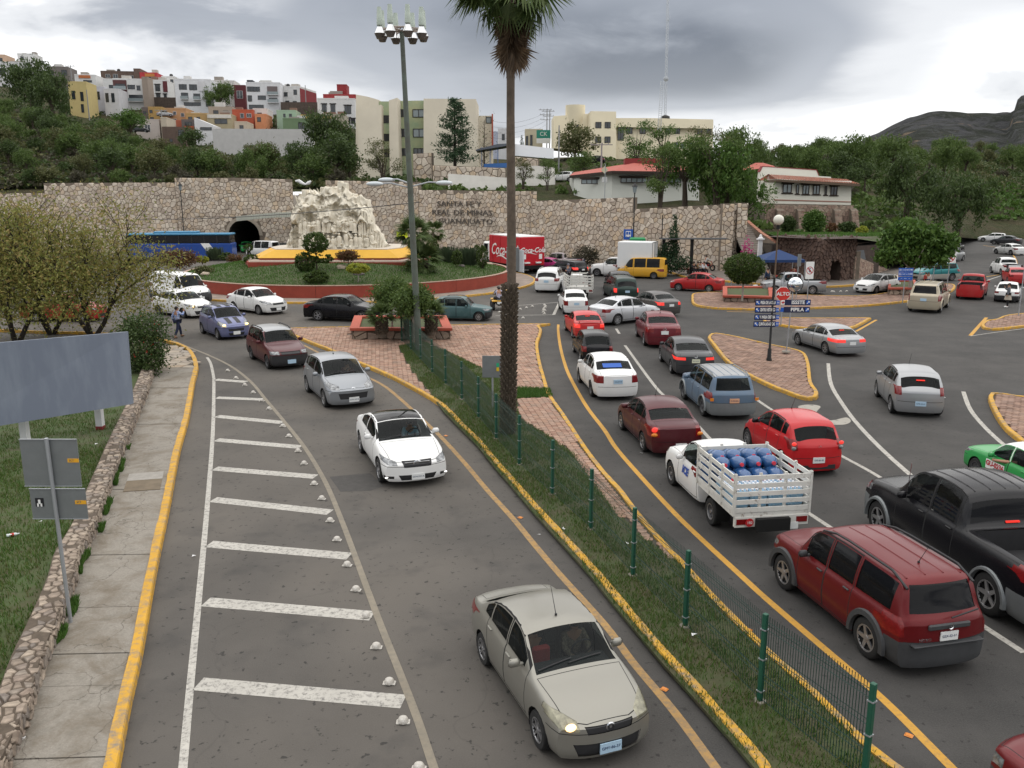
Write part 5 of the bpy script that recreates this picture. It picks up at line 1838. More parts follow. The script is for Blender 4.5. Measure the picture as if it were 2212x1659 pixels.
T1('pepper_tree','big dark tree below the flat topped white house',75,215,'pepper','dark',4,1.75)
T1('pepper_tree','dark tree beside the yellow arched house',118,205,'pepper','dark',1,1.5)
T1('broad_tree','glossy round tree by the street of orange houses',285,190,'broad','fresh',2,1.3)
T1('pepper_tree','weeping tree between the white flats and the maroon house',475,250,'pepper','mid',1,1.15)
T1('broad_tree','dark shrubby tree at the corner of the brick terrace',412,185,'broad','dark',1,1.1)
T1('low_tree','small gnarled tree before the white retaining wall',1130,118,'wispy','olive',1,.62)
T1('low_tree','small round tree on the dry grass by the hall',1182,116,'wispy','mid',2,.6)
T1('low_tree','bushy tree behind the white sign on the bank',1260,128,'broad','mid',3,.72)
rg0=random.Random(21)
n=0
kinds=[('broad','dark'),('broad','mid'),('shrub','mid'),('shrub','olive'),('shrub','dark'),('shrub','grey'),('broad','olive'),('pepper','mid')]
GRP_W,GRP_E='scrub trees on the slope below the houses','scrub trees on the slope above the bend'
while n<135:
 xp=rg0.uniform(-60,770);d=122+105*rg0.random()**1.3
 dm=interp([(-60,205),(150,190),(300,175),(420,160),(470,140),(600,138),(690,138),(770,150)],xp)
 if d>dm:continue
 kd,lf=rg0.choice(kinds if d>125 else kinds[2:6]+[('shrub','grey')])
 T1('hillside_tree','green scrub tree on the slope below the hillside houses',xp,d,kd,lf,rg0.randint(1,3),rg0.uniform(.6,1.0)*(1 if kd!='pepper' else .7),group=GRP_W)
 n+=1
n=0
while n<120:
 xp=rg0.uniform(1600,2280);d=rg0.uniform(118,330)
 if xp>1960 and d<165:continue
 if xp>2080 and d<185:continue
 if xp<1760 and d<130:continue
 kd,lf=rg0.choice(kinds if d>130 else kinds[2:])
 T1('hillside_tree','green scrub tree on the slope above the road bend',xp,d,kd,lf,rg0.randint(1,3),rg0.uniform(.8,1.25)*(1 if kd!='pepper' else .75),group=GRP_E)
 n+=1
def undergrowth(name,n,region,m,seed,size=(.9,1.9)):
 rg=np.random.default_rng(seed);rr=random.Random(seed)
 Cs=[]
 while len(Cs)<n:
  xp,d=region(rr)
  p=on_hill(xp,d)
  r=rr.uniform(*size)
  k=22
  q=rg.normal(size=(k,3));q/=np.linalg.norm(q,axis=1)[:,None];q[:,2]=np.abs(q[:,2])
  q*=rg.uniform(.6,1.05,k)[:,None]
  Cs.append(np.array([p.x,p.y,p.z])+q*np.array([r,r,r*.8]))
 o=link(name,cards(name,np.concatenate(Cs),.62,m,rg,.7))
 return tag(o,kind='stuff')
undergrowth('undergrowth',1500,lambda r:(r.uniform(-80,1000),122+125*r.random()**1.5),LEAF['dark'],1)
undergrowth('undergrowth',1000,lambda r:(r.uniform(-80,800),122+85*r.random()**1.4),LEAF['olive'],2)
undergrowth('undergrowth',500,lambda r:(r.uniform(-80,520),122+55*r.random()**1.4),LEAF['grey'],3)
undergrowth('undergrowth',1300,lambda r:(r.uniform(1600,2350),r.uniform(128 if False else 185,400)),LEAF['dark'],4,(1.2,2.6))
undergrowth('undergrowth',900,lambda r:(r.uniform(1680,2350),r.uniform(190,420)),LEAF['olive'],5,(1.2,2.6))
undergrowth('undergrowth',350,lambda r:(r.uniform(1600,1990),r.uniform(104,180)),LEAF['mid'],6,(.8,1.6))
undergrowth('undergrowth',330,lambda r:(r.uniform(900,1620),r.uniform(112,170)),LEAF['mid'],7,(.5,1.2))
undergrowth('undergrowth',220,lambda r:(r.uniform(2080,2350),r.uniform(165,200)),LEAF['fresh'],8,(.6,1.4))
# the big rubble wall
STONE_B=mat_island('wall_stone',[(.42,.35,.28),(.56,.48,.39),(.66,.58,.48),(.47,.39,.32),(.60,.47,.33),(.55,.48,.41)],.9,.3,1.2,.2,.2)
STONE_O=mat('wall_stone_dark',(.10,.085,.07),.95,var=.5,scale=2)
MORT_B=mat('wall_mortar',(.22,.18,.14),.95,var=.4,scale=2)
WALLPTS=[(-95,114.5),(-62,117),(-45,118),(-29.3,118),(-24.8,117.6),(-12,113),(2.5,104.7),(13.2,96),(21.8,88.8)]
WALLH=[(7.9,7.9),(9.2,9.3),(9.9,9.7),None,(9.55,9.3),(8.3,8.1),(7.0,7.45),(6.2,6.8)]
big=empty('stone_wall',(0,0,0),0,None,'high rubble stone wall with lettering curving behind the roundabout','wall')
pcs=[]
AC=-36.2;AR=2.1;ASP=2.3
coreb=MB()
for i,hh in enumerate(WALLH):
 a=Vector((*WALLPTS[i],0));b=Vector((*WALLPTS[i+1],0))
 if hh is None:continue
 t=(b-a).normalized();nrm=Vector((t.y,-t.x,0))
 Ln=(b-a).length
 arch=i==2
 uc=(AC-a.x)/t.x if arch else 0
 def inside(u,v,hh=hh,Ln=Ln,arch=arch,uc=uc):
  if v>lerp(hh[0],hh[1],u/Ln)-.1:return False
  if arch:
   if abs(u-uc)<AR+.45 and v<ASP:return False
   if v>=ASP and math.hypot(u-uc,v-ASP)<AR+.5:return False
  return True
 def W(u,v,w,a=a,t=t,nrm=nrm):return(a.x+t.x*u+nrm.x*w,a.y+t.y*u+nrm.y*w,v)
 if not arch:
  pr=[(0,0),(Ln,0),(Ln,hh[1]),(0,hh[0])]
  coreb.add([W(u,v,0)for u,v in pr]+[W(u,v,-.9)for u,v in pr],[(0,1,2,3),(3,2,6,7),(1,5,6,2),(4,0,3,7),(5,4,7,6)])
 else:
  arc=[(uc+AR*math.cos(th),ASP+AR*math.sin(th))for th in np.linspace(0,math.pi,13)]
  outl=[(0,0),(uc-AR,0)]+list(reversed(arc))+[(uc+AR,0),(Ln,0),(Ln,hh[1]),(0,hh[0])]
  lft=[(0,0),(uc-AR,0)]+list(reversed(arc))[:7]+[(uc,hh[0]),(0,hh[0])]
  rgt=list(reversed(arc))[6:]+[(uc+AR,0),(Ln,0),(Ln,hh[1]),(uc,hh[0])]
  for pl in(lft,rgt):coreb.add([W(u,v,0)for u,v in pl],[tuple(range(len(pl)))])
  topq=[W(0,hh[0],0),W(Ln,hh[1],0),W(Ln,hh[1],-.9),W(0,hh[0],-.9)]
  coreb.quad(*topq)
  br=MB();ring=[(uc-AR,0)]+list(reversed(arc))+[(uc+AR,0)]
  for p,q in zip(ring[:-1],ring[1:]):br.quad(W(p[0],p[1],0),W(q[0],q[1],0),W(q[0],q[1],-14),W(p[0],p[1],-14))
  br.add([W(p[0],p[1],-13.9)for p in ring],[tuple(range(len(ring)))])
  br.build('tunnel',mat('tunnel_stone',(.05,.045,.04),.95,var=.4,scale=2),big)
  vr=MB();vr_ring=list(reversed(arc))
  for p,q in zip(vr_ring[:-1],vr_ring[1:]):
   def o(pt,k):return(uc+(pt[0]-uc)*k,ASP+(pt[1]-ASP)*k)
   po,qo=o(p,1.2),o(q,1.2)
   vr.add([W(*p,.0),W(*q,.0),W(*q,.12),W(*p,.12),W(*po,.12),W(*qo,.12),W(*po,0),W(*qo,0)],[(0,1,2,3),(3,2,5,4),(4,5,7,6)])
  vr.build('arch_ring',mat('arch_stone',(.36,.31,.25),.9,var=.2,scale=3),big)
 for s,poly in voronoi((0,.0,Ln,max(hh)),.52,.43,random.Random(40+i),1.05,inside):
  poly=clip_half(poly,0,hh[0],-(hh[1]-hh[0])/Ln,1)if hh[0]!=hh[1]else poly
  ip=inset(poly,random.uniform(.014,.032))if len(poly)>=3 else[]
  if not ip:continue
  vs,fs=stone_piece(ip,random.uniform(.05,.10),.045)
  vs=[W(*v)for v in vs]
  pcs.append((vs,fs,screen_size(vs[0])*abs(shoelace(ip))))
coreb.build('core',MORT_B,big)
for(x,y,h,wd)in((21.8,88.4,6.85,1.2),(2.6,104.4,8.1,.7),(23.6,89.8,6.9,1.1)):
 cb=MB();cb.box((x,y+.55,h/2),(wd,1.0,h),.72*0)
 cb.build('pier_core',MORT_B,big)
 for s,poly in voronoi((x-wd/2,0,x+wd/2,h),.42,.38,random.Random(int(x*7)),1.3):
  ip=inset(poly,.025)
  if ip:
   vs,fs=stone_piece(ip,.06,.035)
   vs=[(v[0],y+.05-v[2],v[1])for v in vs]
   pcs.append((vs,fs,screen_size(vs[0])*abs(shoelace(ip))))
rb=MB();rb.box((22.9,90.4,3.35),(1.3,.5,6.7));rb.build('recess_wall',MORT_B,big)
for s,poly in voronoi((22.2,0,23.2,6.7),.5,.4,random.Random(77),1.0):
 ip=inset(poly,.03)
 if ip:
  vs,fs=stone_piece(ip,.06,.04);vs=[(v[0],90.13-v[2],v[1])for v in vs]
  pcs.append((vs,fs,screen_size(vs[0])*abs(shoelace(ip))))
set_pieces(pcs,big,'stone',STONE_B,None,300)
LET=mat('black_metal',(.02,.02,.02),.5,.4);LETW=mat('weathered_letters',(.115,.10,.085),.8)
a=Vector((*WALLPTS[5],0));b=Vector((*WALLPTS[6],0))
ang=math.atan2(b.y-a.y,b.x-a.x)
for(line,x0,x1,yp)in(('SANTA FE Y',943,1042,441),('REAL DE MINAS',931,1065,460),('GUANAJUATO',945,1066,479)):
 xc=(x0+x1)/2
 u=(xc-CX)/FPX
 best=min((a.lerp(b,t)for t in np.linspace(0,1,400)),key=lambda p:abs(p.x/(p.y*_cp)-u*1.0))
 d=best.y*_cp
 pz=P(xc,yp,d+.0)
 sp_=' '.join(line)
 nrm=Vector((math.sin(ang),-math.cos(ang),0))
 q=Vector((best.x,best.y,pz.z))+nrm*.16
 me=text_mesh(line,.92,.05,0,0)
 w=max(v.co.x for v in me.vertices)-min(v.co.x for v in me.vertices)
 want=(x1-x0)/FPX*d/math.cos(ang-0)
 o=text(line,.92,LETW,big,q,(R(90),0,ang),.05,0,0,want/w)
# roundabout
RED=mat('red_render',(.285,.052,.032),.85,var=.22,scale=1.6,bmp=.1)
REDC=mat('red_coping',(.40,.27,.21),.9,var=.3,scale=3)
RC=Vector((-14.8,79.5,0));RW,RK=14.6,17.0
N_=96
def circ(r,z,n=N_):return[Vector((RC.x+r*math.cos(2*math.pi*i/n),RC.y+r*math.sin(2*math.pi*i/n),z))for i in range(n)]
kerb(circ(RK,0),True,.2,.15)
pvm=MB();o_,i_=circ(RK-.18,.145),circ(RW-.05,.15)
for k in range(N_):
 k2=(k+1)%N_
 pvm.quad(o_[k],o_[k2],i_[k2],i_[k])
tag(pvm.build('roundabout_pavement',mat('pavement_pale',(.27,.22,.18),.92,var=.4,scale=1.2,dark=(.15,.12,.10))),kind='structure')
rwall=empty('roundabout_wall',(0,0,0),0,None,'low red rendered ring wall round the grassy roundabout','wall')
seg=6
for s in range(N_//seg):
 mb=MB()
 i0=s*seg
 th=[2*math.pi*(i0+k*(1-.004))/N_ for k in range(seg+1)]
 pr=[(RW,.1),(RW,1.06),(RW-.28,1.06),(RW-.28,.8)]
 vs=[(RC.x+r*math.cos(t),RC.y+r*math.sin(t),z)for t in th for r,z in pr]
 fs=[(k*4+j,(k+1)*4+j,(k+1)*4+j+1,k*4+j+1)for k in range(seg)for j in range(3)]
 mb.add(vs,fs);mb.build('panel',RED,rwall,True,angle=30)
 mb=MB();pr=[(RW+.02,1.055),(RW+.02,1.10),(RW-.30,1.10)]
 vs=[(RC.x+r*math.cos(t),RC.y+r*math.sin(t),z)for t in th for r,z in pr]
 fs=[(k*3+j,(k+1)*3+j,(k+1)*3+j+1,k*3+j+1)for k in range(seg)for j in range(2)]
 mb.add(vs,fs);mb.build('coping',REDC,rwall)
def mound_z(x,y):
 r=math.hypot(x-RC.x,y-RC.y)
 return 1.0+1.15*max(0,min(1,(RW-.3-r)/7.5))**.8+.05*mnoise.noise(Vector((x,y,0)))
mb=MB();rings=np.linspace(RW-.28,0.5,12)
vs=[]
for r in rings:
 for i in range(48):
  x,y=RC.x+r*math.cos(2*math.pi*i/48),RC.y+r*math.sin(2*math.pi*i/48)
  vs.append((x,y,mound_z(x,y)))
mb.add(vs,[(r*48+i,r*48+(i+1)%48,(r+1)*48+(i+1)%48,(r+1)*48+i)for r in range(11)for i in range(48)])
tag(mb.build('grass_mound',GRASSG,None,True),kind='structure')
blades('grass',lambda x,y:3<math.hypot(x-RC.x,y-RC.y)<RW-.35 and y<RC.y+2,(RC.x-RW,RC.y-RW,RC.x+RW,RC.y+2),26000,.11,.022,0,BLADE_G,23,None,.5,mound_z)
PLC=Vector((-15.6,79.0,0))
def octo(w,d,z):return[(PLC.x+a,PLC.y+b,z)for a,b in((-w,-d*.35),(-w*.82,-d),(w*.82,-d),(w,-d*.35),(w,d*.35),(w*.82,d),(-w*.82,d),(-w,d*.35))]
pl=empty('monument_plinth',(0,0,0),0,None,'red stepped plinth with sloping yellow skirt under the white monument','plinth')
for nm,(w0,d0,z0,w1,d1,z1),mm in(('step',(8.1,6.0,1.4,8.1,6.0,2.22),RED),('gravel_bed',(8.0,5.9,2.2,7.9,5.8,2.34),mat('pink_gravel',(.42,.33,.27),.95,var=.4,scale=20)),('red_band',(7.2,5.1,2.3,7.2,5.1,2.52),RED),('skirt',(7.25,5.15,2.50,6.0,3.9,3.12),mat('yellow_render',(.60,.335,.035),.75,var=.1,scale=2))):
 a,b=octo(w0,d0,z0),octo(w1,d1,z1)
 mb=MB();mb.add(a+b,[(i,(i+1)%8,8+(i+1)%8,8+i)for i in range(8)]+[tuple(range(8,16))])
 mb.build(nm,mm,pl)
mb=MB();b=octo(5.9,3.8,3.19);a=octo(5.9,3.8,3.0)
mb.add(a+b,[(i,(i+1)%8,8+(i+1)%8,8+i)for i in range(8)]+[tuple(range(8,16))]);mb.build('top_slab',mat('pale_slab',(.5,.45,.38),.9),pl)
QUARRY=mat('white_quarry_stone',(.74,.69,.58),.9,dark=(.50,.45,.36),var=.3,scale=2.2,bmp=.5)
mon=empty('monument',(PLC.x-.1,PLC.y-.5,3.15),0,None,'craggy white carved stone monument on the yellow plinth','monument')
SIL=[(-4.5,.3),(-4.2,1.0),(-3.8,1.8),(-3.6,2.5),(-3.75,3.1),(-3.4,4.1),(-2.9,4.7),(-2.2,4.95),(-1.4,4.75),(-.8,5.2),(.2,5.35),(.9,5.25),(1.5,4.6),(2.2,4.55),(2.9,4.2),(3.1,3.6),(3.3,2.9),(3.2,2.4),(3.4,1.9),(4.0,1.2),(4.5,.35)]
SILX=[(-4.5,.3),(-4.2,1.0),(-3.85,2.2),(-3.6,3.6),(-3.2,4.4),(-2.5,4.9),(-1.4,4.75),(-.8,5.15),(.9,5.25),(1.5,4.6),(2.3,4.5),(2.9,4.1),(3.2,3.0),(3.4,2.0),(4.0,1.2),(4.5,.35)]
nu,nv=110,70
V=[]
for sd in(-1,1):
 for i in range(nu):
  u=-4.5+9*i/(nu-1)
  h=interp(SILX,u)
  for j in range(nv):
   t=j/(nv-1)
   z=h*t
   dep=2.3*math.sqrt(max(0,1-(u/4.6)**2))*(1-t**2.2*.75)+.15
   q=Vector((u*.9,z*.9,sd*5))
   nz=.75*mnoise.fractal(q*1.1,.8,2.1,4)+.45*(0.35-abs(mnoise.noise(q*1.7)))+.30*(0.3-abs(mnoise.noise(q*3.6)))
   cell=mnoise.cell(q*1.5)*.42
   V.append((u+.18*mnoise.noise(q*2.3),sd*max(.05,dep+(nz+cell)*min(1,dep)),z+.38*mnoise.noise(q*2.4+Vector((9,0,0)))*(1 if 0<j else 0)))
F=[]
for s in(0,1):
 o=s*nu*nv
 for i in range(nu-1):
  for j in range(nv-1):
   f=(o+i*nv+j,o+(i+1)*nv+j,o+(i+1)*nv+j+1,o+i*nv+j+1)
   F.append(f if s==0 else tuple(reversed(f)))
for i in range(nu-1):
 F.append((i*nv+nv-1,(i+1)*nv+nv-1,nu*nv+(i+1)*nv+nv-1,nu*nv+i*nv+nv-1))
for i,(a,b)in enumerate(((0,1),(nu-1,nu-1))):
 for j in range(nv-1):
  k=a if i==0 else nu-1
  F.append((k*nv+j,k*nv+j+1,nu*nv+k*nv+j+1,nu*nv+k*nv+j))
link('carved_rock',np_mesh('carved_rock',V,F,QUARRY),mon)
rnd=random.Random(31)
def dep_at(u,z):
 h=interp(SILX,u);t=min(1,z/h)
 return 2.3*math.sqrt(max(0,1-(u/4.6)**2))*(1-t**2.2*.75)
for k in range(9):
 u=-3.5+k*.34;z=interp(SILX,u)-.7
 mb=MB();L_=rnd.uniform(.7,1.3)
 mb.tube([(u,-.5,z),(u-.25-.1*L_,-.6-.2*rnd.random(),z+L_)],[.16,.02],5);mb.build('spike',QUARRY,mon)
for(u,z,sx,sz)in((-.6,5.05,1.3,.45),(.75,5.2,.8,.9),(1.55,4.3,.7,.8),(.55,5.55,.3,.5),(-2.6,4.6,.4,.9)):
 mb=MB();mb.box((u,-.3,z),(sx,1.0,sz),rnd.uniform(-.3,.3),.06);mb.build('ledge_block',QUARRY,mon)
for k in range(30):
 u=-2.9+6.3*(k%15)/14+rnd.uniform(-.12,.12);row=k//15
 z=(.05,1.35)[row]+rnd.uniform(-.1,.2)
 y=-dep_at(u,z)-(.35 if row==0 else .15)
 h=rnd.uniform(.95,1.3)
 mb=MB();mb.lathe([(.26,z),(.2,z+h*.4),(.23,z+h*.68),(.1,z+h*.8),(.001,z+h*.84)],(u,y,0),8)
 mb.ball((u,y-.03,z+h*.9),.12,8,6);mb.build('carved_figure',QUARRY,mon,True,angle=50)
for k in range(9):
 u=2.6+k*.2;z=.1+.0*k
 mb=MB();mb.tube([(u,-dep_at(min(u,4.2),.3)-.3,.02),(u+.05,-dep_at(min(u,4.2),.3)-.15,interp(SILX,u)*.75)],[.11,.09],7);mb.build('carved_column',QUARRY,mon,True)
# plants of the roundabout and medians
ROCKM=mat('field_rock',(.17,.145,.14),.95,var=.4,scale=5,bmp=.4)
def on_mound(xp,yp):
 """where the sight line through a pixel meets the mound"""
 z=1.6
 for _ in range(6):
  p=G(xp,yp,z);z=mound_z(p.x,p.y)
 return Vector((p.x,p.y,z))
def bush(name,label,p,r,leafk,n=900,leaf=.13,trunk=0,trunkm=None,group=None,blobs=None,cat='shrub',tr=.07,flat_top=False):
 rt=empty(name,p,0,None,label,cat,group)
 rg=np.random.default_rng(abs(hash(label))%9999 if False else sum(map(ord,label)))
 bl=blobs or[((0,0,trunk+r[2]),r)]
 C=blob_points(bl,int(n*2.4),rg,*((.07,14,.85)if leafk in('topiary','lime')else(.25,14,.7)))
 link('crown',cards('crown',C,leaf*1.25,LEAF[leafk],rg),rt)
 mb=MB()
 mb.tube([(0,0,-.15),(.02,.01,trunk*.5),(0,0,trunk+r[2]*.6)],[tr,tr*.85,tr*.6],7)
 for k in range(4):
  a=k*1.6
  mb.tube([(0,0,trunk*.8),(r[0]*.6*math.cos(a),r[1]*.6*math.sin(a),trunk+r[2])],[tr*.5,tr*.2],4)
 mb.build('trunk',trunkm or BARK,rt,True)
 return rt
bush('topiary_tree','tall clipped topiary with a domed cap before the monument',on_mound(684,575),(.95,.95,.75),'topiary',2600,.13,1.55,None,None,[((0,0,2.25),(.98,.98,.78)),((-.9,0,.75),(.8,.7,.75)),((.6,0,1.0),(.75,.6,.35))],'topiary')
bush('clipped_shrub','layered clipped shrub in front of the domed topiary',on_mound(681,584),(.9,.7,.3),'topiary',1300,.12,.3,None,None,[((0,0,.35),(.95,.8,.35)),((.2,0,.65),(.6,.5,.25))],'topiary')
bush('rust_tree','little dark leaved tree with rusty tips by the plinth',on_mound(752,573),(.75,.6,.33),'rust',900,.12,.7,BARKD,None,None,'tree',.04)
bush('lime_tree','yellow green ball tree on a whitened trunk',on_mound(773,584),(.82,.7,.35),'lime',1100,.13,.75,BARKP,None,None,'tree',.06)
bush('small_shrub','small rust tinted bush low on the mound',on_mound(660,602),(.42,.4,.42),'grey',420,.10)
bush('lime_shrub','bright yellow bush beside the blue bus',on_mound(437,568),(.62,.5,.35),'lime',600,.12)
bush('small_shrub','dark low bush in front of the yellow bush',on_mound(440,592),(.65,.5,.32),'olive',500,.11)
bush('small_shrub','green rounded bush at the west end of the plinth',on_mound(490,562),(.75,.6,.4),'topiary',600,.12)
bush('small_shrub','reddish bush at the west end of the plinth',on_mound(508,566),(.6,.5,.38),'rust',400,.12)
bush('small_shrub','round green bush touching the yellow skirt',on_mound(545,571),(.7,.6,.42),'topiary',600,.12)
bush('ball_shrub','small round topiary ball behind the bus',on_mound(537,553),(.5,.5,.45),'topiary',500,.1,.45)
bush('brown_shrub','wide autumn coloured bush under the bus windows',on_mound(385,575),(1.6,1.0,.75),'rust',1300,.15)
bush('hedge_shrub','egg shaped clipped bush east of the fan palm',on_mound(987,586),(.5,.5,.6),'topiary',700,.1,.25,None,None,None,'shrub',.05)
bush('hedge_shrub','taller clipped shrub at the tip of the mound',on_mound(1042,581),(.5,.5,.95),'topiary',900,.1,.1)
bush('hedge_shrub','clipped shrub behind the reeds beside the red truck',on_mound(1030,560),(.5,.5,.7),'topiary',700,.1,.1)
bush('hedge_shrub','clipped column shrub by the white panel van',on_mound(935,560),(.55,.5,.9),'topiary',800,.1,.1)
for(xp,yp,n,h,lb)in((1010,572,700,1.9,'big clump of tall grey green reeds near the red truck'),(965,566,600,1.7,'clump of tall reeds behind the fan palm'),(465,560,420,1.6,'clump of reeds in front of the blue bus')):
 p=on_mound(xp,yp)
 rg=np.random.default_rng(n)
 a=rg.uniform(0,6.28,n);r0=rg.uniform(0,.9,n);le=rg.uniform(.2,1.3,n);hh=h*rg.uniform(.5,1.1,n)
 b0=np.stack([r0*np.cos(a),r0*np.sin(a)*.6,0*a],1)
 b1=b0+np.stack([le*np.cos(a)*.45,le*np.sin(a)*.4,hh*.75],1)
 b2=b0+np.stack([le*np.cos(a),le*np.sin(a)*.8,hh*rg.uniform(.7,1.05,n)],1)
 sd=np.stack([-np.sin(a),np.cos(a),0*a],1)*.022
 V=np.stack([b0-sd,b0+sd,b1+sd,b1-sd,b2],1).reshape(-1,3)
 i=np.arange(n)[:,None]*5
 F=np.concatenate([i+[0,1,2,3],i+[3,2,4,4]])
 o=link('reed_clump',np_mesh('reed_clump',V,F,LEAF['reed']),None,p)
 tag(o,lb,'reeds')
for(xp,yp,s,c,lb)in((738,593,.42,0,'pale tan boulder on the roundabout lawn'),(763,595,.62,1,'large grey boulder on the roundabout lawn'),(783,596,.4,1,'flat grey boulder next to the large one'),(806,596,.3,0,'small cream boulder on the roundabout lawn'),(776,609,.5,1,'grey boulder at the front of the roundabout lawn'),(560,594,.45,1,'flat boulder on the west side of the lawn'),(444,600,.4,0,'pale boulder near the white van'),(1058,572,.35,0,'pale boulder at the tip of the mound'),(997,577,.3,1,'small boulder beside the egg shaped bush')):
 mb=MB();rnd=random.Random(xp);mb.ball((0,0,s*.22),(s,s*.7,s*.48),9,6,.16,rnd)
 tag(mb.build('boulder',ROCKM if c else mat('pale_rock',(.42,.35,.27),.95,var=.3,scale=6),None,True,on_mound(xp,yp)),lb,'boulder','boulders on the roundabout lawn')
def fan_leaf(rg,L=1.0,fold=.5,n=22,hang=.35):
 """one fan of narrow blades on a stalk, along +x; vertices, faces"""
 V,F=[],[]
 V+=[(0,-.02,0),(0,.02,0),(L*.5,.012,.0),(L*.5,-.012,0)];F.append((0,1,2,3))
 for k in range(n):
  a=(k/(n-1)-.5)*2.5
  l=L*(.62-.12*abs(a))*rg.uniform(.85,1.1)
  dx,dy=math.cos(a),math.sin(a)
  z1=-abs(a)*.06*L
  o=(L*.46,0,0)
  m=(o[0]+dx*l*.55,o[1]+dy*l*.55,z1)
  e=(o[0]+dx*l,o[1]+dy*l,z1-hang*l*rg.uniform(.4,1.0))
  w=.020*L*1.2
  i=len(V)
  V+=[o,(m[0]-dy*w,m[1]+dx*w,m[2]),(m[0]+dy*w,m[1]-dx*w,m[2]-.015),e]
  F+=[(i,i+2,i+1,i),(i+1,i+2,i+3,i+1)]
 return np.array(V),F
def palm(name,label,p,trunk_h,tr,nl,L,leafm,elev=(-30,80),skirt=0,boots=False,seed=1,thatch=None,lean=0.0,group=None):
 rg=np.random.default_rng(seed);rnd=random.Random(seed)
 rt=empty(name,p,0,None,label,'palm',group)
 mb=MB()
 hs=np.linspace(-.2,trunk_h,16 if trunk_h>3 else 6)
 pts=[(lean*h+.06*math.sin(h*.4),0,h)for h in hs]
 mb.tube(pts,[tr*(1.25-.45*h/max(trunk_h,.1))*(1+rnd.uniform(-.04,.04))for h in hs],12)
 mb.build('trunk',mat('palm_trunk',(.13,.10,.075),.95,var=.45,scale=4,bmp=.5),rt,True,angle=60)
 if boots:
  bm_=MB();hb=boots
  z=0
  while z<hb:
   for k in range(9):
    a=2*math.pi*(k+.5*(int(z/.13)%2))/9
    r=tr*1.55
    zz=z+rnd.uniform(-.02,.02)
    cx,cy=r*math.cos(a)+lean*zz,r*math.sin(a)
    t=Vector((-math.sin(a),math.cos(a),0))*tr*.30;o=Vector((math.cos(a),math.sin(a),0))
    c=Vector((cx,cy,zz))
    tip=c+o*.10+Vector((0,0,.17))
    bm_.add([c-t,c+t,tip+t*.5,tip-t*.5,c-o*.05+Vector((0,0,.2))],[(0,1,2,3),(3,2,4),(0,3,4),(1,4,2)])
   z+=.13
  o=bm_.build('leaf_boots',mat('palm_boots',(.105,.082,.058),.95,var=.5,scale=7),rt);o['kind']='stuff'
 top=Vector(pts[-1])
 def leaves(nm,n,el,Ls,m,hang,fromz=0.0):
  Vs,Fs,off=[],[],0
  for k in range(n):
   v,f=fan_leaf(rg,Ls*rnd.uniform(.8,1.15),hang=hang)
   e=R(rnd.uniform(*el));a=rnd.uniform(0,6.283)
   M=Matrix.Translation(top+Vector((0,0,-fromz*rnd.random())))@Matrix.Rotation(a,4,'Z')@Matrix.Rotation(-e,4,'Y')@Matrix.Rotation(rnd.uniform(-.5,.5),4,'X')
   Vs+=[tuple(M@Vector(q))for q in v]
   Fs+=[[i+off for i in q]for q in f]
   off+=len(v)
  F4=[f if len(f)==4 and f[3]!=f[0]else f[:3]for f in Fs]
  me=bpy.data.meshes.new(nm);me.from_pydata(Vs,[],F4);me.materials.append(m);me.update()
  return link(nm,me,rt)
 leaves('crown',nl,elev,L,leafm,.45)
 if skirt:
  leaves('dead_skirt',skirt,(-89,-76),L*.72,thatch,.15,1.2)
 return rt
THATCH=mat_leaf('palm_thatch',[(.12,.085,.055),(.17,.12,.075),(.09,.065,.045),(.14,.09,.05)])
pp=G(1097,938,.1)
palm('tall_palm','very tall fan palm with brown dead skirt on the grassy median',(pp.x,pp.y,.1),13.95,.135,46,1.9,LEAF['palm'],(-72,60),70,4.9,3,THATCH,.014)
palm('fan_palm','bushy fan palm behind the lamp mast before the wall lettering',on_mound(893,572),3.0,.2,70,1.55,LEAF['palm'],(-50,85),0,False,5)
palm('fan_palm','second palm head showing behind the bushy fan palm',XZ(935,84,2.6),1.6,.16,44,1.3,LEAF['palm'],(-45,85),0,False,6)
palm('young_palm','low young palm on the roundabout behind the lamp mast',on_mound(915,602),.7,.22,60,1.75,LEAF['palm'],(-25,80),0,.6,7)
RENDER_R=mat('planter_coping',(.40,.085,.05),.8,var=.25,scale=4)
PST=mat_island('planter_stone',[(.25,.19,.15),(.32,.25,.19),(.21,.17,.14),(.30,.22,.17)],.9,.4,4,.2,.3)
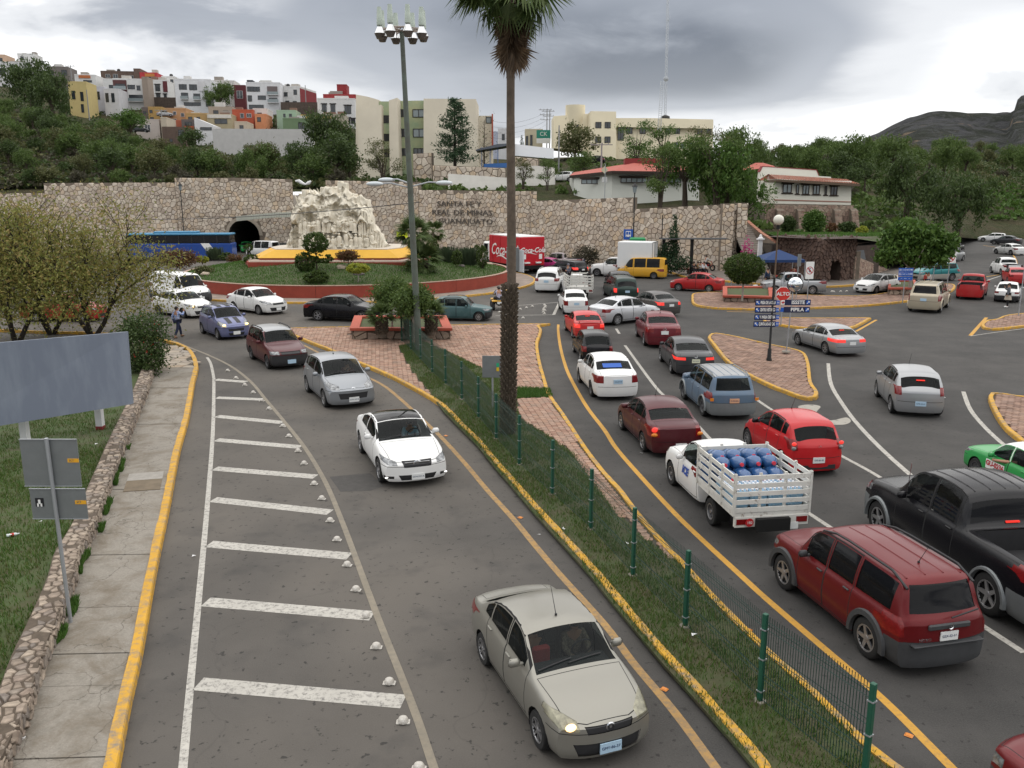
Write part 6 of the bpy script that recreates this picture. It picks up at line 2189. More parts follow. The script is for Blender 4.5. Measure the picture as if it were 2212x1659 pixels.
def planter(name,label,corners,h,cop=.14,soil=GRASSG):
 """corners: ground points anticlockwise"""
 rt=empty(name,(0,0,0),0,None,label,'planter')
 ctr=sum((Vector(c)for c in corners),Vector())/len(corners)
 mb=MB();pc=[]
 n=len(corners)
 mb.prism([(c.x,c.y)for c in corners],.05,h);mb.build('core',MORT,rt)
 for i in range(n):
  a,b=Vector(corners[i]),Vector(corners[(i+1)%n])
  t=(b-a).normalized();nr=Vector((t.y,-t.x,0))
  if nr.dot(a-ctr)<0:nr=-nr
  L_=(b-a).length
  for s,poly in voronoi((0,0,L_,h-.1),.3,.4,random.Random(i+int(L_*10)),1.4):
   ip=inset(poly,.02)
   if ip:
    vs,fs=stone_piece(ip,.05,.035)
    pc.append(([(a.x+t.x*v[0]+nr.x*v[2],a.y+t.y*v[0]+nr.y*v[2],.1+v[1])for v in vs],fs,1))
 set_pieces(pc,rt,'stone',PST,None,150)
 mb=MB()
 for i in range(n):
  a,b=Vector(corners[i]),Vector(corners[(i+1)%n])
  ao,bo=ctr+(a-ctr)*1.05,ctr+(b-ctr)*1.05
  ai,bi=ctr+(a-ctr)*.86,ctr+(b-ctr)*.86
  z0,z1=h,h+cop
  mb.add([(ao.x,ao.y,z0),(bo.x,bo.y,z0),(bo.x,bo.y,z1),(ao.x,ao.y,z1),(bi.x,bi.y,z1),(ai.x,ai.y,z1),(bi.x,bi.y,z0-.1),(ai.x,ai.y,z0-.1)],[(0,1,2,3),(3,2,4,5),(5,4,6,7),(1,0,7,6)])
 mb.build('coping',RENDER_R,rt)
 mb=MB();mb.prism([((ctr+(c-ctr)*.88).x,(ctr+(c-ctr)*.88).y)for c in corners],h-.2,h+.02);mb.build('soil',soil,rt)
 return rt
pc_=[G(762,738),G(972,738),G(960,709),G(771,709)]
planter('stone_planter','rubble planter with red coping at the head of the median',pc_,.62)
for(xp,yp,s,lb,sd)in((825,720,1.0,'short stout palm in the west end of the median planter',11),(887,716,1.15,'short palm beside the lamp mast in the planter',12),(932,716,1.1,'short palm at the east end of the median planter',13)):
 p=G(xp,yp,.62)
 palm('short_palm',lb,p,.75*s,.19,34,.95,LEAF['palm'],(-5,85),0,.7,sd)
for(xp,yp,w,lb,sd)in((847,712,1.0,'clipped ficus tree with boxy crown above the planter',21),(893,733,.95,'second clipped ficus leaning over the planter fence',22)):
 p=G(xp,yp,.6)
 bush('ficus_tree',lb,p,(1.05,.9,.75),'mid',2600,.11,1.25,BARKP,None,[((-.1,0,2.0),(.85,.8,.6)),((.3,.1,2.1),(.6,.6,.55)),((-.1,0,1.6),(.55,.6,.3))],'tree',.06)
planter('stone_planter','rubble planter with red coping under the round tree',[G(1563,655),G(1668,658),G(1665,634),G(1563,634)],.45)
bush('round_tree','neat ball shaped tree in the planter of the long island',G(1603,646,.45),(1.35,1.3,1.0),'topiary',4200,.12,1.35,BARKP,None,[((0,0,2.25),(1.38,1.3,.98)),((0,0,1.7),(1.0,1.0,.6))],'tree',.08)
planter('stone_planter','red planter at the far end of the long island',[G(1918,640),G(1978,640),G(1974,622),G(1920,622)],.55)
bush('dense_tree','dense bright green tree over the blue road signs',G(1965,626,.5),(2.8,2.5,1.8),'fresh',3000,.27,1.7,BARKP,None,[((-1.0,0,3.3),(1.4,1.4,1.0)),((.9,.2,4.0),(1.4,1.3,.9)),((2.3,0,3.3),(.9,1.0,.8)),((-.4,0,4.7),(1.1,1.2,.7)),((-2.1,0,2.7),(.8,.9,.6)),((1.5,0,2.4),(1.0,1.0,.6)),((2.9,.3,4.0),(.5,.6,.4)),((-1.7,.2,4.1),(.7,.7,.5)),((.2,-.3,2.6),(.9,.8,.6))],'tree',.16)
bush('conifer_shrub','lopsided dark conifer against the stone wall near the bus shelter',XZ(1440,84,.2),(1.2,.8,1.2),'pine',2400,.16,.4,BARKD,None,[((0,0,1.0),(1.9,.9,.8)),((-.9,0,1.9),(1.5,.6,.4)),((.25,0,2.4),(.8,.6,.8)),((.55,0,3.8),(.42,.4,.9)),((.6,0,4.9),(.2,.2,.7))],'shrub')
bush('purple_shrub','purple leaved bush beside the lopsided conifer',XZ(1398,85,.2),(1.1,.8,1.1),'rust',900,.14)
bush('wall_shrub','grey green bush behind the two women at the wall',XZ(1263,96,.2),(1.2,.8,.9),'grey',800,.16)
bush('bougainvillea','magenta bougainvillea by the white gate post',XZ(1613,83.5,1.2),(.5,.5,1.1),'magenta',170,.14)
bush('pink_shrub','red flowered bush hanging beside the billboard end',G(300,800,.3),(1.15,1.0,1.2),'dark',3000,.10,.2,None,None,[((0,0,.9),(1.1,1.0,1.0)),((.3,.3,1.8),(.9,.8,.6)),((.7,-.3,.5),(.5,.6,.5))])
rg=np.random.default_rng(4)
o=link('blossom',cards('blossom',blob_points([((0,0,.9),(1.15,1.05,1.05)),((.3,.3,1.8),(.95,.85,.65))],90,rg,.1,4,.95),.07,LEAF['red'],rg),bpy.data.objects['pink_shrub'])
def mesquite(name,label,p,seed,H=7.5,spread=5.0,n=15000,leaf=.17):
 rt=empty(name,p,0,None,label,'tree')
 rnd=random.Random(seed);rg=np.random.default_rng(seed)
 mb=MB();tips=[]
 def grow(a,d,l,r,lev):
  pts=[a];q=a;dd=d
  for k in range(3):
   dd=(dd+Vector((rnd.uniform(-.22,.22),rnd.uniform(-.22,.22),rnd.uniform(-.04,.14)))).normalized()
   q=q+dd*l/3;pts.append(q)
  mb.tube(pts,[r,r*.85,r*.7,r*.55],7 if lev<2 else 4,lev==0)
  if lev>=2:
   tips.extend(pts[1:]*(1 if lev>2 else 2))
  if lev<4:
   for k in range(3 if lev<3 else 2):
    a2=rnd.uniform(0,6.283);s=rnd.uniform(.45,.95)
    nd=(dd+Vector((math.cos(a2)*s,math.sin(a2)*s,rnd.uniform(-.1,.35)))).normalized()
    grow(pts[rnd.choice([2,3,3])],nd,l*rnd.uniform(.62,.82),r*.55,lev+1)
 for k in range(3):
  a=k*2.1+.4
  grow(Vector((.1*math.cos(a),.1*math.sin(a),-.2)),Vector((math.cos(a)*.55,math.sin(a)*.4,1)).normalized(),H*.34,.14,0)
 mb.build('trunk',BARKD,rt,True,angle=70)
 tp=np.array([tuple(t)for t in tips])
 i=rg.integers(0,len(tp),n)
 C=tp[i]+rg.normal(size=(n,3))*np.array([.5,.5,.4])
 C[:,2]-=np.abs(rg.normal(size=n))*1.5*(rg.random(n)<.6)
 C[:n//4,2]=rg.uniform(1.2,4.2,n//4);C[:n//4,:2]*=1.08
 link('crown',cards('crown',C,leaf,LEAF['mesq'],rg,.4,.15),rt)
 return rt
mesquite('mesquite_tree','big thin leaved tree turning yellow above the billboard',G(200,722,.2),6,8.4,5,16000,.18)
mesquite('mesquite_tree','second yellowing tree at the west edge behind the billboard',G(35,735,.2),9,8.4,5,14000,.18)
mesquite('mesquite_tree','smaller yellowing tree between the two large ones',G(110,715,.2),15,6.6,4,11000,.17)
# buildings
PANE=mat('window_pane',(.03,.036,.042),.08,spec=.7)
PANEL_=mat('window_pane_pale',(.20,.24,.25),.12,spec=.7)
FRAMED=mat('frame_dark',(.03,.027,.025),.6)
FRAMEW=mat('frame_white',(.5,.5,.5),.6)
BLOCK=mat('block_brown',(.15,.105,.085),.95,var=.35,scale=1.5)
ROOFT=mat_island('roof_tile',[(.24,.085,.05),(.30,.11,.065),(.20,.075,.05)],.9,.35,3)
ROOFR=mat('red_sheet_roof',(.36,.085,.06),.8,var=.2,scale=1)
TANKM=mat('water_tank_black',(.02,.02,.02),.6)
LINTEL=mat('dark_lintel',(.035,.024,.018),.8)
def wall_m(c):
 k='wall_%.2f_%.2f_%.2f'%c
 return mat(k,c,.9,var=.14,scale=.9)
def window(parent,x0,x1,z0,z1,y,pane=None,frame=None,mull=1,t=.06,lintel=False,sill=False):
 f=frame or FRAMED
 mb=MB();xc,zc=(x0+x1)/2,(z0+z1)/2
 mb.box((xc,y-.03,z1),(x1-x0+t,.10,t));mb.box((xc,y-.03,z0),(x1-x0+t,.10,t))
 for x in[x0,x1]+[lerp(x0,x1,(i+1)/(mull+1))for i in range(mull)]:
  mb.box((x,y-.025,zc),(t,.09,z1-z0-t))
 if lintel:mb.box((xc,y-.08,z1+.16),(x1-x0+.5,.24,.24))
 if sill:mb.box((xc,y-.08,z0-.09),(x1-x0+.4,.2,.12))
 w=mb.build('window',f,parent)
 mb=MB();mb.quad((x0,y-.012,z0),(x1,y-.012,z0),(x1,y-.012,z1),(x0,y-.012,z1))
 mb.build('pane',pane or PANE,w)
 return w
def house(label,x0,x1,yt,yb,d,col,wins=(),dep=9,name='house',panels=(),side=None,roof=True,tank=None,mull=1,frame=None,pane=None,cat='house',m=None,slope=None,yaw=0,lintel=False,balc=()):
 a=P((x0+x1)/2,yb,d)
 w,h=(x1-x0)/FPX*d,(yb-yt)/FPX*d/.985
 rt=empty(name,a,R(yaw)+math.atan2(-a.x,a.y)*.35,None,label,cat)
 mm=m or wall_m(col)
 mb=MB()
 zt=(h,h)if slope is None else(h*slope[0],h*slope[1])
 X0,X1=-w/2,w/2
 mb.add([(X0,0,-5),(X1,0,-5),(X1,dep,-5),(X0,dep,-5),(X0,0,zt[0]),(X1,0,zt[1]),(X1,dep,zt[1]),(X0,dep,zt[0])],[(0,1,5,4),(1,2,6,5),(2,3,7,6),(3,0,4,7),(4,5,6,7)])
 mb.build('wall',mm,rt)
 if roof and slope is None:
  mb=MB()
  for(cx,cy,sx,sy)in((0,.08,w+.04,.22),(0,dep-.1,w+.04,.2),(X0+.08,dep/2,.22,dep-.4),(X1-.08,dep/2,.22,dep-.4)):mb.box((cx,cy,h+.16),(sx,sy,.34))
  mb.build('parapet',mm,rt)
 if cat=='house' and roof and slope is None and w>5:
  rr=random.Random(int(x0*3+yt))
  for i_ in range(rr.choice((1,2,2))):
   mb=MB();a_=rr.uniform(1.2,w*.4);b_=rr.uniform(.5,1.6);mb.box((rr.uniform(X0+a_/2,X1-a_/2),rr.uniform(1.6,4),h+b_/2),(a_,2.0,b_));mb.build('roof_room',wall_m(rr.choice(((.55,.54,.52),(.30,.27,.24),(.22,.13,.10),(.45,.42,.38)))),rt)
 if side is not None:
  mb=MB();mb.box((X1+.04,dep/2,h/2-.2),(.1,dep+.02,h-.1));mb.build('side_wall',wall_m(side),rt)
 for(fx0,fy0,fx1,fy1,c)in panels:
  mb=MB();mb.box((lerp(X0,X1,(fx0+fx1)/2),-.10,h*(1-(fy0+fy1)/2)),(w*(fx1-fx0),.2,h*(fy1-fy0)));mb.build('wall_panel',wall_m(c),rt)
 if cat=='house' and w>4 and len(wins)<5 and not slope and h>2.2:
  k_=max(2,int(w/2.6));rr=random.Random(int(x0*7))
  for r_ in range(max(1,int(h/2.9))):
   for i_ in range(k_):
    a0=(i_+.28+rr.uniform(0,.12))/k_;a1=a0+rr.uniform(.3,.5)/k_;b0=(r_*2.9+.7)/h;b1=b0+rr.uniform(1.0,1.7)/h
    if b1<.97 and rr.random()<.75 and all(a1+.03<q[0]or a0-.03>q[2]or b1+.04<q[1]or b0-.04>q[3]for q in list(wins)+[p_ for p_ in panels]):wins=list(wins)+[(a0,b0,a1,b1)]
 for(fx0,fy0,fx1,fy1)in wins:
  on=any(p[0]-.01<=fx0 and fx1<=p[2]+.01 and p[1]-.01<=fy0 and fy1<=p[3]+.01 for p in panels)
  window(rt,lerp(X0,X1,fx0),lerp(X0,X1,fx1),h*(1-fy1),h*(1-fy0),-.20 if on else 0,pane,frame,mull if(fx1-fx0)*w>1.1 else 0,.07,lintel)
 for(fx0,fy,fx1)in balc:
  mb=MB();xc=lerp(X0,X1,(fx0+fx1)/2);mb.box((xc,-.45,h*(1-fy)),(w*(fx1-fx0),.9,.14));b_=mb.build('balcony',mm,rt)
  mb=MB();mb.box((xc,-.86,h*(1-fy)+.5),(w*(fx1-fx0),.05,.8));mb.build('railing',PANEL_,b_)
 if tank is not None:
  mb=MB();mb.lathe([(.5,0),(.55,.1),(.55,.95),(.4,1.15),(.15,1.25),(.001,1.28)],(0,0,0),12)
  p=Matrix.Translation(a)@Matrix.Rotation(rt.rotation_euler.z,4,'Z')@Vector((lerp(X0,X1,tank),2.0,h+.02))
  o=mb.build('water_tank',TANKM,None,True,p)
  tag(o,'black water tank on the '+' '.join(label.split()[:9]),'water tank')
 return rt
WH,CR,MAR=(.62,.62,.61),(.55,.49,.36),(.115,.03,.035)
house('white flat roofed house with timber pergola at the hilltop end',-12,76,138,170,285,(.6,.6,.6),[(.1,.35,.3,.8),(.4,.35,.6,.8),(.7,.35,.9,.8)])
house('white windowless box above the pergola house',41,75,119,139,290,WH,dep=8)
house('small orange and white rooftop room at the hilltop edge',-8,12,121,138,290,(.5,.35,.25),[(.4,.3,.7,.8)])
house('bare grey block house with teal curtain by the big dark tree',107,149,148,178,276,(.17,.15,.14),[(.1,.2,.28,.6)],tank=None)
house('yellow house with arched parapet and tiled side roof',155,192,183,250,232,(.52,.42,.19),[(.15,.25,.33,.5),(.62,.28,.78,.55),(.6,.65,.74,.9)],frame=LINTEL,mull=0)
house('low orange and white house behind the yellow one',165,208,165,192,262,WH,[(.4,.35,.8,.5)],panels=[(.2,-.02,.75,.2,(.42,.14,.05))])
house('pale lavender stepped house beside the yellow one',193,228,192,232,244,(.5,.5,.55),[(.4,.2,.7,.6)])
house('pale house with angled white bay next to the lavender one',228,258,196,232,242,(.56,.56,.58),[(.1,.2,.3,.7),(.5,.2,.7,.7)])
house('long bare brick building along the crest with three windows',221,297,157,176,286,None,[(.13,.25,.25,.6),(.56,.35,.66,.75),(.76,.35,.88,.85)],m=BLOCK,tank=.45,frame=FRAMEW)
house('white terrace house with wide upper window below the brick crest',226,251,174,205,262,WH,[(.45,.35,.95,.75)])
house('white and maroon three storey house with balconies',251,312,176,235,254,WH,[(.08,.15,.4,.32),(.48,.18,.72,.32),(.78,.2,.9,.36),(.15,.58,.36,.85),(.5,.52,.95,.75)],panels=[(0,.02,.45,.72,(.10,.045,.045))],balc=[(.02,.34,.44),(.47,.75,.98)])
house('narrow raw block wall house at the end of the maroon house',311,323,172,226,252,(.28,.23,.19),dep=6)
house('brown block house with bright red rooftop room',291,305,152,178,284,None,m=BLOCK)
house('bright red and orange rooftop house on the crest',304,340,160,178,284,(.45,.05,.06),[(.35,.3,.75,.7)],panels=[(.3,.02,.85,.35,(.5,.2,.06))])
house('white gabled townhouse between two maroon walls',322,363,177,213,268,WH,[(.38,.22,.62,.58),(.4,.72,.6,.95),(.78,.75,.92,.95)],panels=[(0,0,.13,.9,MAR),(.78,.02,1,.62,MAR)],lintel=True)
house('tall blank white tower house with black rooftop tank',352,379,169,202,276,(.6,.59,.57),tank=.65)
house('rubble retaining wall under the white townhouse',322,386,212,240,258,None,m=mat('terrace_stone',(.11,.085,.07),.95,var=.5,scale=1.5),name='retaining_wall',cat='wall',roof=False,dep=4)
house('white modern flats with four upper windows and garage',384,459,178,252,250,(.66,.67,.69),[(.12,.12,.33,.26),(.4,.12,.61,.27),(.16,.35,.35,.52),(.5,.37,.68,.53),(.22,.61,.68,.70),(.83,.5,.97,.62),(.83,.64,.96,.72)],balc=[(.15,.53,.36),(.5,.54,.69)],panels=[(.66,.03,.85,.3,(.6,.6,.62))],tank=None)
house('white house with black tank right of the white flats',462,508,178,212,270,(.6,.58,.55),[(.73,.5,.95,.75)],tank=.25)
house('maroon fronted house with one white framed window',507,531,188,220,266,MAR,[(.25,.3,.75,.78)],frame=FRAMEW)
house('white four storey block with glass balconies',536,607,184,243,250,(.64,.65,.67),[(.03,.12,.2,.28),(.2,.12,.4,.28),(.03,.42,.15,.62),(.33,.42,.56,.56),(.05,.74,.48,.88),(.66,.5,.9,.6)],panels=[(.62,.1,.92,.42,(.16,.13,.13))],balc=[(.62,.4,.95),(.62,.66,.95)])
house('dark stair cap on the white four storey block',534,546,176,186,252,(.05,.055,.06),dep=4)
house('white house with deep red flank and one upper window',608,650,191,224,255,WH,[(.15,.3,.33,.55),(.2,.82,.4,.97),(.6,.85,.8,.97)],side=(.20,.025,.03),dep=14,yaw=-12,tank=.25)
house('long rubble terrace wall beside the red flanked house',608,690,222,244,248,None,m=mat('terrace_stone',(.11,.085,.07),.95),name='retaining_wall',cat='wall',roof=False,dep=4)
house('white colonial house with tall dark shuttered windows',688,768,218,268,232,(.62,.62,.62),[(.12,.2,.24,.5),(.35,.2,.47,.52),(.72,.25,.89,.58),(.72,.75,.86,.98),(.88,.78,.99,.98)],lintel=True,dep=10)
house('square brick red tower behind the white colonial house',729,750,187,222,240,(.25,.032,.035),dep=6)
house('low brick red wing behind the white colonial house',699,768,207,222,238,(.27,.035,.035),dep=5)
house('dark grey narrow house at the start of the ochre row',309,323,236,266,226,(.16,.13,.12),[(.2,.2,.6,.35)])
house('ochre yellow house with two small windows',323,351,235,264,224,(.42,.27,.10),[(.1,.15,.3,.35),(.1,.65,.35,.85)])
house('tan orange house with pale window frames',361,404,238,268,224,(.42,.25,.13),[(.35,.15,.5,.38),(.72,.25,.88,.5),(.3,.65,.5,.85)],frame=FRAMEW)
house('low ochre house joining the tan orange house',404,448,248,266,222,(.42,.28,.12),[(.1,.3,.28,.7),(.5,.3,.65,.75)])
house('low vermilion house below the tan orange house',362,394,263,282,216,(.40,.12,.07),[(.3,.4,.6,.75)])
house('grey and vermilion house next to the white gable',394,422,262,284,214,(.14,.12,.115),[(.25,.12,.75,.45)],panels=[(.15,.5,.9,.98,(.45,.11,.06))])
house('bright white lean to roofed house with dark carport',423,462,256,298,210,(.68,.68,.69),[(.3,.48,.9,.62)],slope=(1.0,.62),roof=False)
house('beige stacked house with laundry terrace',452,503,234,252,232,(.36,.31,.26),[(.2,.3,.4,.7),(.6,.3,.8,.7)])
house('cream and dark house with wide shaded terrace',450,502,251,282,222,(.40,.34,.22),[(.3,.25,.8,.55)],panels=[(.02,-.05,.98,.18,(.58,.55,.5))])
house('vermilion red house with one white window',504,548,241,272,228,(.44,.10,.055),[(.38,.18,.55,.48)],frame=FRAMEW)
house('small white cube house below the vermilion one',508,534,266,284,214,(.55,.46,.36),[(.4,.3,.7,.7)])
house('white and salmon house with red washing',548,578,238,260,230,(.6,.57,.55),[(.3,.3,.6,.6)])
house('small salmon orange house at the block foot',552,576,250,272,224,(.58,.24,.12),[(.2,.2,.5,.6)])
house('mint green house with small windows',599,640,242,268,228,(.33,.44,.33),[(.35,.2,.45,.45),(.65,.2,.78,.5)])
house('olive green house with outside staircase',613,678,260,290,220,(.16,.23,.13),[(.5,.2,.7,.7)])
house('small ochre roof house above the olive one',650,677,251,262,226,(.52,.36,.12))
house('unfinished house with dark open floor and brick infill',678,745,251,284,218,(.34,.30,.24),[(.05,.4,.25,.8),(.3,.4,.6,.7)],panels=[(.5,.62,.95,.95,(.30,.18,.13)),(.05,.05,.6,.2,(.45,.33,.15))])
house('pale pink house with round dark window by the lane',296,345,262,290,204,(.50,.44,.40),[(.38,.3,.6,.8)],frame=FRAMEW)
house('slim cream house beside the lane pole',350,362,258,292,204,(.48,.42,.33),[(.3,.5,.7,.75)])
house('ruined brown brick house above the scrub',354,402,276,318,198,None,[(.3,.6,.42,.75)],m=BLOCK,roof=False)
house('long blank whitewashed wall below the hillside houses',466,676,282,345,186,(.50,.49,.48),name='retaining_wall',cat='wall',roof=False,dep=3)
house('small blue grey house behind the shed roof',1040,1075,288,310,215,(.42,.45,.55),[(.3,.3,.5,.7)])
house('white house between the palm and the small blue house',1076,1104,282,312,215,(.6,.6,.62),[(.3,.3,.5,.7)])
house('small cream house by the power poles',1134,1172,284,322,190,CR,[(.05,.3,.17,.8),(.3,.25,.42,.8)],mull=0)
def poly_wall(rt,name,pts,d0,thick,m,d1=None):
 """upright slab whose outline is given in the image, at depth d0 (to d1 at the far end)"""
 x0,x1=min(p[0]for p in pts),max(p[0]for p in pts)
 f=[P(x,y,lerp(d0,d1 if d1 else d0,(x-x0)/(x1-x0)))for x,y in pts]
 n=len(f);th=Vector((0,thick,0))
 mb=MB();mb.add(f+[p+th for p in f],[tuple(range(n)),tuple(reversed(range(n,2*n)))]+[((i+1)%n,i,n+i,n+(i+1)%n)for i in range(n)])
 return mb.build(name,m,rt)
def stone_wall(label,x0,x1,yt0,yt1,yb0,yb1,d0,d1,m,core,cell,name='rubble_wall',limit=0):
 rt=empty(name,(0,0,0),0,None,label,'wall')
 a,b=P(x0,yb0,d0),P(x1,yb1,d1);at,bt=P(x0,yt0,d0),P(x1,yt1,d1)
 L_=math.hypot(b.x-a.x,b.y-a.y);t=Vector((b.x-a.x,b.y-a.y,0))/L_;nr=Vector((t.y,-t.x,0))
 za,zb=min(a.z,b.z)-.5,max(at.z,bt.z)
 mb=MB();q=[(a.x,a.y,za),(b.x,b.y,za),(b.x,b.y,bt.z),(a.x,a.y,at.z)]
 mb.add(q+[(p[0]-nr.x*.7,p[1]-nr.y*.7,p[2])for p in q],[(0,1,2,3),(3,2,6,7),(1,5,6,2),(4,0,3,7),(5,4,7,6)]);mb.build('core',core,rt)
 pc=[]
 for s,poly in voronoi((0,za,L_,zb),cell,.42,random.Random(int(x0)),1.1):
  poly=clip_half(poly,0,at.z-.03,-(bt.z-at.z)/L_,1)
  ip=inset(poly,cell*.05)if len(poly)>2 else[]
  if ip:
   vs,fs=stone_piece(ip,cell*.13,cell*.07)
   pc.append(([(a.x+t.x*v[0]+nr.x*v[2],a.y+t.y*v[0]+nr.y*v[2],v[1])for v in vs],fs,1))
 set_pieces(pc,rt,'stone',m,None,limit)
 return rt
CREAM=mat('cream_render',(.56,.51,.41),.9,var=.14,scale=.25)
GREENR=mat('green_render',(.20,.27,.17),.9,dark=(.33,.33,.19),scale=.35,var=.2)
blk=empty('apartment_block',(0,0,0),0,None,'cream and green block with tall slanted blade walls','building')
poly_wall(blk,'blade_wall',[(768,400),(819,400),(819,216),(795,209),(769,204)],146,6,CREAM)
poly_wall(blk,'blade_wall',[(773,400),(826,390),(823,226),(775,242)],138,2.5,CREAM)
poly_wall(blk,'green_recess',[(818,380),(845,380),(843,219),(818,219)],146,8,GREENR)
poly_wall(blk,'blade_wall',[(842,380),(863,380),(858,211),(840,217)],139,5,CREAM)
poly_wall(blk,'green_facade',[(858,390),(921,390),(917,217),(858,218)],143,10,GREENR)
poly_wall(blk,'cream_wing',[(915,400),(1032,400),(1028,214),(915,213)],141,12,CREAM)
poly_wall(blk,'cream_wing',[(1028,380),(1064,380),(1062,250),(1028,250)],150,8,CREAM)
poly_wall(blk,'brick_column',[(1062,325),(1066,325),(1065,246),(1062,246)],149,.6,mat('brick_red',(.28,.07,.045),.9))
for(x0,x1,y0,y1,d,mu)in[(860,880,237,252,143,1),(892,917,237,253,143,1),(861,882,279,295,143,1),(893,918,279,296,143,1),(863,883,321,336,143,1),(894,919,321,335,143,2),(824,841,250,265,146,1),(825,842,290,304,146,1),(828,843,323,338,146,1),(1050,1061,253,266,150,0)]:
 a,b=P(x0,y1,d),P(x1,y0,d)
 window(blk,a.x,b.x,a.z,b.z,a.y,PANEL_ if x0>885 and y0<300 else PANE,None,mu,.12)
stone_wall('tapering rubble wall beside the cream and green block',894,934,333,331,415,415,128,127,STONE_B,MORT_B,.7)
stone_wall('rubble wall at the foot of the tall dark pine',935,1092,357,363,390,392,122,120,STONE_B,MORT_B,.7)
stone_wall('rubble wall under the white shed',1113,1162,338,343,362,366,126,125,STONE_B,MORT_B,.7)
wr_=empty('white_wall',(0,0,0),0,None,'low white wall below the rubble wall and pine','wall')
poly_wall(wr_,'wall_slab',[(968,412),(1098,420),(1097,384),(968,375)],117,.5,wall_m((.62,.60,.55)))
wr_=empty('white_wall',(0,0,0),0,None,'white garden wall behind the little gnarled tree','wall')
poly_wall(wr_,'wall_slab',[(1112,415),(1200,410),(1198,362),(1160,358),(1112,360)],122,.5,wall_m((.62,.60,.55)))
sh=empty('shed',(0,0,0),0,None,'white metal fascia shed with dark canopy on the bank','shed')
poly_wall(sh,'fascia',[(1112,336),(1196,343),(1196,321),(1112,311)],132,6,mat('white_sheet',(.66,.68,.7),.5))
poly_wall(sh,'canopy_roof',[(1028,326),(1112,312),(1112,309),(1075,311),(1028,323)],131,7,mat('canopy_grey',(.07,.08,.10),.5))
for x in(1040,1058,1075,1095):poly_wall(sh,'post',[(x,365),(x+1.4,365),(x+1.4,318),(x,318)],132,.12,mat('blue_paint',(.02,.10,.30),.5))
poly_wall(sh,'blue_railing',[(1045,362),(1096,362),(1096,352),(1045,354)],131,.2,mat('blue_paint',(.02,.10,.30),.5))
ins=empty('institute_building',(0,0,0),0,None,'cream institute with round drum and long parapet below the antenna','building')
CRI=mat('cream_pale',(.68,.61,.45),.85,var=.08,scale=.3)
poly_wall(ins,'left_wing',[(1196,320),(1280,330),(1280,245),(1262,246),(1196,251)],176,10,CRI)
poly_wall(ins,'main_block',[(1275,345),(1331,345),(1331,241),(1276,240)],170,12,CRI)
poly_wall(ins,'long_wing',[(1328,345),(1540,345),(1540,275),(1328,273)],172,12,CRI)
poly_wall(ins,'parapet',[(1327,274),(1541,278),(1541,259),(1540,258),(1400,255),(1331,255)],171,13.5,CRI)
a=P(1242,290,178);mb=MB();rr=21/FPX*178
mb.lathe([(rr,0),(rr,P(1242,229,178).z-a.z),(rr-.2,P(1242,229,178).z-a.z),(.01,P(1242,231,178).z-a.z)],(0,0,0),32);mb.build('drum',CRI,ins,True,a)
for(tx0,tx1,ty0,ty1)in[(722,770,1057,1105),(803,850,1057,1105),(720,768,1182,1232),(801,848,1182,1232)]:
 a,b=P(1106+tx0/4,ty1/4,170),P(1106+tx1/4,ty0/4,170);window(ins,a.x,b.x,a.z,b.z,a.y,None,None,1,.1)
for(tx0,tx1,ty0,ty1)in[(914,962,1102,1212),(990,1037,1102,1155),(1104,1152,1102,1155),(1327,1368,1104,1155),(1405,1448,1106,1155),(1600,1642,1110,1162),(1677,1722,1112,1165),(1400,1440,1232,1282),(1460,1500,1232,1282),(1515,1560,1232,1282),(1640,1690,1235,1282)]:
 a,b=P(1106+tx0/4,ty1/4,172),P(1106+tx1/4,ty0/4,172);window(ins,a.x,b.x,a.z,b.z,a.y,PANEL_ if ty0>1220 else None,None,1,.1)
for xx in(1232,1247):
 a,b=P(xx-2,276,175.5),P(xx+2.5,270,175.5);window(ins,a.x,b.x,a.z,b.z,a.y,None,None,0,.1)
GALV=mat('galvanised',(.36,.38,.40),.45,.6)
mb=MB();b0,b1=P(1436.5,256,176),P(1443.5,-40,176)
for o in((-.22,-.12),(.22,-.12),(0,.25)):mb.tube([b0+Vector((o[0],o[1],0)),b1+Vector((o[0],o[1],0))],.045,4)
for k in range(46):
 t0,t1=k/46,(k+1)/46
 p,q=b0.lerp(b1,t0),b0.lerp(b1,t1)
 mb.tube([p+Vector((-.22,-.12,0)),q+Vector((.22,-.12,0))],.025,3);mb.tube([p+Vector((.22,-.12,0)),q+Vector((0,.25,0))],.025,3)
mast=empty('antenna_mast',(0,0,0),0,None,'slim lattice radio mast rising from the institute roof','antenna');mb.build('lattice',GALV,mast)
mb=MB();p=P(1439,170,175.6);mb.lathe([(.001,-.1),(.45,.0),(.5,.12)],p,12,'y');mb.build('dish',GALV,mast)
mb=MB();p=P(1445,41,175.8);mb.tube([p+Vector((-.4,0,-.3)),p+Vector((.2,0,-.3)),p+Vector((.2,0,.6))],.04,4);mb.build('whip',GALV,mast)
mb=MB();b0,b1=P(1424,284,170.5),P(1430.5,175,172)
for o in(-.3,.3):mb.tube([b0+Vector((o,0,0)),b1+Vector((o,0,0))],.05,4)
ld=empty('ladder',(0,0,0),0,None,'long metal ladder leaning up past the institute parapet','ladder');mb.build('rail',GALV,ld)
for k in range(24):
 p=b0.lerp(b1,(k+.5)/24);mb=MB();mb.tube([p+Vector((-.3,0,0)),p+Vector((.3,0,0))],.035,4);mb.build('rung',GALV,ld)
for nm,xp,yp,lb in(('water_tank',1437,256,'black domed tank at the foot of the radio mast'),):
 mb=MB();mb.lathe([(.95,0),(.9,.4),(.4,.62),(.2,.7),(.001,.75)],P(xp,yp,175),14);tag(mb.build(nm,TANKM,None,True),lb,'water tank')
hall=empty('hall_building',(0,0,0),0,None,'white hall with low red roof behind the rubble wall','building')
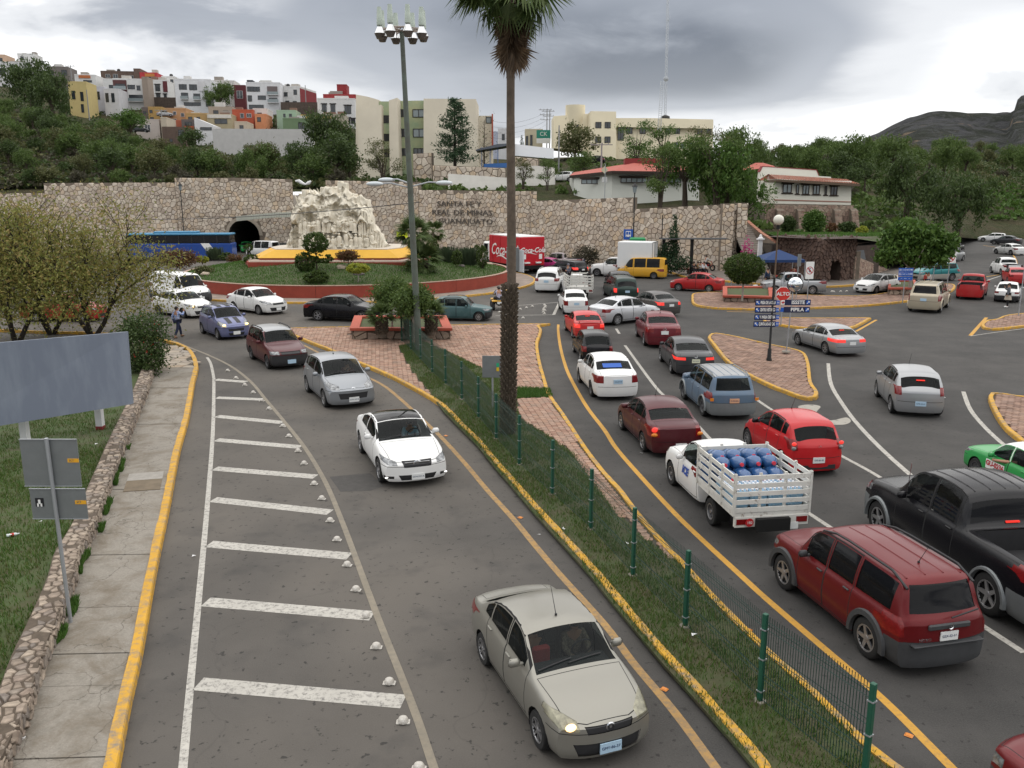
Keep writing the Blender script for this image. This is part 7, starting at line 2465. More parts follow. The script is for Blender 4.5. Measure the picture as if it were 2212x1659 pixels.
HW_=mat('hall_white',(.56,.57,.52),.85,var=.08,scale=.4)
poly_wall(hall,'wall',[(1240,440),(1323,440),(1323,372),(1240,378)],112,9,HW_,106)
poly_wall(hall,'wall',[(1322,445),(1510,445),(1510,376),(1322,372)],106,9,HW_,108)
e=[P(1230,379,112.5),P(1322,369,104.5),P(1512,371,106.5),P(1515,366,122),P(1240,372,124)]
r1,r2=P(1372,351,112),P(1440,351,114)
mb=MB();mb.add(e+[r1,r2],[(0,1,5),(1,2,6,5),(2,3,6),(3,4,5,6),(4,0,5)]);mb.build('roof',ROOFR,hall)
mb=MB();dn=Vector((0,0,-.35));mb.add(e+[p+dn for p in e],[(0,5,6,1),(1,6,7,2),(2,7,8,3),(5,9,8,7,6)]);mb.build('eave',LINTEL,hall)
mb=MB();mb.box((lerp(r1.x,r2.x,.3),r1.y+.4,r1.z+.1),(5.4,1.6,.8));mb.build('ridge_box',mat('oxide_red',(.20,.03,.03),.8),hall)
for(x0,x1,y0,y1,d,mu)in((1256,1300,387.5,397,108.4,3),(1341,1398,384.5,394,106.2,4),(1420,1470,385,394,107,3)):
 a,b=P(x0,y1,d),P(x1,y0,d);window(hall,a.x,b.x,a.z,b.z,a.y-.15,PANEL_,LINTEL,mu,.08,True)
stp=empty('sensor_pole',(0,0,0),0,None,'slim pole with diamond plate and box before the hall','pole')
mb=MB();a=P(1306,432,103);mb.tube([a,(a.x,a.y,P(1306,354,103).z)],.05,6);mb.build('pole',GALV,stp)
mb=MB();p=P(1306,367,102.8);mb.add([(p.x-.45,p.y,p.z),(p.x,p.y,p.z-.45),(p.x+.45,p.y,p.z),(p.x,p.y,p.z+.45),(p.x-.45,p.y+.05,p.z),(p.x,p.y+.05,p.z-.45),(p.x+.45,p.y+.05,p.z),(p.x,p.y+.05,p.z+.45)],[(0,1,2,3),(7,6,5,4)]);mb.build('plate',mat('cream_sign',(.55,.5,.36),.6),stp)
mb=MB();p=P(1306,388,102.8);mb.box(p,(.6,.3,.6));mb.build('box',wall_m(WH),stp)
th=empty('tiled_house',(0,0,0),0,None,'white house with terracotta tiled roof on a buttressed stone base','house')
D_=108
WTH=mat('house_white',(.64,.62,.54),.85,var=.06,scale=.5)
TB=lambda x,y:(1525+x/5.6,307+y/5.6)
def tw(nm,pts,d,thick,m,d1=None):return poly_wall(th,nm,[TB(*p)for p in pts],d,thick,m,d1)
tw('front_wall',[(824,745),(1752,770),(1762,470),(832,460)],D_,8,WTH)
tw('side_wall',[(690,745),(824,745),(832,460),(690,470)],D_+6,.6,WTH,D_)
tw('band',[(822,705),(1753,730),(1753,718),(822,692)],D_-.06,.2,mat('terracotta_band',(.27,.12,.085),.85))
tw('parapet_wall',[(640,470),(1520,470),(1512,420),(1365,410),(1335,340),(690,296),(655,360)],D_+10,1.0,WTH)
tw('parapet_coping',[(655,362),(690,296),(1335,340),(1365,410),(1370,404),(1342,332),(686,288),(650,358)],D_+9.95,1.2,mat('oxide_red',(.20,.03,.03),.8))
ed=[P(*TB(625,470),D_+8),P(*TB(850,448),D_-1.4),P(*TB(1868,508),D_-1.4),P(*TB(1850,490),D_+8)]
rd=[P(*TB(755,392),D_+6),P(*TB(1700,452),D_+6)]
mb=MB();nT=34
for(A,B,C,Dd)in((ed[1],ed[2],rd[1],rd[0]),(ed[0],ed[1],rd[0],rd[0])):
 for k in range(nT):
  for j in range(7):
   a,b=A.lerp(B,k/nT),A.lerp(B,(k+.92)/nT);c,d=Dd.lerp(C,(k+.92)/nT),Dd.lerp(C,k/nT)
   q=[a.lerp(d,j/7),b.lerp(c,j/7),b.lerp(c,(j+1.05)/7),a.lerp(d,(j+1.05)/7)]
   u=Vector((0,0,.10));mid=[(q[0]+q[1])/2+u,(q[3]+q[2])/2]
   mb.add([q[0],mid[0],q[1],q[2],mid[1]+u*.5,q[3]],[(0,1,4,5),(1,2,3,4)])
o=mb.build('roof_tiles',ROOFT,th);o['kind']='stuff'
dn=Vector((0,0,-.28));mb=MB();mb.add([ed[0],ed[1],ed[2],ed[3],ed[0]+dn,ed[1]+dn,ed[2]+dn,ed[3]+dn,rd[0],rd[1]],[(0,4,5,1),(1,5,6,2),(4,7,6,5),(2,6,7,3)]);mb.build('eave',mat('eave_wood',(.12,.085,.06),.9),th)
mb=MB();q=[P(*TB(440,345),D_+22),P(*TB(830,300),D_+22),P(*TB(600,250),D_+26),P(*TB(690,250),D_+26),P(*TB(440,320),D_+34),P(*TB(830,290),D_+34)]
mb.add(q,[(0,1,3,2),(1,5,3),(0,2,4)]);mb.build('rear_roof',ROOFR,th)
for(x0,x1,y0,y1,mu)in((930,1030,512,612,1),(1092,1116,516,622,0),(1170,1240,522,628,1),(1295,1368,525,630,1),(1437,1455,535,635,0),(1508,1580,540,640,1)):
 a,b=P(*TB(x0,y1),D_),P(*TB(x1,y0),D_);window(th,a.x,b.x,a.z,b.z,a.y,PANEL_ if x0<1400 else PANE,LINTEL,mu,.09,mu==1,True)
BASES=mat_island('base_stone',[(.26,.18,.145),(.33,.24,.19),(.36,.28,.22),(.29,.19,.15)],.9,.35,2,.2,.2)
tw('base_core',[(690,1080),(1765,1090),(1752,760),(690,740)],D_-.02,8,MORT_B)
pc=[];a=P(*TB(700,1085),D_);b=P(*TB(1765,760),D_)
for s,poly in voronoi((a.x,a.z,b.x,b.z),.42,.42,random.Random(91),1.1):
 ip=inset(poly,.02)
 if ip:
  vs,fs=stone_piece(ip,.06,.035);pc.append(([(v[0],a.y-v[2],v[1])for v in vs],fs,1))
set_pieces(pc,th,'stone',BASES,None,200)
for x in(868,1110,1340,1550,1750):
 c=P(*TB(x,1085),D_);zt=P(*TB(x,800),D_).z-c.z
 mb=MB();w=.42
 mb.add([(c.x-w,c.y,c.z),(c.x+w,c.y,c.z),(c.x+w,c.y-1.9,c.z),(c.x-w,c.y-1.9,c.z),(c.x-w,c.y,c.z+zt),(c.x+w,c.y,c.z+zt),(c.x+w,c.y-.7,c.z+zt-.25),(c.x-w,c.y-.7,c.z+zt-.25)],[(2,3,7,6),(1,2,6,5),(3,0,4,7),(4,5,6,7)])
 bt_=mb.build('buttress',MORT_B,th)
 pc2=MB();n_=0
 for s,poly in voronoi((-w,0,w,1),.30,.38,random.Random(x),1.3):
  pass
 for k in range(7):
  t=(k+.5)/7;yy=lerp(1.9,.7,t);zz=lerp(0,zt-.25,t)
  st=MB()
  for j in range(2):
   st.box((c.x+(-.21,.21)[j]+random.uniform(-.03,.03),c.y-yy-.02,c.z+zz),(.38,.12,(zt-.25)/7*.88),0,.02)
  o=st.build('stone',BASES,bt_)
RUIN=mat_island('ruin_stone',[(.080,.052,.042),(.115,.075,.06),(.095,.065,.055),(.14,.095,.075)],.95,.4,3,.15,.4)
RCORE=mat('ruin_mortar',(.075,.052,.042),.95,var=.5,scale=2,bmp=.5)
ru=empty('stone_ruin',(0,0,0),0,None,'dark weathered stone ruin with a broken black doorway','ruin')
A_,B_,C_=XZ(1679,82,0),XZ(1767,76.5,0),XZ(1843,79.5,0)
pc=[]
for(p,q,z0,z1,hole)in((A_,B_,4.05,3.95,None),(B_,C_,3.95,4.0,(1791,1814,1.95))):
 L_=(q-p).length;t=(q-p)/L_;nr=Vector((t.y,-t.x,0))
 if hole:
  f=lambda xp:next((k/200*L_ for k in range(200)if(lambda v:CX+v.x/(v.y*_cp+CAM_H*_sp)*FPX)(p.lerp(q,k/200))>=xp),L_)
  h0,h1,hz=f(hole[0]),f(hole[1]),hole[2]
 rc=random.Random(17)
 for s,poly in voronoi((0,0,L_,z0+.3),.34,.43,rc,1.25):
  if hole and h0<s[0]<h1 and s[1]<hz:continue
  if s[1]>z0+.08*mnoise.noise(Vector((s[0]*2,0,0)))+.05:continue
  ip=inset(poly,.012)
  if ip:
   vs,fs=stone_piece(ip,rc.uniform(.04,.13),.04);pc.append(([(p.x+t.x*v[0]+nr.x*v[2],p.y+t.y*v[0]+nr.y*v[2],v[1])for v in vs],fs,abs(shoelace(ip))))
 def Wp(u,v,w):return(p.x+t.x*u+nr.x*w,p.y+t.y*u+nr.y*w,v)
 mb=MB()
 if hole:
  for(u0,u1,v0,v1)in((0,h0,0,z0),(h1,L_,0,z0),(h0,h1,hz,z0)):mb.add([Wp(u0,v0,0),Wp(u1,v0,0),Wp(u1,v1,0),Wp(u0,v1,0)],[(0,1,2,3)])
  mb.add([Wp(h0,0,0),Wp(h1,0,0),Wp(h1,hz,0),Wp(h0,hz,0),Wp(h0,0,-1.6),Wp(h1,0,-1.6),Wp(h1,hz,-1.6),Wp(h0,hz,-1.6)],[(0,3,7,4),(1,5,6,2),(3,2,6,7),(4,7,6,5)])
  mb.add([Wp(L_,0,0),Wp(L_,0,-5),Wp(L_,z1,-5),Wp(L_,z1,0)],[(0,1,2,3)])
 else:mb.add([Wp(0,0,0),Wp(L_,0,0),Wp(L_,z1,0),Wp(0,z0,0)],[(0,1,2,3)])
 mb.add([Wp(0,z0,0),Wp(L_,z1,0),Wp(L_,z1,-6),Wp(0,z0,-6)],[(0,1,2,3)])
 mb.build('core',RCORE,ru)
set_pieces(pc,ru,'stone',RUIN,None,300)
mb=MB();tp_=[XZ(1672,83,3.9),XZ(1690,82.5,3.9),XZ(1767,77.2,3.85),XZ(1838,80,3.85),XZ(1905,84,3.2),XZ(1910,100,3.1),XZ(1850,106,3.15),XZ(1640,107,3.3)]
mb.add(tp_,[tuple(range(8))]);tag(mb.build('terrace_lawn',GRASSG),kind='structure')
tpl=[(p.x,p.y)for p in tp_]
mb=MB();mb.prism([(p[0],p[1]+.25)for p in tpl],-.05,3.0);tag(mb.build('terrace',RCORE),kind='structure')
blades('grass',tpl,(min(p[0]for p in tpl),min(p[1]for p in tpl),max(p[0]for p in tpl),max(p[1]for p in tpl)),9000,.26,.04,3.85,BLADE_G,41,None,.5,lambda x,y:3.86-.75*max(0,min(1,(y-84)/20)))
for(xp,yp,dd,r,lf,lb,n)in((1757,495,97,(1.0,.8,1.0),'fresh','tall leafy shrub against the buttressed stone base',1500),(1702,490,100,(.7,.6,.7),'dark','dark shrub at the west buttress',800),(1795,497,98,(.5,.5,.4),'rust','rusty little bush before the stone base',200),(1830,497,98,(.8,.6,.45),'dark','low dark bush at the east buttress',700),(1861,507,90,(.6,.5,.4),'lime','small yellow green bush on the terrace lawn',300)):
 bush('terrace_shrub',lb,XZ(xp,dd,3.7),r,lf,n,.2)
stone_wall('pinkish rubble retaining wall east of the ruin',1843,1935,552,588,612,598,79.3,92,BASES,MORT_B,.4,'retaining_wall',120)
stone_wall('short rubble wall with red coping above the dark fence',1842,1912,522,524,537,539,84,92,BASES,MORT_B,.4,'garden_wall',60)
fe=empty('sheet_fence',(0,0,0),0,None,'dark grey sheet fence on the pinkish retaining wall','fence')
poly_wall(fe,'fence_panel',[(1852,563),(1893,557),(1893,536),(1852,542)],80.5,.08,mat('fence_dark',(.045,.048,.055),.6),86)
mb=MB();p=XZ(1848,79.6,0);mb.box((p.x,p.y,1.35),(.4,.4,2.7));mb.build('post',MORT_B,fe)
STEP=mat('stair_stone',(.33,.29,.25),.9,var=.3,scale=2)
for(lb,xa,xb,dd,z0,n_,run,rise)in(('lower stone steps behind the stall canopy',1632,1672,79.5,.15,9,.38,.19),('upper stone stair climbing beside the wall pier',1606,1650,86,2.2,12,.45,.2)):
 rt=empty('stone_stairs',(0,0,0),0,None,lb,'stairs')
 p,q=XZ(xa,dd,z0),XZ(xb,dd,z0)
 for k in range(n_):
  mb=MB();mb.box(((p.x+q.x)/2,p.y+k*run+1.0,z0+k*rise-.4),(q.x-p.x,2.0,.98-.18));mb.build('step',STEP,rt)
rt=empty('stair_parapet',(0,0,0),0,None,'sloping stair parapet with brick red capping','parapet')
q0,q1,q2=P(1611,478,92),P(1640,503,88),P(1676,526,84)
for a,b in((q0,q1),(q1,q2)):
 mb=MB();w=Vector((.45,.3,0));mb.add([a,b,b+w,a+w,a-Vector((0,0,1.5)),b-Vector((0,0,1.5))],[(4,5,1,0)]);mb.build('wall',MORT_B,rt)
 n_=7
 for k in range(n_):
  c,d=a.lerp(b,k/n_),a.lerp(b,(k+.86)/n_)
  mb=MB();u=Vector((0,0,.08));mb.add([c,d,d+w,c+w,c+u,d+u,d+w+u,c+w+u],[(4,5,6,7),(0,1,5,4)]);mb.build('cap_tile',mat('cap_brick',(.32,.14,.09),.9),rt)
gp=empty('gate_post',XZ(1640.5,82,2.0),0,None,'white capped gate post below the stairs','post')
mb=MB();mb.box((0,0,.75),(.36,.36,1.7));mb.box((0,0,1.65),(.62,.62,.14));mb.lathe([(.28,1.72),(.12,1.9),(.14,2.0),(.001,2.12)],n=10);mb.build('post',wall_m((.66,.66,.66)),gp)
gg=empty('iron_gate',(0,0,0),0,None,'black iron grille gate beside the white post','gate')
p,q=XZ(1646,82,1.3),XZ(1674,81,1.3)
for k in range(15):
 mb=MB();c=p.lerp(q,k/14);mb.tube([(c.x,c.y,1.2),(c.x,c.y,3.3)],.025,4);mb.build('bar',LET,gg)
for z in(1.3,2.3,3.2):
 mb=MB();mb.tube([(p.x,p.y,z),(q.x,q.y,z)],.03,4);mb.build('rail',LET,gg)
fb_=empty('footbridge',(0,0,0),0,None,'pale ribbed footbridge deck crossing before the tunnel mouth','bridge')
cv_=[P(511,478,112.5),P(545,474,112.2),P(590,470,112),P(642,469,111.8)]
for k in range(3):
 a,b=cv_[k],cv_[k+1];up=Vector((0,0,.62));bk=Vector((.2,1.6,0))
 n_=14
 for j in range(n_):
  c,d=a.lerp(b,j/n_),a.lerp(b,(j+.8)/n_);mb=MB()
  mb.add([c,d,d+up,c+up,c+bk,d+bk,d+up+bk,c+up+bk],[(0,1,2,3),(3,2,6,7),(4,5,1,0),(0,3,7,4),(1,5,6,2)]);mb.build('rib',wall_m((.46,.47,.40)),fb_)
nt_=empty('wing_sculpture',(0,0,0),0,None,'white spread wings over the dark notch in the wall','sculpture')
mb=MB();pts=[(638,391),(646,391),(650,394),(658,398),(661,398),(667,395),(672,391)]
mb.tube([P(x,y,114)for x,y in pts],[.10,.22,.24,.14,.14,.24,.1],7);mb.build('wing',wall_m((.7,.7,.7)),nt_,True)
# street furniture
GREENP=mat('fence_green',(.012,.075,.045),.5)
STEELG=mat('sign_back_grey',(.21,.225,.23),.5,.5,var=.12,scale=5)
POLE_G=mat('mast_green',(.105,.135,.11),.75,dark=(.075,.07,.06),scale=1.2,var=.3)
BLUES=mat('sign_blue',(.01,.085,.40),.5)
NAVY=mat('sign_navy',(.008,.012,.05),.5)
SIGNW=mat('sign_white',(.72,.72,.70),.5)
SIGNR=mat('sign_red',(.42,.015,.02),.5)
REDSTOP=mat('stop_red',(.55,.03,.02),.45)
FB=[(868,737),(888,755),(909,777),(934,805),(963,829.5),(998,862),(1034,902),(1072,947),(1122,1003),(1193,1067),(1276,1142),(1367,1242),(1480,1352),(1641,1514),(1866,1690)]
fpts=[G(x,y,.12)for x,y in FB]
fen=empty('mesh_fence',(0,0,0),0,None,'green welded mesh fence running down the grassy median','fence')
FH=1.5
WIRE=mat('fence_wire',(.008,.036,.027),.5)
for i,p in enumerate(fpts):
 mb=MB();mb.box((p.x,p.y,.06+FH/2),(.075,.075,FH+.1),.6,.008)
 po=mb.build('post',GREENP,fen)
 for z in(.3,.85,1.35):
  mb=MB();mb.box((p.x,p.y,z),(.095,.095,.018),.6);mb.build('clamp',GALV,po)
 mb=MB();mb.lathe([(.11,.08),(.10,.135),(.05,.14)],(p.x,p.y,0),9);mb.build('footing',CONC,po)
for i,(a,b)in enumerate(zip(fpts[:-1],fpts[1:])):
 mb=MB();t=(b-a);L_=t.length;t/=L_;nr=Vector((-t.y,t.x,0))
 k=int(L_/.055)
 r=.0075
 for j in range(k+1):
  p=a+t*(.05+(L_-.1)*j/k)
  z0,z1=.15,.12+FH-.02
  mb.add([p+t*-r+Vector((0,0,z0-.12)),p+t*r+Vector((0,0,z0-.12)),p+t*r+Vector((0,0,z1-.12)),p-t*r+Vector((0,0,z1-.12)),p+nr*.004+Vector((0,0,z0-.12)),p+nr*.004+Vector((0,0,z1-.12))],[(0,1,2,3),(1,4,5,2),(4,0,3,5)])
 for z in(.05,.4,.44,.48,.85,.89,1.25,1.29,1.38):
  o=nr*(.05 if z in(.44,.89,1.29)else 0)
  mb.tube([a+o+Vector((0,0,z)),b+o+Vector((0,0,z))],.006,3,False)
 o=mb.build('wire_mesh',WIRE,fen);o['kind']='stuff'
base=G(905,758,.1)
lm=empty('lamp_mast',base,0,None,'tall greenish lamp mast with a crown of eight floodlights','lamp mast')
LX,LZ=-.45,15.25
mb=MB();mb.tube([(LX*t,0,LZ*t)for t in np.linspace(0,1,10)],[lerp(.175,.105,t)for t in np.linspace(0,1,10)],14);mb.build('pole',POLE_G,lm,True)
LGRN=mat('lamp_housing',(.42,.48,.42),.6,var=.2,scale=5)
SILV=mat('lamp_silver',(.55,.56,.57),.28,.9)
for k in range(8):
 a=2*math.pi*(k+.5)/8
 c=(LX+1.05*math.cos(a),1.05*math.sin(a),LZ+.12)
 mb=MB();mb.tube([(LX,0,LZ-.05),(c[0],c[1],LZ)],.045,6);mb.tube([(LX,0,LZ+.15),(c[0],c[1],LZ)],.03,5);arm=mb.build('arm',mat('rusty_white',(.42,.36,.32),.7,var=.4,scale=8),lm)
 mb=MB();mb.lathe([(.001,.82),(.10,.81),(.125,.40),(.13,.39),(.14,.02),(.1,-.02)],c,14);mb.build('lamp_housing',LGRN,arm,True)
 mb=MB();mb.lathe([(.09,-.02),(.14,-.10),(.235,-.32),(.25,-.34)],c,16);mb.build('reflector',SILV,arm,True)
 mb=MB();mb.lathe([(.26,-.34),(.24,-.37),(.15,-.58),(.001,-.6)],c,16);mb.build('lens',mat('smoky_lens',(.10,.085,.075),.3),arm,True)
for(sx,dy,zz)in((-1.0,-.5,8.15),(-.75,.6,8.35),(1.0,-.1,8.2)):
 x0=LX*.5
 mb=MB();pts=[(x0,0,zz-.1),(x0+sx*.9,dy*.6,zz+.12),(x0+sx*1.35,dy,zz+.1)];mb.tube(pts,.035,6);arm=mb.build('street_light_arm',GALV,lm,True)
 e=pts[-1];mb=MB();mb.ball((e[0]+sx*.3,e[1],e[2]-.02),(.42,.17,.12),12,7);mb.build('street_light_head',mat('light_head',(.5,.54,.56),.4),arm,True)
mbx=empty('meter_box',(0,0,0),0,None,'open grey meter box strapped to the tall palm trunk','meter box')
c=P(1111,558,28.6)
mb=MB();mb.box((c.x-.05,c.y-.35,c.z),(.42,.18,.75));mb.build('cabinet',STEELG,mbx)
mb=MB();mb.box((c.x+.22,c.y-.5,c.z-.05),(.04,.34,.72),.5);mb.build('door',mat('pale_steel',(.5,.52,.54),.5),mbx)
def sign(label,xp,yp,h,plates,pole=.035,cat='road sign',yaw=0.0,name='road_sign',pm=None,z0=0.0):
 """plates: (z centre, width, height, face material, [(text, size, dz, material)])"""
 p=G(xp,yp,z0)
 rt=empty(name,p,yaw,None,label,cat)
 mb=MB();mb.tube([(0,.03,-.1),(0,.03,h)],pole,8);mb.build('pole',pm or GALV,rt)
 for(z,w,hh,fm,tx)in plates:
  mb=MB();mb.box((0,-.03,z),(w,.03,hh),0,.006);pl_=mb.build('plate',fm,rt)
  for(s,size,dx,dz,tm)in tx:
   if s=='E/':
    mb=MB();n=24
    vs=[(r*size*math.cos(2*math.pi*k/n)+dx,-.05,z+dz+r*size*math.sin(2*math.pi*k/n))for r in(.82,1.0)for k in range(n)]
    mb.add(vs,[(k,(k+1)%n,n+(k+1)%n,n+k)for k in range(n)])
    d=.7*size;t_=.09*size
    mb.add([(dx-d+t_,-.0505,z+dz+d+t_),(dx-d-t_,-.0505,z+dz+d-t_),(dx+d-t_,-.0505,z+dz-d-t_),(dx+d+t_,-.0505,z+dz-d+t_)],[(0,1,2,3)])
    mb.build('prohibition_ring',SIGNR,pl_)
    text('E',size*1.35,PLATE_INK,pl_,(dx,-.048,z+dz),ext=.001,bold=.01)
   else:text(s,size,tm,pl_,(dx,-.048,z+dz),ext=.001)
 return rt
sign('no parking sign with esta acera plate by the stone wall',1203,560,4.2,[(3.75,1.0,1.05,SIGNW,[('E/',.4,0,0,None)]),(2.85,1.0,.7,SIGNW,[('ESTA',.3,0,.14,PLATE_INK),('ACERA',.3,0,-.16,PLATE_INK)])])
bs=sign('blue bus stop sign on a pole by the stone wall',1355,578,4.0,[(3.55,1.0,1.1,BLUES,[])])
mb=MB();mb.box((0,-.06,3.6),(.56,.01,.62));pl_=mb.build('bus_symbol',SIGNW,bs)
mb=MB()
for x in(-.13,.13):mb.box((x,-.07,3.68),(.2,.01,.3))
for x in(-.16,.16):mb.box((x,-.07,3.36),(.09,.01,.07))
mb.build('bus_windows',BLUES,bs)
sign('square no parking sign beside the convex mirror',1743,661,2.9,[(2.5,.62,1.2,SIGNW,[('E/',.27,0,0,None)])],yaw=.2,z0=.12)
sign('square no parking sign by the teal off roader',2046,620,2.9,[(2.5,1.0,.95,SIGNW,[('E/',.38,0,0,None)])],yaw=.1,z0=.12)
sign('turned grey twin sign panels near the silver pickup',1720,646,3.3,[(2.9,.5,.9,STEELG,[]),(2.9,.12,.9,STEELG,[])],yaw=.7,z0=.12)
sign('blank grey sign back behind the young round tree',1580,617,2.2,[(1.9,.45,.7,STEELG,[])],yaw=1.0)
sign('bare thin pole beside the teal off roader',2014,622,1.9,[],z0=.1)
sign('bare thin pole in front of the dense green tree',1984,622,1.7,[],z0=.1)
sign('tall pole at the frame edge by the white taxi',2201,683,5.2,[(4.6,.5,.9,SIGNW,[])],yaw=1.2,z0=.1)
sign('grey sign back with green and yellow stickers by the palm',1064,880,1.95,[(1.55,.74,.82,STEELG,[])],yaw=-.05,z0=.12)
p=G(1064,880,.12)
for(dx,dz,mm,nm)in((.2,1.62,mat('sticker_green',(.02,.35,.18),.5),'a'),(.2,1.46,mat('sticker_yellow',(.6,.4,.02),.5),'b')):
 mb=MB();mb.box((p.x+dx,p.y-.065,p.z+dz),(.1,.006,.14));o=mb.build('sticker',mm);tag(o,('green' if nm=='a' else 'yellow')+' sticker on the grey sign back by the palm','sticker')
sign('fluorescent yellow pedestrian plate by the monument',870,553,3.2,[(2.7,1.4,.8,mat('fluo_yellow',(.62,.72,.02),.5),[])])
sign('small green street sign east of the monument',825,556,2.2,[(1.9,1.3,.6,mat('sign_green',(.10,.25,.17),.5),[])])
sign('small dark box sign beside the clipped ficus',825,662,.85,[(.6,.7,.6,mat('sign_grey',(.12,.13,.13),.6),[])],z0=.1)
blue=sign('stack of three blue hospital direction signs',1950,653,2.55,[(2.35,1.05,.26,BLUES,[('SAN CLEMENTE',.13,-.06,0,SIGNW)]),(2.05,1.05,.26,BLUES,[('PASEO DE LA PRESA',.11,-.05,0,SIGNW)]),(1.74,1.05,.26,BLUES,[('~  ~~  ~',.2,0,0,SIGNW)])],cat='direction sign',z0=.12)
for z in(2.35,2.05):text('H',.2,SIGNW,blue,(.42,-.05,z),ext=.001);text('K',.16,SIGNW,blue,(-.42,-.05,z),ext=.001)
p=G(153,1345,.13)
sg=empty('road_sign',p,0,None,'two grey sign backs on one pole beside the low stone wall','road sign')
TOPZ=3.55;LEAN=-.04
mb=MB();mb.tube([(0,0,-.1),(LEAN,.0,TOPZ)],.035,8);mb.build('pole',GALV,sg)
for(z0,z1,xa,xb,nm)in((2.64,3.52,-.52,.50,'p1'),(2.02,2.60,-.46,.54,'p2')):
 mb=MB();xo=LEAN*((z0+z1)/2)/TOPZ
 mb.box((xo+(xa+xb)/2-.0,.06,(z0+z1)/2),(xb-xa,.02,z1-z0),0,.004);pl_=mb.build('sign_back',STEELG,sg)
 mb=MB()
 for z in(z0+.005,z1-.005):mb.box((xo+(xa+xb)/2,.045,z),(xb-xa,.02,.015))
 mb.build('rim',GALV,pl_)
 mb=MB();mb.box((xo+xb-.1,.045,lerp(z0,z1,.55)),(.2,.006,.07));st_=mb.build('label_strip',mat('label_orange',(.65,.33,.02),.5),pl_)
 text('SCT',.05,PLATE_INK,pl_,(xo+xb-.13,.040,lerp(z0,z1,.55)),ext=.001)
xo=LEAN*2.3/TOPZ
mb=MB();mb.box((xo-.30,.045,2.34),(.15,.006,.16));st_=mb.build('sticker',mat('sticker_black',(.012,.012,.015),.5),sg)
mb=MB();mb.box((xo-.30,.04,2.35),(.04,.004,.08));mb.box((xo-.33,.04,2.29),(.03,.004,.06));mb.box((xo-.27,.04,2.29),(.03,.004,.06));mb.build('sticker_print',SIGNW,sg)
bb=empty('billboard',(0,0,0),0,None,'large blue grey billboard back on white posts at the lawn','billboard')
q=[P(-140,943,24.6),P(284,873,27.9),P(272,717,27.9),P(-140,752,24.6)]
th_=Vector((.02,.12,0))
mb=MB();mb.add(q+[v+th_ for v in q],[(0,1,2,3),(7,6,5,4),(0,4,5,1),(1,5,6,2),(2,6,7,3),(3,7,4,0)])
m_,nt_2,b_2=nodes('billboard_back');setp(b_2,rough=.6)
f_=noise_f(nt_2,1.6,5,.6,.45,.7,sx=(1,1,.12));nt_2.links.new(mixc(nt_2,f_,(.105,.125,.165),(.15,.175,.215)),b_2.inputs['Base Color'])
mb.build('panel',m_,bb)
for(xp,yp,d)in((52,961,26.6),(214,929,28.5)):
 g=G(xp,yp,LAWN_Z)
 mb=MB();mb.box((g.x,g.y+.12,LAWN_Z+1.2),(.21,.21,2.5));po=mb.build('post',wall_m((.62,.62,.62)),bb)
 mb=MB();mb.box((g.x,g.y+.12,LAWN_Z+.05),(.225,.225,.14));mb.build('red_foot',mat('oxide_red',(.2,.03,.03),.8),po)
p=G(1661,779,.12)
ds=empty('direction_sign',p,0,None,'black post with navy direction boards on the paved island','direction sign')
mb=MB();mb.lathe([(.13,0),(.13,.08),(.10,.14),(.09,.55),(.055,.62),(.05,3.9),(.07,3.92),(.03,4.0),(.001,4.02)],n=14);mb.build('post',LET,ds,True)
sc_=43.0/FPX
for(s,x0,x1,y,arrow)in(('PRESA DE LA OLLA',1612,1656,645,1),('CENTRO HISTORICO',1612,1656,660.5,1),('V. MARIA CRISTINA',1612,1657,676,1),('QUINTA LAS ACACIAS',1611,1657,691,1),('ISSSTE',1673,1727,644.5,2),('PIPILA',1672,1726,660,2)):
 a,b=P(x0,y,41.9),P(x1,y,41.9);w=b.x-a.x;c=(a+b)/2-p
 mb=MB();mb.box((c.x,-.02,c.z),(w,.04,.27),0,.006);bd=mb.build('board',NAVY,ds)
 ax=c.x+(-w/2+.12 if arrow==1 else w/2-.12)
 mb=MB();mb.box((ax,-.045,c.z),(.17,.006,.17));mb.build('arrow_tile',BLUES,bd)
 mb=MB();sgn=1 if arrow==1 else-1
 mb.add([(ax-sgn*.07,-.05,c.z+.07),(ax+sgn*.02,-.05,c.z+.07),(ax-sgn*.07,-.05,c.z-.02),(ax-sgn*.02,-.0505,c.z+.04),(ax-sgn*.04,-.0505,c.z+.02),(ax+sgn*.05,-.0505,c.z-.07),(ax+sgn*.07,-.0505,c.z-.05)],[(0,2,1)if sgn>0 else(0,1,2),(3,4,5,6)if sgn>0 else(3,6,5,4)]);mb.build('arrow',SIGNW,bd)
 me=text_mesh(s,.205,.001,0,.006);tw_=max(v.co.x for v in me.vertices)-min(v.co.x for v in me.vertices)
 if arrow==1:text(s,.205,SIGNW,bd,(c.x+.10,-.045,c.z),ext=.001,bold=.006,sx=min(1,(w-.28)/tw_))
 else:
  text(s,.23,SIGNW,bd,(c.x+.02,-.045,c.z),ext=.001,bold=.007)
 hx=(c.x+w/2+.07)if arrow==1 else(c.x-w/2-.0)
 mb=MB();mb.box((hx+(0 if arrow==1 else-.08),-.03,c.z),(.15,.03,.2));ht=mb.build('pictogram',BLUES if s!='ISSSTE' else SIGNW,bd)
 if s=='ISSSTE':
  mb=MB();mb.box((hx-.08,-.05,c.z),(.04,.004,.15));mb.box((hx-.08,-.05,c.z),(.13,.005,.05));mb.build('red_cross',SIGNR,bd)
 elif arrow==1:text('H',.15,SIGNW,bd,(hx,-.05,c.z),ext=.001)
p=G(1687,702,.1)
st=empty('stop_sign',p,0,None,'red octagonal stop sign half hidden behind the mirror','stop sign')
mb=MB();mb.tube([(0,.03,0),(0,.03,3.2)],.035,8);mb.build('pole',GALV,st)
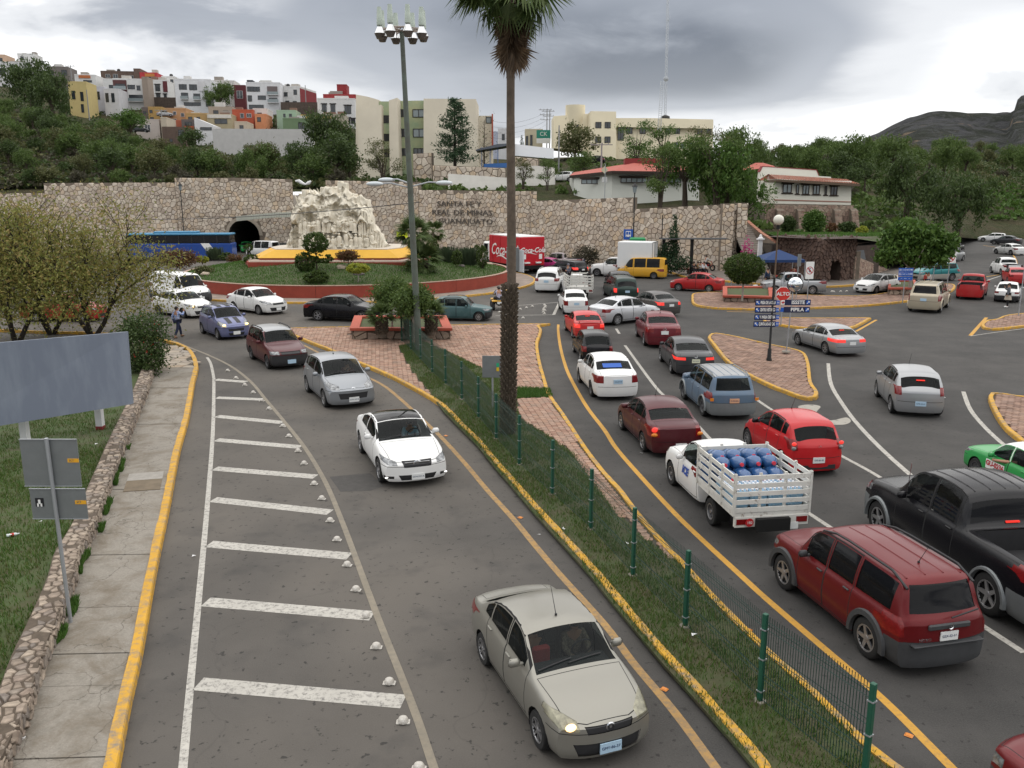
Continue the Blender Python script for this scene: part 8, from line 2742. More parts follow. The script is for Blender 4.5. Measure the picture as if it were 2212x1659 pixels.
z=P(1687,615,57).z-.1
for(r,y,mm,nm)in((.47,0,SIGNW,'border'),(.43,-.02,REDSTOP,'plate')):
 mb=MB();n=8;vs=[(r*math.cos(math.pi/8+k*math.pi/4),y+yy,z+r*math.sin(math.pi/8+k*math.pi/4))for yy in(0,.02)for k in range(8)]
 mb.add(vs,[tuple(range(8)),tuple(reversed(range(8,16)))]+[((k+1)%8,k,8+k,8+(k+1)%8)for k in range(8)]);mb.build(nm,mm,st)
text('ALTO',.3,SIGNW,st,(0,-.035,z),ext=.001,bold=.008)
p=G(1698,764,.12)
mi=empty('convex_mirror',p,0,None,'round convex traffic mirror on a thin pole','mirror')
z=P(1708,609,43.2).z-.12
mb=MB();mb.tube([(0,0,0),(.12,0,z-.3),(.2,.05,z)],.03,8);mb.build('pole',GALV,mi)
mb=MB();R0=.37;prof=[(R0*t,-.16*math.sqrt(max(0,1-t*t)))for t in np.linspace(1,.001,9)];mb.lathe(prof,(.2,-.03,z),28,'y');mb.build('mirror_face',mat('mirror',(.8,.82,.84),.02,1.0),mi,True)
mb=MB();mb.lathe([(R0,.0),(R0+.03,-.01),(R0+.02,.05),(.1,.1)],(.2,-.03,z),28,'y');mb.build('mirror_rim',GREYP,mi,True)
mb=MB();mb.lathe([(.22,.1),(.2,.16),(.001,.17)],(0,0,-.02),12);mb.build('footing',CONC,mi)
def lantern(label,xp,yp,h,d=None,kind='lantern'):
 p=G(xp,yp)if d is None else XZ(xp,d,.15)
 rt=empty('street_lamp',p,0,None,label,'street lamp')
 mb=MB();mb.lathe([(.14,0),(.13,.5),(.07,.6),(.055,h-.9),(.1,h-.88),(.04,h-.8)],n=10);mb.build('post',LET if kind=='lantern' else mat('rust_brown',(.10,.065,.04),.7),rt,True)
 if kind=='lantern':
  mb=MB();mb.lathe([(.14,h-.8),(.24,h-.2)],n=6);mb.build('glass',PANEL_,rt)
  mb=MB();mb.lathe([(.33,h-.2),(.3,h-.14),(.08,h+.1),(.04,h+.14),(.001,h+.3)],n=6);mb.build('cap',LET,rt)
 else:
  mb=MB();mb.lathe([(.13,h-.8),(.15,h-.55),(.11,h-.5)],n=10);mb.build('collar',LET,rt)
  mb=MB();mb.ball((0,0,h-.12),.39,18,12);mb.build('globe',mat('opal_globe',(.62,.60,.52),.25),rt,True)
lantern('tall black lantern post before the stone wall by the bus',401,0,8.9,112)
lantern('tall brown lantern post behind the white box truck',1366,0,8.6,88)
lantern('opal globe lamp on a brown post near the stall',1671,640,5.9,66,'globe')
mb=MB();a=P(395,425,117);tag(mb.tube([(a.x,a.y-.3,.1),(a.x,a.y-.3,8.8)],.05,5).build('drain_pipe',LET),'thin black pipe on the wall beside the lantern post','pipe')
sh_=empty('bus_shelter',XZ(1490,84,.15),0,None,'dark open bus shelter with flat roof against the wall','bus shelter')
mb=MB();mb.box((.2,0,3.45),(6.4,1.6,.1));mb.build('roof',GREYP,sh_)
for x in(-2.6,.15):
 mb=MB();mb.box((x,.3,1.7),(.28,.28,3.5));mb.build('column',LET,sh_)
mb=MB();mb.box((-2.8,.3,4.6),(.08,.08,2.2));mb.build('mast',LET,sh_)
mb=MB();mb.box((-.9,.9,.45),(5.5,.45,.12));mb.build('bench_seat',mat('red_bench',(.2,.05,.035),.8),sh_)
for x in(-3.2,0,1.6):
 mb=MB();mb.box((x,.9,.2),(.15,.4,.4));mb.build('bench_support',BLOCK,sh_)
pb=empty('phone_booth',XZ(1375,87,.15),0,None,'green framed phone booth behind the yellow van','phone booth')
mb=MB()
for x in(-.75,.75):mb.box((x,0,1.5),(.08,.5,3.0))
mb.build('frame',mat('booth_green',(.015,.22,.07),.5),pb)
mb=MB();mb.box((0,0,3.15),(1.6,.6,.55),0,.15);mb.build('hood',mat('booth_green',(.015,.22,.07),.5),pb)
mb=MB();mb.box((0,.2,1.5),(1.4,.04,2.9));mb.build('glass',mat('booth_glass',(.10,.22,.18),.15),pb)
cn=empty('canopy',XZ(1678,74,.1),0,None,'navy blue four sided market canopy by the stone steps','canopy')
mb=MB();w,dd_,z0=1.75,1.6,2.35
mb.add([(-w,-dd_,z0),(w,-dd_,z0),(w,dd_,z0),(-w,dd_,z0),(0,0,z0+.75),(-w,-dd_,z0-.22),(w,-dd_,z0-.22),(w,dd_,z0-.22),(-w,dd_,z0-.22)],[(0,1,4),(1,2,4),(2,3,4),(3,0,4),(5,6,1,0),(6,7,2,1),(7,8,3,2),(8,5,0,3)])
mb.build('roof_cloth',mat('navy_cloth',(.012,.035,.11),.85),cn)
for x in(-w,w):
 for y in(-dd_,dd_):
  mb=MB();mb.box((x,y,1.1),(.05,.05,2.3));mb.build('leg',GALV,cn)
tb=empty('stall_table',XZ(1700,73,.1),0,None,'market stall table with bright goods under the canopy','table')
mb=MB();mb.box((0,0,.8),(2.2,.8,.05));mb.build('table_top',wall_m((.4,.36,.3)),tb)
mb=MB();mb.box((-.1,-.41,.55),(2.0,.03,.5));mb.build('cloth',mat('teal_cloth',(.03,.12,.16),.9),tb)
for k in range(9):
 x=-.95+k*.24;p=XZ(1700,73,.1)
 mb=MB();rnd=random.Random(k);mb.box((0,0,.1),(.16,.3,.2),0,.02)
 tag(mb.build('goods',mat('goods_%d'%(k%4),[(.45,.06,.04),(.55,.35,.1),(.5,.5,.48),(.05,.15,.3)][k%4],.7),None,False,(p.x+x,p.y+rnd.uniform(-.2,.2),p.z+.825),(0,0,rnd.uniform(-.3,.3))),['red','orange','white','blue'][k%4]+' packet of goods laid out on the stall table','goods','goods on the stall table')
for(xp,lb)in((1631,'white plastic stool nearer the round tree'),(1647,'white plastic stool nearer the stall')):
 rt=empty('stool',XZ(xp,71,.02),.3,None,lb,'stool','plastic stools')
 mb=MB();mb.box((0,0,.47),(.3,.3,.05),0,.02);mb.build('seat',SIGNW,rt)
 for sx in(-1,1):
  for sy in(-1,1):
   mb=MB();mb.tube([(sx*.13,sy*.13,.46),(sx*.2,sy*.2,0)],.025,5);mb.build('leg',SIGNW,rt)
for(xp,yt,yb,d,lb,arms)in((1181,237,320,200,'grey power pole with crowded cross arms',3),(1187,240,320,205,'second grey power pole behind the first',2),(1207,272,345,140,'plain slim concrete pole by the round tree',0),(1299,310,356,120,'short dark pole carrying a coil of cable',1),(192,195,245,225,'slim white pole by the yellow house',0),(352,238,285,215,'thin lane pole among the ochre houses',1),(500,205,250,240,'slim lamp pole beside the maroon house',0),(154,142,160,270,'small power pole on the hill crest',1),(661,185,222,250,'slim lamp post behind the red flanked house',0)):
 a,b=P(xp,yb,d),P(xp,yt,d)
 rt=empty('utility_pole',(a.x,a.y,a.z-2),0,None,lb,'utility pole')
 mb=MB();h=b.z-a.z+2;mb.tube([(0,0,0),(0,0,h)],[.16,.11],6);mb.build('pole',mat('pole_grey',(.24,.24,.24),.8),rt)
 for k in range(arms):
  mb=MB();mb.box((-.4 if arms>1 else 0,0,h-.2-k*1.1),(3.0-k*.5,.12,.12));ar=mb.build('cross_arm',mat('pole_grey',(.24,.24,.24),.8),rt)
  mb=MB()
  for j in range(4):mb.box((-1.5+j*.8,0,h-.05-k*1.1),(.1,.1,.25))
  mb.build('insulator',mat('pole_grey',(.24,.24,.24),.8),ar)
sgn_=empty('shop_sign',P(1174,296,185),0,None,'green and white shop board on the power pole','sign')
mb=MB();mb.box((0,0,.6),(3.0,.2,1.7));b_=mb.build('board',mat('sign_teal',(.02,.22,.16),.5),sgn_);text('CK',1.2,SIGNW,b_,(0,-.12,.6),ext=.01)
mb=MB();mb.box((0,0,-.8),(3.0,.2,1.0));mb.build('lower_board',SIGNW,sgn_)
def wire(label,pts,sag,r=.02):
 mb=MB();a,b=pts
 mb.tube([a.lerp(b,t)-Vector((0,0,sag*4*t*(1-t)))for t in np.linspace(0,1,13)],r,4,False)
 tag(mb.build('cable',LET),label,'cable')
wire('overhead cable sagging in front of the monument',(P(300,474,70),P(905,437,45)),.25,.022)
wire('thin wire from the wall lamp to the lantern post',(P(395,466,116),P(640,468,114)),.1)
for k in range(4):wire(['upper','second','third','lowest'][k]+' power line leaving the crowded cross arms',(P(1183,240+k*9,200),P(1066,262+k*12,190)),1.2)
# people
SKIN=mat('skin',(.36,.19,.12),.6)
HAIR=mat('hair_dark',(.015,.011,.009),.6)
_SK={}
def skin_mesh(verts,edges,radii,sub=1,key=None):
 me=bpy.data.meshes.new('figure')
 me.from_pydata(verts,edges,[])
 o=bpy.data.objects.new('figure',me)
 COL.objects.link(o)
 o.modifiers.new('s','SKIN')
 for i,r in enumerate(radii):
  me.skin_vertices[0].data[i].radius=r if isinstance(r,tuple)else(r,r)
 me.skin_vertices[0].data[0].use_root=True
 s=o.modifiers.new('d','SUBSURF');s.levels=sub;s.render_levels=sub
 dg=bpy.context.evaluated_depsgraph_get()
 out=bpy.data.meshes.new_from_object(o.evaluated_get(dg))
 bpy.data.objects.remove(o)
 out.polygons.foreach_set('use_smooth',[True]*len(out.polygons))
 return out
def person(label,loc,rz,shirt,trousers,pose='stand',hair=HAIR,scale=1.0,shoe=None,extra=None,sleeves=True,group=None):
 """local frame: faces -y; feet on z=0"""
 J=dict(pel=(0,0,.95),spi=(0,.01,1.12),che=(0,.0,1.33),nec=(0,-.01,1.47),hed=(0,-.02,1.58),top=(0,-.02,1.70),hl=(.09,0,.92),kl=(.10,-.01,.50),al=(.10,.02,.09),tl=(.11,-.13,.04),hr=(-.09,0,.92),kr=(-.10,-.01,.50),ar=(-.10,.02,.09),tr=(-.11,-.13,.04),sl=(.17,0,1.41),el=(.23,.02,1.14),wl=(.25,-.05,.90),fl=(.25,-.08,.80),sr=(-.17,0,1.41),er=(-.23,.02,1.14),wr=(-.25,-.05,.90),fr=(-.25,-.08,.80))
 if pose=='walk':
  J.update(kl=(.09,-.20,.52),al=(.09,-.26,.10),tl=(.09,-.40,.05),kr=(-.09,.10,.50),ar=(-.09,.30,.14),tr=(-.09,.24,.03),el=(.25,.12,1.15),wl=(.27,.06,.92),fl=(.27,.0,.84),er=(-.26,-.16,1.24),wr=(-.20,-.32,1.42),fr=(-.16,-.33,1.50))
 elif pose=='sit' or pose=='ride':
  J.update(pel=(0,.05,.52),spi=(0,.06,.70),che=(0,.03,.92),nec=(0,0,1.06),hed=(0,-.02,1.17),top=(0,-.02,1.29),hl=(.09,.03,.50),kl=(.13,-.40,.50),al=(.13,-.40,.10),tl=(.13,-.54,.05),hr=(-.09,.03,.50),kr=(-.13,-.40,.50),ar=(-.13,-.40,.10),tr=(-.13,-.54,.05),sl=(.18,.03,1.0),el=(.24,-.10,.78),wl=(.15,-.33,.72),fl=(.12,-.40,.73),sr=(-.18,.03,1.0),er=(-.24,-.10,.78),wr=(-.15,-.33,.72),fr=(-.12,-.40,.73))
  if pose=='ride':J.update(kl=(.28,-.28,.50),al=(.27,-.22,.12),tl=(.27,-.36,.08),kr=(-.28,-.28,.50),ar=(-.27,-.22,.12),tr=(-.27,-.36,.08),el=(.26,-.2,.82),wl=(.26,-.45,.80),er=(-.26,-.2,.82),wr=(-.26,-.45,.80))
 elif pose=='fold':
  J.update(el=(.24,.03,1.16),wl=(.05,-.20,1.18),fl=(-.02,-.22,1.20),er=(-.24,.03,1.16),wr=(-.05,-.20,1.14),fr=(.02,-.22,1.14))
 elif pose=='lift':
  J.update(er=(-.26,-.12,1.2),wr=(-.16,-.26,1.38),fr=(-.12,-.28,1.46))
 v=list(J);ix={k:i for i,k in enumerate(v)}
 rad=dict(pel=(.15,.11),spi=(.135,.10),che=(.16,.105),nec=.055,hed=(.085,.10),top=(.06,.07),hl=.088,kl=.058,al=.04,tl=(.042,.03),hr=.088,kr=.058,ar=.04,tr=(.042,.03),sl=.055,el=.042,wl=.03,fl=(.042,.02),sr=.055,er=.042,wr=.03,fr=(.042,.02))
 E=[('pel','spi'),('spi','che'),('che','nec'),('nec','hed'),('hed','top'),('pel','hl'),('hl','kl'),('kl','al'),('al','tl'),('pel','hr'),('hr','kr'),('kr','ar'),('ar','tr'),('che','sl'),('sl','el'),('el','wl'),('wl','fl'),('che','sr'),('sr','er'),('er','wr'),('wr','fr')]
 if pose not in _SK:
  _SK[pose]={}
  def sk(keys,grow,cut=None):
   vs=[J[k]for k in keys];es=[(keys.index(a),keys.index(b))for a,b in E if a in keys and b in keys]
   return skin_mesh(vs,es,[tuple(q+grow for q in rad[k])if isinstance(rad[k],tuple)else rad[k]+grow for k in keys])
  _SK[pose]['body']=sk(v,0)
  _SK[pose]['shirt']=sk(['spi','pel','che','sl','el','wl','sr','er','wr'],.022)
  _SK[pose]['trousers']=sk(['pel','hl','kl','al','hr','kr','ar'],.024)
  fm=MB()
  for s in('l','r'):
   w_,f_=Vector(J['w'+s]),Vector(J['f'+s]);d=(f_-w_).normalized();q=d.cross(Vector((0,1,.2))).normalized()
   for i,ln in enumerate((.062,.075,.08,.066)):
    b0=f_+q*(i-1.5)*.019-d*.015
    fm.tube([b0,b0+d*ln*.55,b0+d*ln+Vector((0,-.015,0))],[.009,.0085,.006],5)
   fm.tube([w_+d*.02+q*.03,w_+d*.06+q*.06+Vector((0,-.015,0)),f_+q*.05+Vector((0,-.03,0))],[.012,.011,.007],5)
  _SK[pose]['fingers']=fm.mesh('fingers',SKIN,True,60)
 M_=_SK[pose]
 rt=empty('person',loc,rz,None,label,'person',group)
 rt.scale=(scale,)*3
 def put(n,key,mm):
  me=M_[key].copy();me.materials.clear();me.materials.append(mm);return link(n,me,rt)
 b=put('body','body',SKIN);put('shirt','shirt',shirt);put('trousers','trousers',trousers);link('fingers',M_['fingers'],b)
 h=Vector(J['hed']);tp=Vector(J['top'])
 mb=MB();mb.ball((h.x,h.y+.018,h.z+.045),(.098,.112,.105),12,8);mb.build('hair',hair,rt,True)
 mb=MB();mb.ball((h.x,h.y-.118,h.z-.0),(.016,.024,.026),6,4);mb.build('nose',SKIN,b,True)
 for sx in(-.036,.036):
  mb=MB();mb.ball((h.x+sx,h.y-.100,h.z+.03),(.014,.008,.009),6,4);mb.build('eye',HAIR,b)
  mb=MB();mb.ball((h.x+sx*2.55,h.y+.01,h.z+.01),(.012,.025,.034),6,4);mb.build('ear',SKIN,b)
 mb=MB();mb.box((h.x,h.y-.103,h.z-.045),(.045,.012,.009));mb.build('mouth',mat('lips',(.24,.08,.06),.6),b)
 for s in('l','r'):
  t,a=Vector(J['t'+s]),Vector(J['a'+s])
  mb=MB();c=a.lerp(t,.45);mb.ball((c.x,c.y-.01,max(.045,min(c.z-.02,t.z+.01))),(.055,.135,.05),10,6);mb.build('shoe',shoe or BLACKP,rt,True)
 return rt
def cl(n,c):return mat('cloth_'+n,c,.9,var=.2,scale=12)
PLAID=None
def plaid():
 m,nt,b=nodes('cloth_plaid');setp(b,rough=.9)
 outs=[]
 for d in('X','Z'):
  w=nt.nodes.new('ShaderNodeTexWave');w.bands_direction=d;w.inputs['Scale'].default_value=3.2;tc=nt.nodes.new('ShaderNodeTexCoord');nt.links.new(tc.outputs['Object'],w.inputs['Vector']);outs.append(w.outputs['Fac'])
 c=mixc(nt,outs[0],(.10,.20,.48),(.42,.50,.62));c=mixc(nt,.5,c,mixc(nt,outs[1],(.09,.16,.42),(.45,.44,.55)))
 nt.links.new(c,b.inputs['Base Color']);return m
p=G(386,729)
person('man in a blue plaid shirt walking towards the white sedan',(p.x,p.y,0),R(150),plaid(),cl('jeans',(.018,.024,.055)),'walk',scale=1.02,shoe=mat('brown_shoe',(.16,.09,.05),.7))
p=XZ(1193,103,.15);person('woman in a white top carrying a red bag by the wall',p,R(80),cl('white',(.6,.58,.55)),cl('black',(.012,.012,.014)),'fold',group=None)
mb=MB();mb.box((-.12,-.25,1.05),(.12,.3,.26),0,.04);tag(mb.build('handbag',cl('redbag',(.3,.03,.03)),None,False,(p.x,p.y,p.z),(0,0,R(80))),'red handbag held by the woman in white','bag')
person('woman in yellow trousers with a grey bag by the wall',XZ(1205,103,.15),R(-60),cl('greyblue',(.14,.16,.2)),cl('yellow',(.55,.45,.06)),'fold')
person('small seated person against the wall behind the white pickup',XZ(1278,98,.15),R(10),cl('paleblouse',(.5,.47,.45)),cl('darkskirt',(.05,.045,.05)),'sit')
person('waiting person in pale blue behind the yellow van',XZ(1403,84,.15),R(20),cl('paleblue',(.32,.48,.58)),cl('jeans2',(.03,.04,.08)),'stand',scale=1.1)
person('waiting person in cream behind the yellow van',XZ(1421,84,.15),R(-20),cl('cream',(.55,.48,.36)),cl('black',(.012,.012,.014)),'stand',scale=1.08)
for(xp,c,lb,rz)in((1498,'dark','person in dark clothes seated at the shelter bench end',10),(1512,'white','woman in white seated on the shelter bench',-15),(1520,'white2','second person in white seated near the motorbike',25),(1507,'olive','person in olive bending beside the bench',60)):
 person(lb,XZ(xp,83.5,.15),R(rz),cl(c,{'dark':(.03,.028,.03),'white':(.6,.58,.55),'white2':(.55,.55,.58),'olive':(.20,.12,.05)}[c]),cl('black',(.012,.012,.014)),'sit')
person('stall keeper in black and blue beside the canopy',XZ(1656,72,.1),R(30),cl('navytop',(.015,.03,.07)),cl('black',(.012,.012,.014)),'stand')
person('customer in a red top at the stall table',XZ(1712,75,.1),R(160),cl('redtop',(.35,.05,.04)),cl('jeans2',(.03,.04,.08)),'stand',scale=.95)
p=G(2175,664);person('woman in a grey jacket standing behind the white taxi',(p.x,p.y,0),R(-120),cl('greyjacket',(.11,.12,.14)),cl('black',(.012,.012,.014)),'lift',shoe=SIGNW)
mb=MB();mb.lathe([(.17,0),(.24,-.4),(.001,-.4)],n=10);tag(mb.build('apron',cl('beige',(.42,.37,.3)),None,True,(p.x,p.y,.95)),'beige apron skirt worn by the woman behind the taxi','apron')
p=XZ(1997,72,.1)
person('person in red beside the planter of the dense tree',p,R(30),cl('redtop',(.35,.05,.04)),cl('black',(.012,.012,.014)),'stand',scale=.8)
person('person in white beside the planter of the dense tree',XZ(2003,72,.1),R(-30),cl('white',(.6,.58,.55)),cl('jeans2',(.03,.04,.08)),'stand',scale=.8)
# traffic
WHT=paint('white',(.66,.66,.65),dirt=.06);SLV=paint('silver',(.31,.32,.33),.55,.3);GRY=paint('grey',(.045,.048,.053),.4,.3)
BLK=paint('black',(.006,.006,.008),0,.22,.025,coat=0);REDP=paint('red',(.36,.012,.014),0,.3);MARN=paint('maroon',(.065,.006,.011),.2,.3)
DRED=paint('dark_red',(.13,.010,.018),.2,.3);BEIG=paint('champagne',(.25,.243,.215),.5,.36,.2);TEAL=paint('faded_teal',(.035,.085,.09),0,.5,.25,(.18,.24,.25),.2)
def N1(p,sd,L,W,t,wb,**k):return by_wheels(p[0],p[1],sd,L,W,t,wb,**k)
FR=dict(hl=(.58,.93,.45,.535),gr=(.46,.40,.475),low=(.66,.16,.30))
def badge(root,x,z,end,r=.055):
 mb=MB();mb.lathe([(r,0),(r*.8,.012)],(x,0,z),12,'x');mb.lathe([(.001,.006),(r*.3,.008)],(x,0,z),8,'x');mb.build('badge',CHROME,root)
def inside(root,lx,ly,lz,label,shirt,sc=.9,pose='sit'):
 M=Matrix.Translation(root.location)@Matrix.Rotation(root.rotation_euler.z,4,'Z')
 s=root.scale[0]
 return person(label,M@Vector((lx*s,ly*s,lz*s)),root.rotation_euler.z+R(90),shirt,cl('black',(.012,.012,.014)),pose,scale=sc*s)
r,S_,q=car('sedan_car','dusty champagne sedan with one lit headlamp nearest the bridge',BEIG,typ='sedan',L=4.17,W=1.65,H=1.45,wb=2.49,wr=.29,rim='seven',front=dict(FR,hl=(.55,.96,.43,.55)),lamp=LAMP_OLD,lamp_on=-1,plate=PLATE_B,plate_text='GMY-86-37',antenna=.47,wipers=True,**N1(((1161,1614),(1043,1434)),-1,4.17,1.65,'sedan',2.49))
badge(r,2.07,.655,1,.07)
inside(r,.05,-.36,.12,'front passenger in black holding a red bag in the champagne sedan',cl('black2',(.015,.014,.016)))
inside(r,.05,.36,.12,'driver in a patterned top in the champagne sedan',mat('cloth_pattern',(.30,.24,.17),.9,dark=(.05,.045,.04),scale=30))
M=Matrix.Translation(r.location)@Matrix.Rotation(r.rotation_euler.z,4,'Z')
mb=MB();mb.box((0,0,0),(.12,.28,.34),0,.03);tag(mb.build('red_bag',cl('redbag',(.45,.03,.04)),None,False,M@Vector((.42,-.38,.93)),(0,0,r.rotation_euler.z)),'red bag held by the passenger of the champagne sedan','bag')
r,S_,q=car('coupe_car','white coupe with black glass roof on the dusty lane',WHT,typ='coupe',L=4.6,W=1.77,H=1.40,wb=2.76,wr=.325,rim='five',front=dict(hl=(.58,.95,.445,.535),gr=(.44,.41,.51),low=(.56,.17,.27),fog=(.68,.95,.20,.25)),plate=PLATE_W,plate_text='GKH-521-A',sunroof=(.452,.735),wipers=True,antenna=None,**N1(((819,1041),(779,978)),-1,4.6,1.77,'coupe',2.76))
badge(r,2.235,.645,1,.11)
for z in(.60,.68):
 mb=MB();mb.box((2.215,0,z),(.03,1.3*.5,.022));mb.build('grille_bar',CHROME,r)
for sx in(-1,1):
 mb=MB();mb.box((2.06,sx*.71,.31),(.04,.22,.022),sx*-.5);mb.build('daylight_lamp',DRL,r)
inside(r,-.15,.36,.05,'driver in pale blue behind the coupe windscreen',cl('paleblue',(.32,.48,.58)),.88)
r,S_,q=car('hatchback','silver blue hatchback with wide dark grin behind the white coupe',paint('icy',(.25,.265,.285),.5,.3),typ='hatch',L=4.03,W=1.72,H=1.48,wb=2.44,wr=.30,rim='multi',front=dict(hl=(.5,.94,.45,.57),gr=(.58,.25,.38),low=None),plate=PLATE_W,plate_text='GTM-347-B',antenna=.62,wipers=True,**N1(((700.5,879.5),(663,847)),-1,4.03,1.72,'hatch',2.44))
badge(r,1.95,.66,1,.09)
inside(r,-.05,.36,.1,'driver shading the face in the silver blue hatchback',cl('darkred2',(.09,.02,.025)),.9)
car('station_wagon','old maroon station wagon with grey roof and rails',MARN,typ='wagon',L=4.18,W=1.67,H=1.50,wb=2.40,wr=.285,rim='steel',bumper=BLACKP,roofpaint=paint('grey_roof',(.27,.28,.29),.4),front=dict(hl=(.55,.92,.43,.51),gr=(.5,.43,.50),low=None,style='box'),rails=(BLACKP,.45,.88),plate=PLATE_B,**N1(((580,798),(541,775)),-1,4.18,1.67,'wagon',2.4))
LAV=paint('lavender',(.125,.14,.26),.3,.3)
r,S_,q=car('hatchback','lavender blue hatchback with two black bonnet stripes',LAV,typ='hatch',L=3.62,W=1.60,H=1.53,wb=2.375,wr=.28,rim='cap',front=dict(hl=(.56,.98,.42,.58),gr=(.5,.29,.37),low=(.5,.15,.24)),lamp_on=True,rails=(SLV,.5,.85),plate=PLATE_W,**N1(((472,734.7),(435,720)),-1,3.62,1.6,'hatch',2.375))
for y in(-.22,.22):
 for(a,b)in((.05,.25),(.46,.80)):
  mb=MB();xs=np.linspace(a,b,6)*3.62
  pts=[]
  for x in xs:
   yr,zr,bz,tz,w=S_.edge(x)
   for yy in(y-.11,y+.11):pts.append((1.81-x-(.05 if a<.1 else 0),yy,tz-(tz-zr)*(abs(yy)/yr)**2.3+.018))
  mb.add(pts,[(2*i,2*i+1,2*i+3,2*i+2)for i in range(5)]);mb.build('stripe',BLACKP,r)
D1=dict(detail=1)
AV=dict(typ='sedan',L=4.31,W=1.71,H=1.50,wb=2.48,wr=.29,front=dict(FR,hl=(.52,.96,.44,.54)))
car('sedan_car','white sedan with amber lit lamp nosing past the white van',WHT,lamp_on=-1,rim='steel',plate=PLATE_W,**AV,**N1(((397,688),(342,680)),-1,4.31,1.71,'sedan',2.48))
car('sedan_car','white sedan with blue door emblem passing the roundabout wall',WHT,rim='multi',plate=PLATE_W,**AV,**N1(((564,681),(501,672)),-1,4.31,1.71,'sedan',2.48))
r,S_,q=car('cargo_van','white panel van with dark bumper behind the white sedan',WHT,typ='van',L=4.9,W=1.90,H=1.96,wb=3.0,wr=.33,rim='steel',bumper=GREYP,front=dict(hl=(.62,.95,.37,.47),gr=(.5,.34,.40),low=(.6,.14,.24)),plate=PLATE_W,scale=1.14,**by_rear((430,658),-38,4.9,False))
badge(r,2.4,.72,1,.1)
car('sedan_car','black sedan with open window crossing before the planter',BLK,typ='sedan',L=4.64,W=1.78,H=1.46,wb=2.65,wr=.32,rim='five',plate=PLATE_W,lamp_on=True,**N1(((783,697),(685.5,693.5)),-1,4.64,1.78,'sedan',2.65))
car('old_hatchback','faded teal boxy hatchback with roof rack',TEAL,typ='oldhatch',L=3.82,W=1.61,H=1.41,wb=2.40,wr=.285,rim='cap',bumper=BLACKP,rails=(STEELRIM,.42,.75),front=dict(FR,style='box'),**N1(((1034,695),(948,693.5)),-1,3.82,1.61,'oldhatch',2.4))
car('pickup_truck','red pickup half hidden behind the yellowing tree',REDP,typ='pickup',L=5.2,W=1.8,H=1.7,wr=.34,**D1,**by_rear((222,692),-4,5.2,False))
car('cargo_van','white high panel van before the fan palms',WHT,typ='van',L=5.6,W=2.0,H=2.5,wr=.34,rim='steel',**D1,**by_rear((955,549),172,5.6))
car('cargo_van','white van with dark windows behind the blue bus',WHT,typ='bus_van',L=4.8,W=1.8,H=2.0,wr=.32,**D1,**by_rear((541,552),150,4.8,False))
for xp,yp,h,t,pm,lb in((535,546,-70,'oldsedan',paint('taxi_green',(.02,.26,.06)),'green and white taxi leaving the tunnel mouth'),(566,541,-85,'oldsedan',REDP,'red car inside the tunnel mouth'),(600,549,-60,'boxy',paint('bottle_green',(.01,.05,.035)),'dark green off roader beside the monument'),(622,552,-50,'boxy',GRY,'dark grey off roader partly behind the monument'),(569,553,-60,'sedan',BLK,'black car at the edge of the yellow skirt')):
 car('parked_car',lb,pm,typ=t,L=4.2,W=1.7,H=1.6 if t=='boxy' else 1.42,wr=.31,**D1,**by_rear((xp,yp),h,4.2,False))
car('suv_car','white crossover with roof rails facing away beside the roundabout',WHT,typ='suv',L=4.85,W=1.86,H=1.70,wb=2.89,wr=.35,rim='five',glass=GLASS_DARK,rails=(SLV,.42,.82),plate=PLATE_B,**N1(((1225,619),(1207,633.5)),-1,4.85,1.86,'suv',2.89))
car('suv_car','black crossover with lit red lamps beside the white one',BLK,typ='suv',L=4.63,W=1.88,H=1.64,wr=.35,rim='multi',glass=GLASS_DARK,tail_on=True,plate=PLATE_W,**by_rear((1258,601),128,4.63))
car('parked_car','magenta car mostly hidden behind the black crossover',paint('magenta',(.35,.03,.16)),typ='sedan',L=4.2,W=1.68,H=1.45,**D1,**by_rear((1216,588),150,4.2))
r,S_,q=car('pickup_truck','pinkish grey pickup with white tailgate by the wall',paint('mauve_grey',(.36,.32,.33),.3),typ='pickup',L=5.1,W=1.83,H=1.72,wr=.34,rim='steel',**D1,**by_rear((1258,581),166,5.1))
text('NISSAN',.3,PLATE_INK,r,(-2.58,0,.85),(R(90),0,R(-90)),bold=.015)
car('sedan_car','white small sedan facing away ahead of the dashed line',WHT,typ='sedan',L=4.2,W=1.69,H=1.53,wr=.29,rim='steel',bumper=None,plate=PLATE_B,tail=(.66,.97,.42,.62),**by_rear((1245,681),93,4.2))
car('sedan_car','black sedan with red lamps ahead of the dark green minivan',BLK,typ='sedan',L=4.6,W=1.77,H=1.46,wr=.31,tail_on=True,**N1(((1306,622),(1315,632)),1,4.6,1.77,'sedan',2.65))
car('minivan','dark green minivan with two red lamps seen from behind',paint('deep_green',(.012,.03,.026),.3),typ='minivan',L=4.9,W=1.92,H=1.75,wr=.33,glass=GLASS_DARK,tail=(.80,.97,.38,.56),tail_on=True,plate=PLATE_B,rails=(BLACKP,.45,.85),**by_rear((1354,651),96,4.9))
car('sedan_car','bright silver sedan cutting across the queue sideways',paint('bright_silver',(.50,.51,.53),.5,.28),typ='sedan',L=4.38,W=1.70,H=1.47,wb=2.55,wr=.31,rim='multi',plate=PLATE_W,antenna=.66,**N1(((1413,694),(1328.5,703.5)),-1,4.38,1.7,'sedan',2.55))
car('sedan_car','dark grey sedan with lit lamps behind the bright silver one',paint('gunmetal',(.085,.08,.078),.5),typ='sedan',L=4.46,W=1.70,H=1.51,wr=.29,tail_on=True,plate=PLATE_W,**by_rear((1448,684),112,4.46))
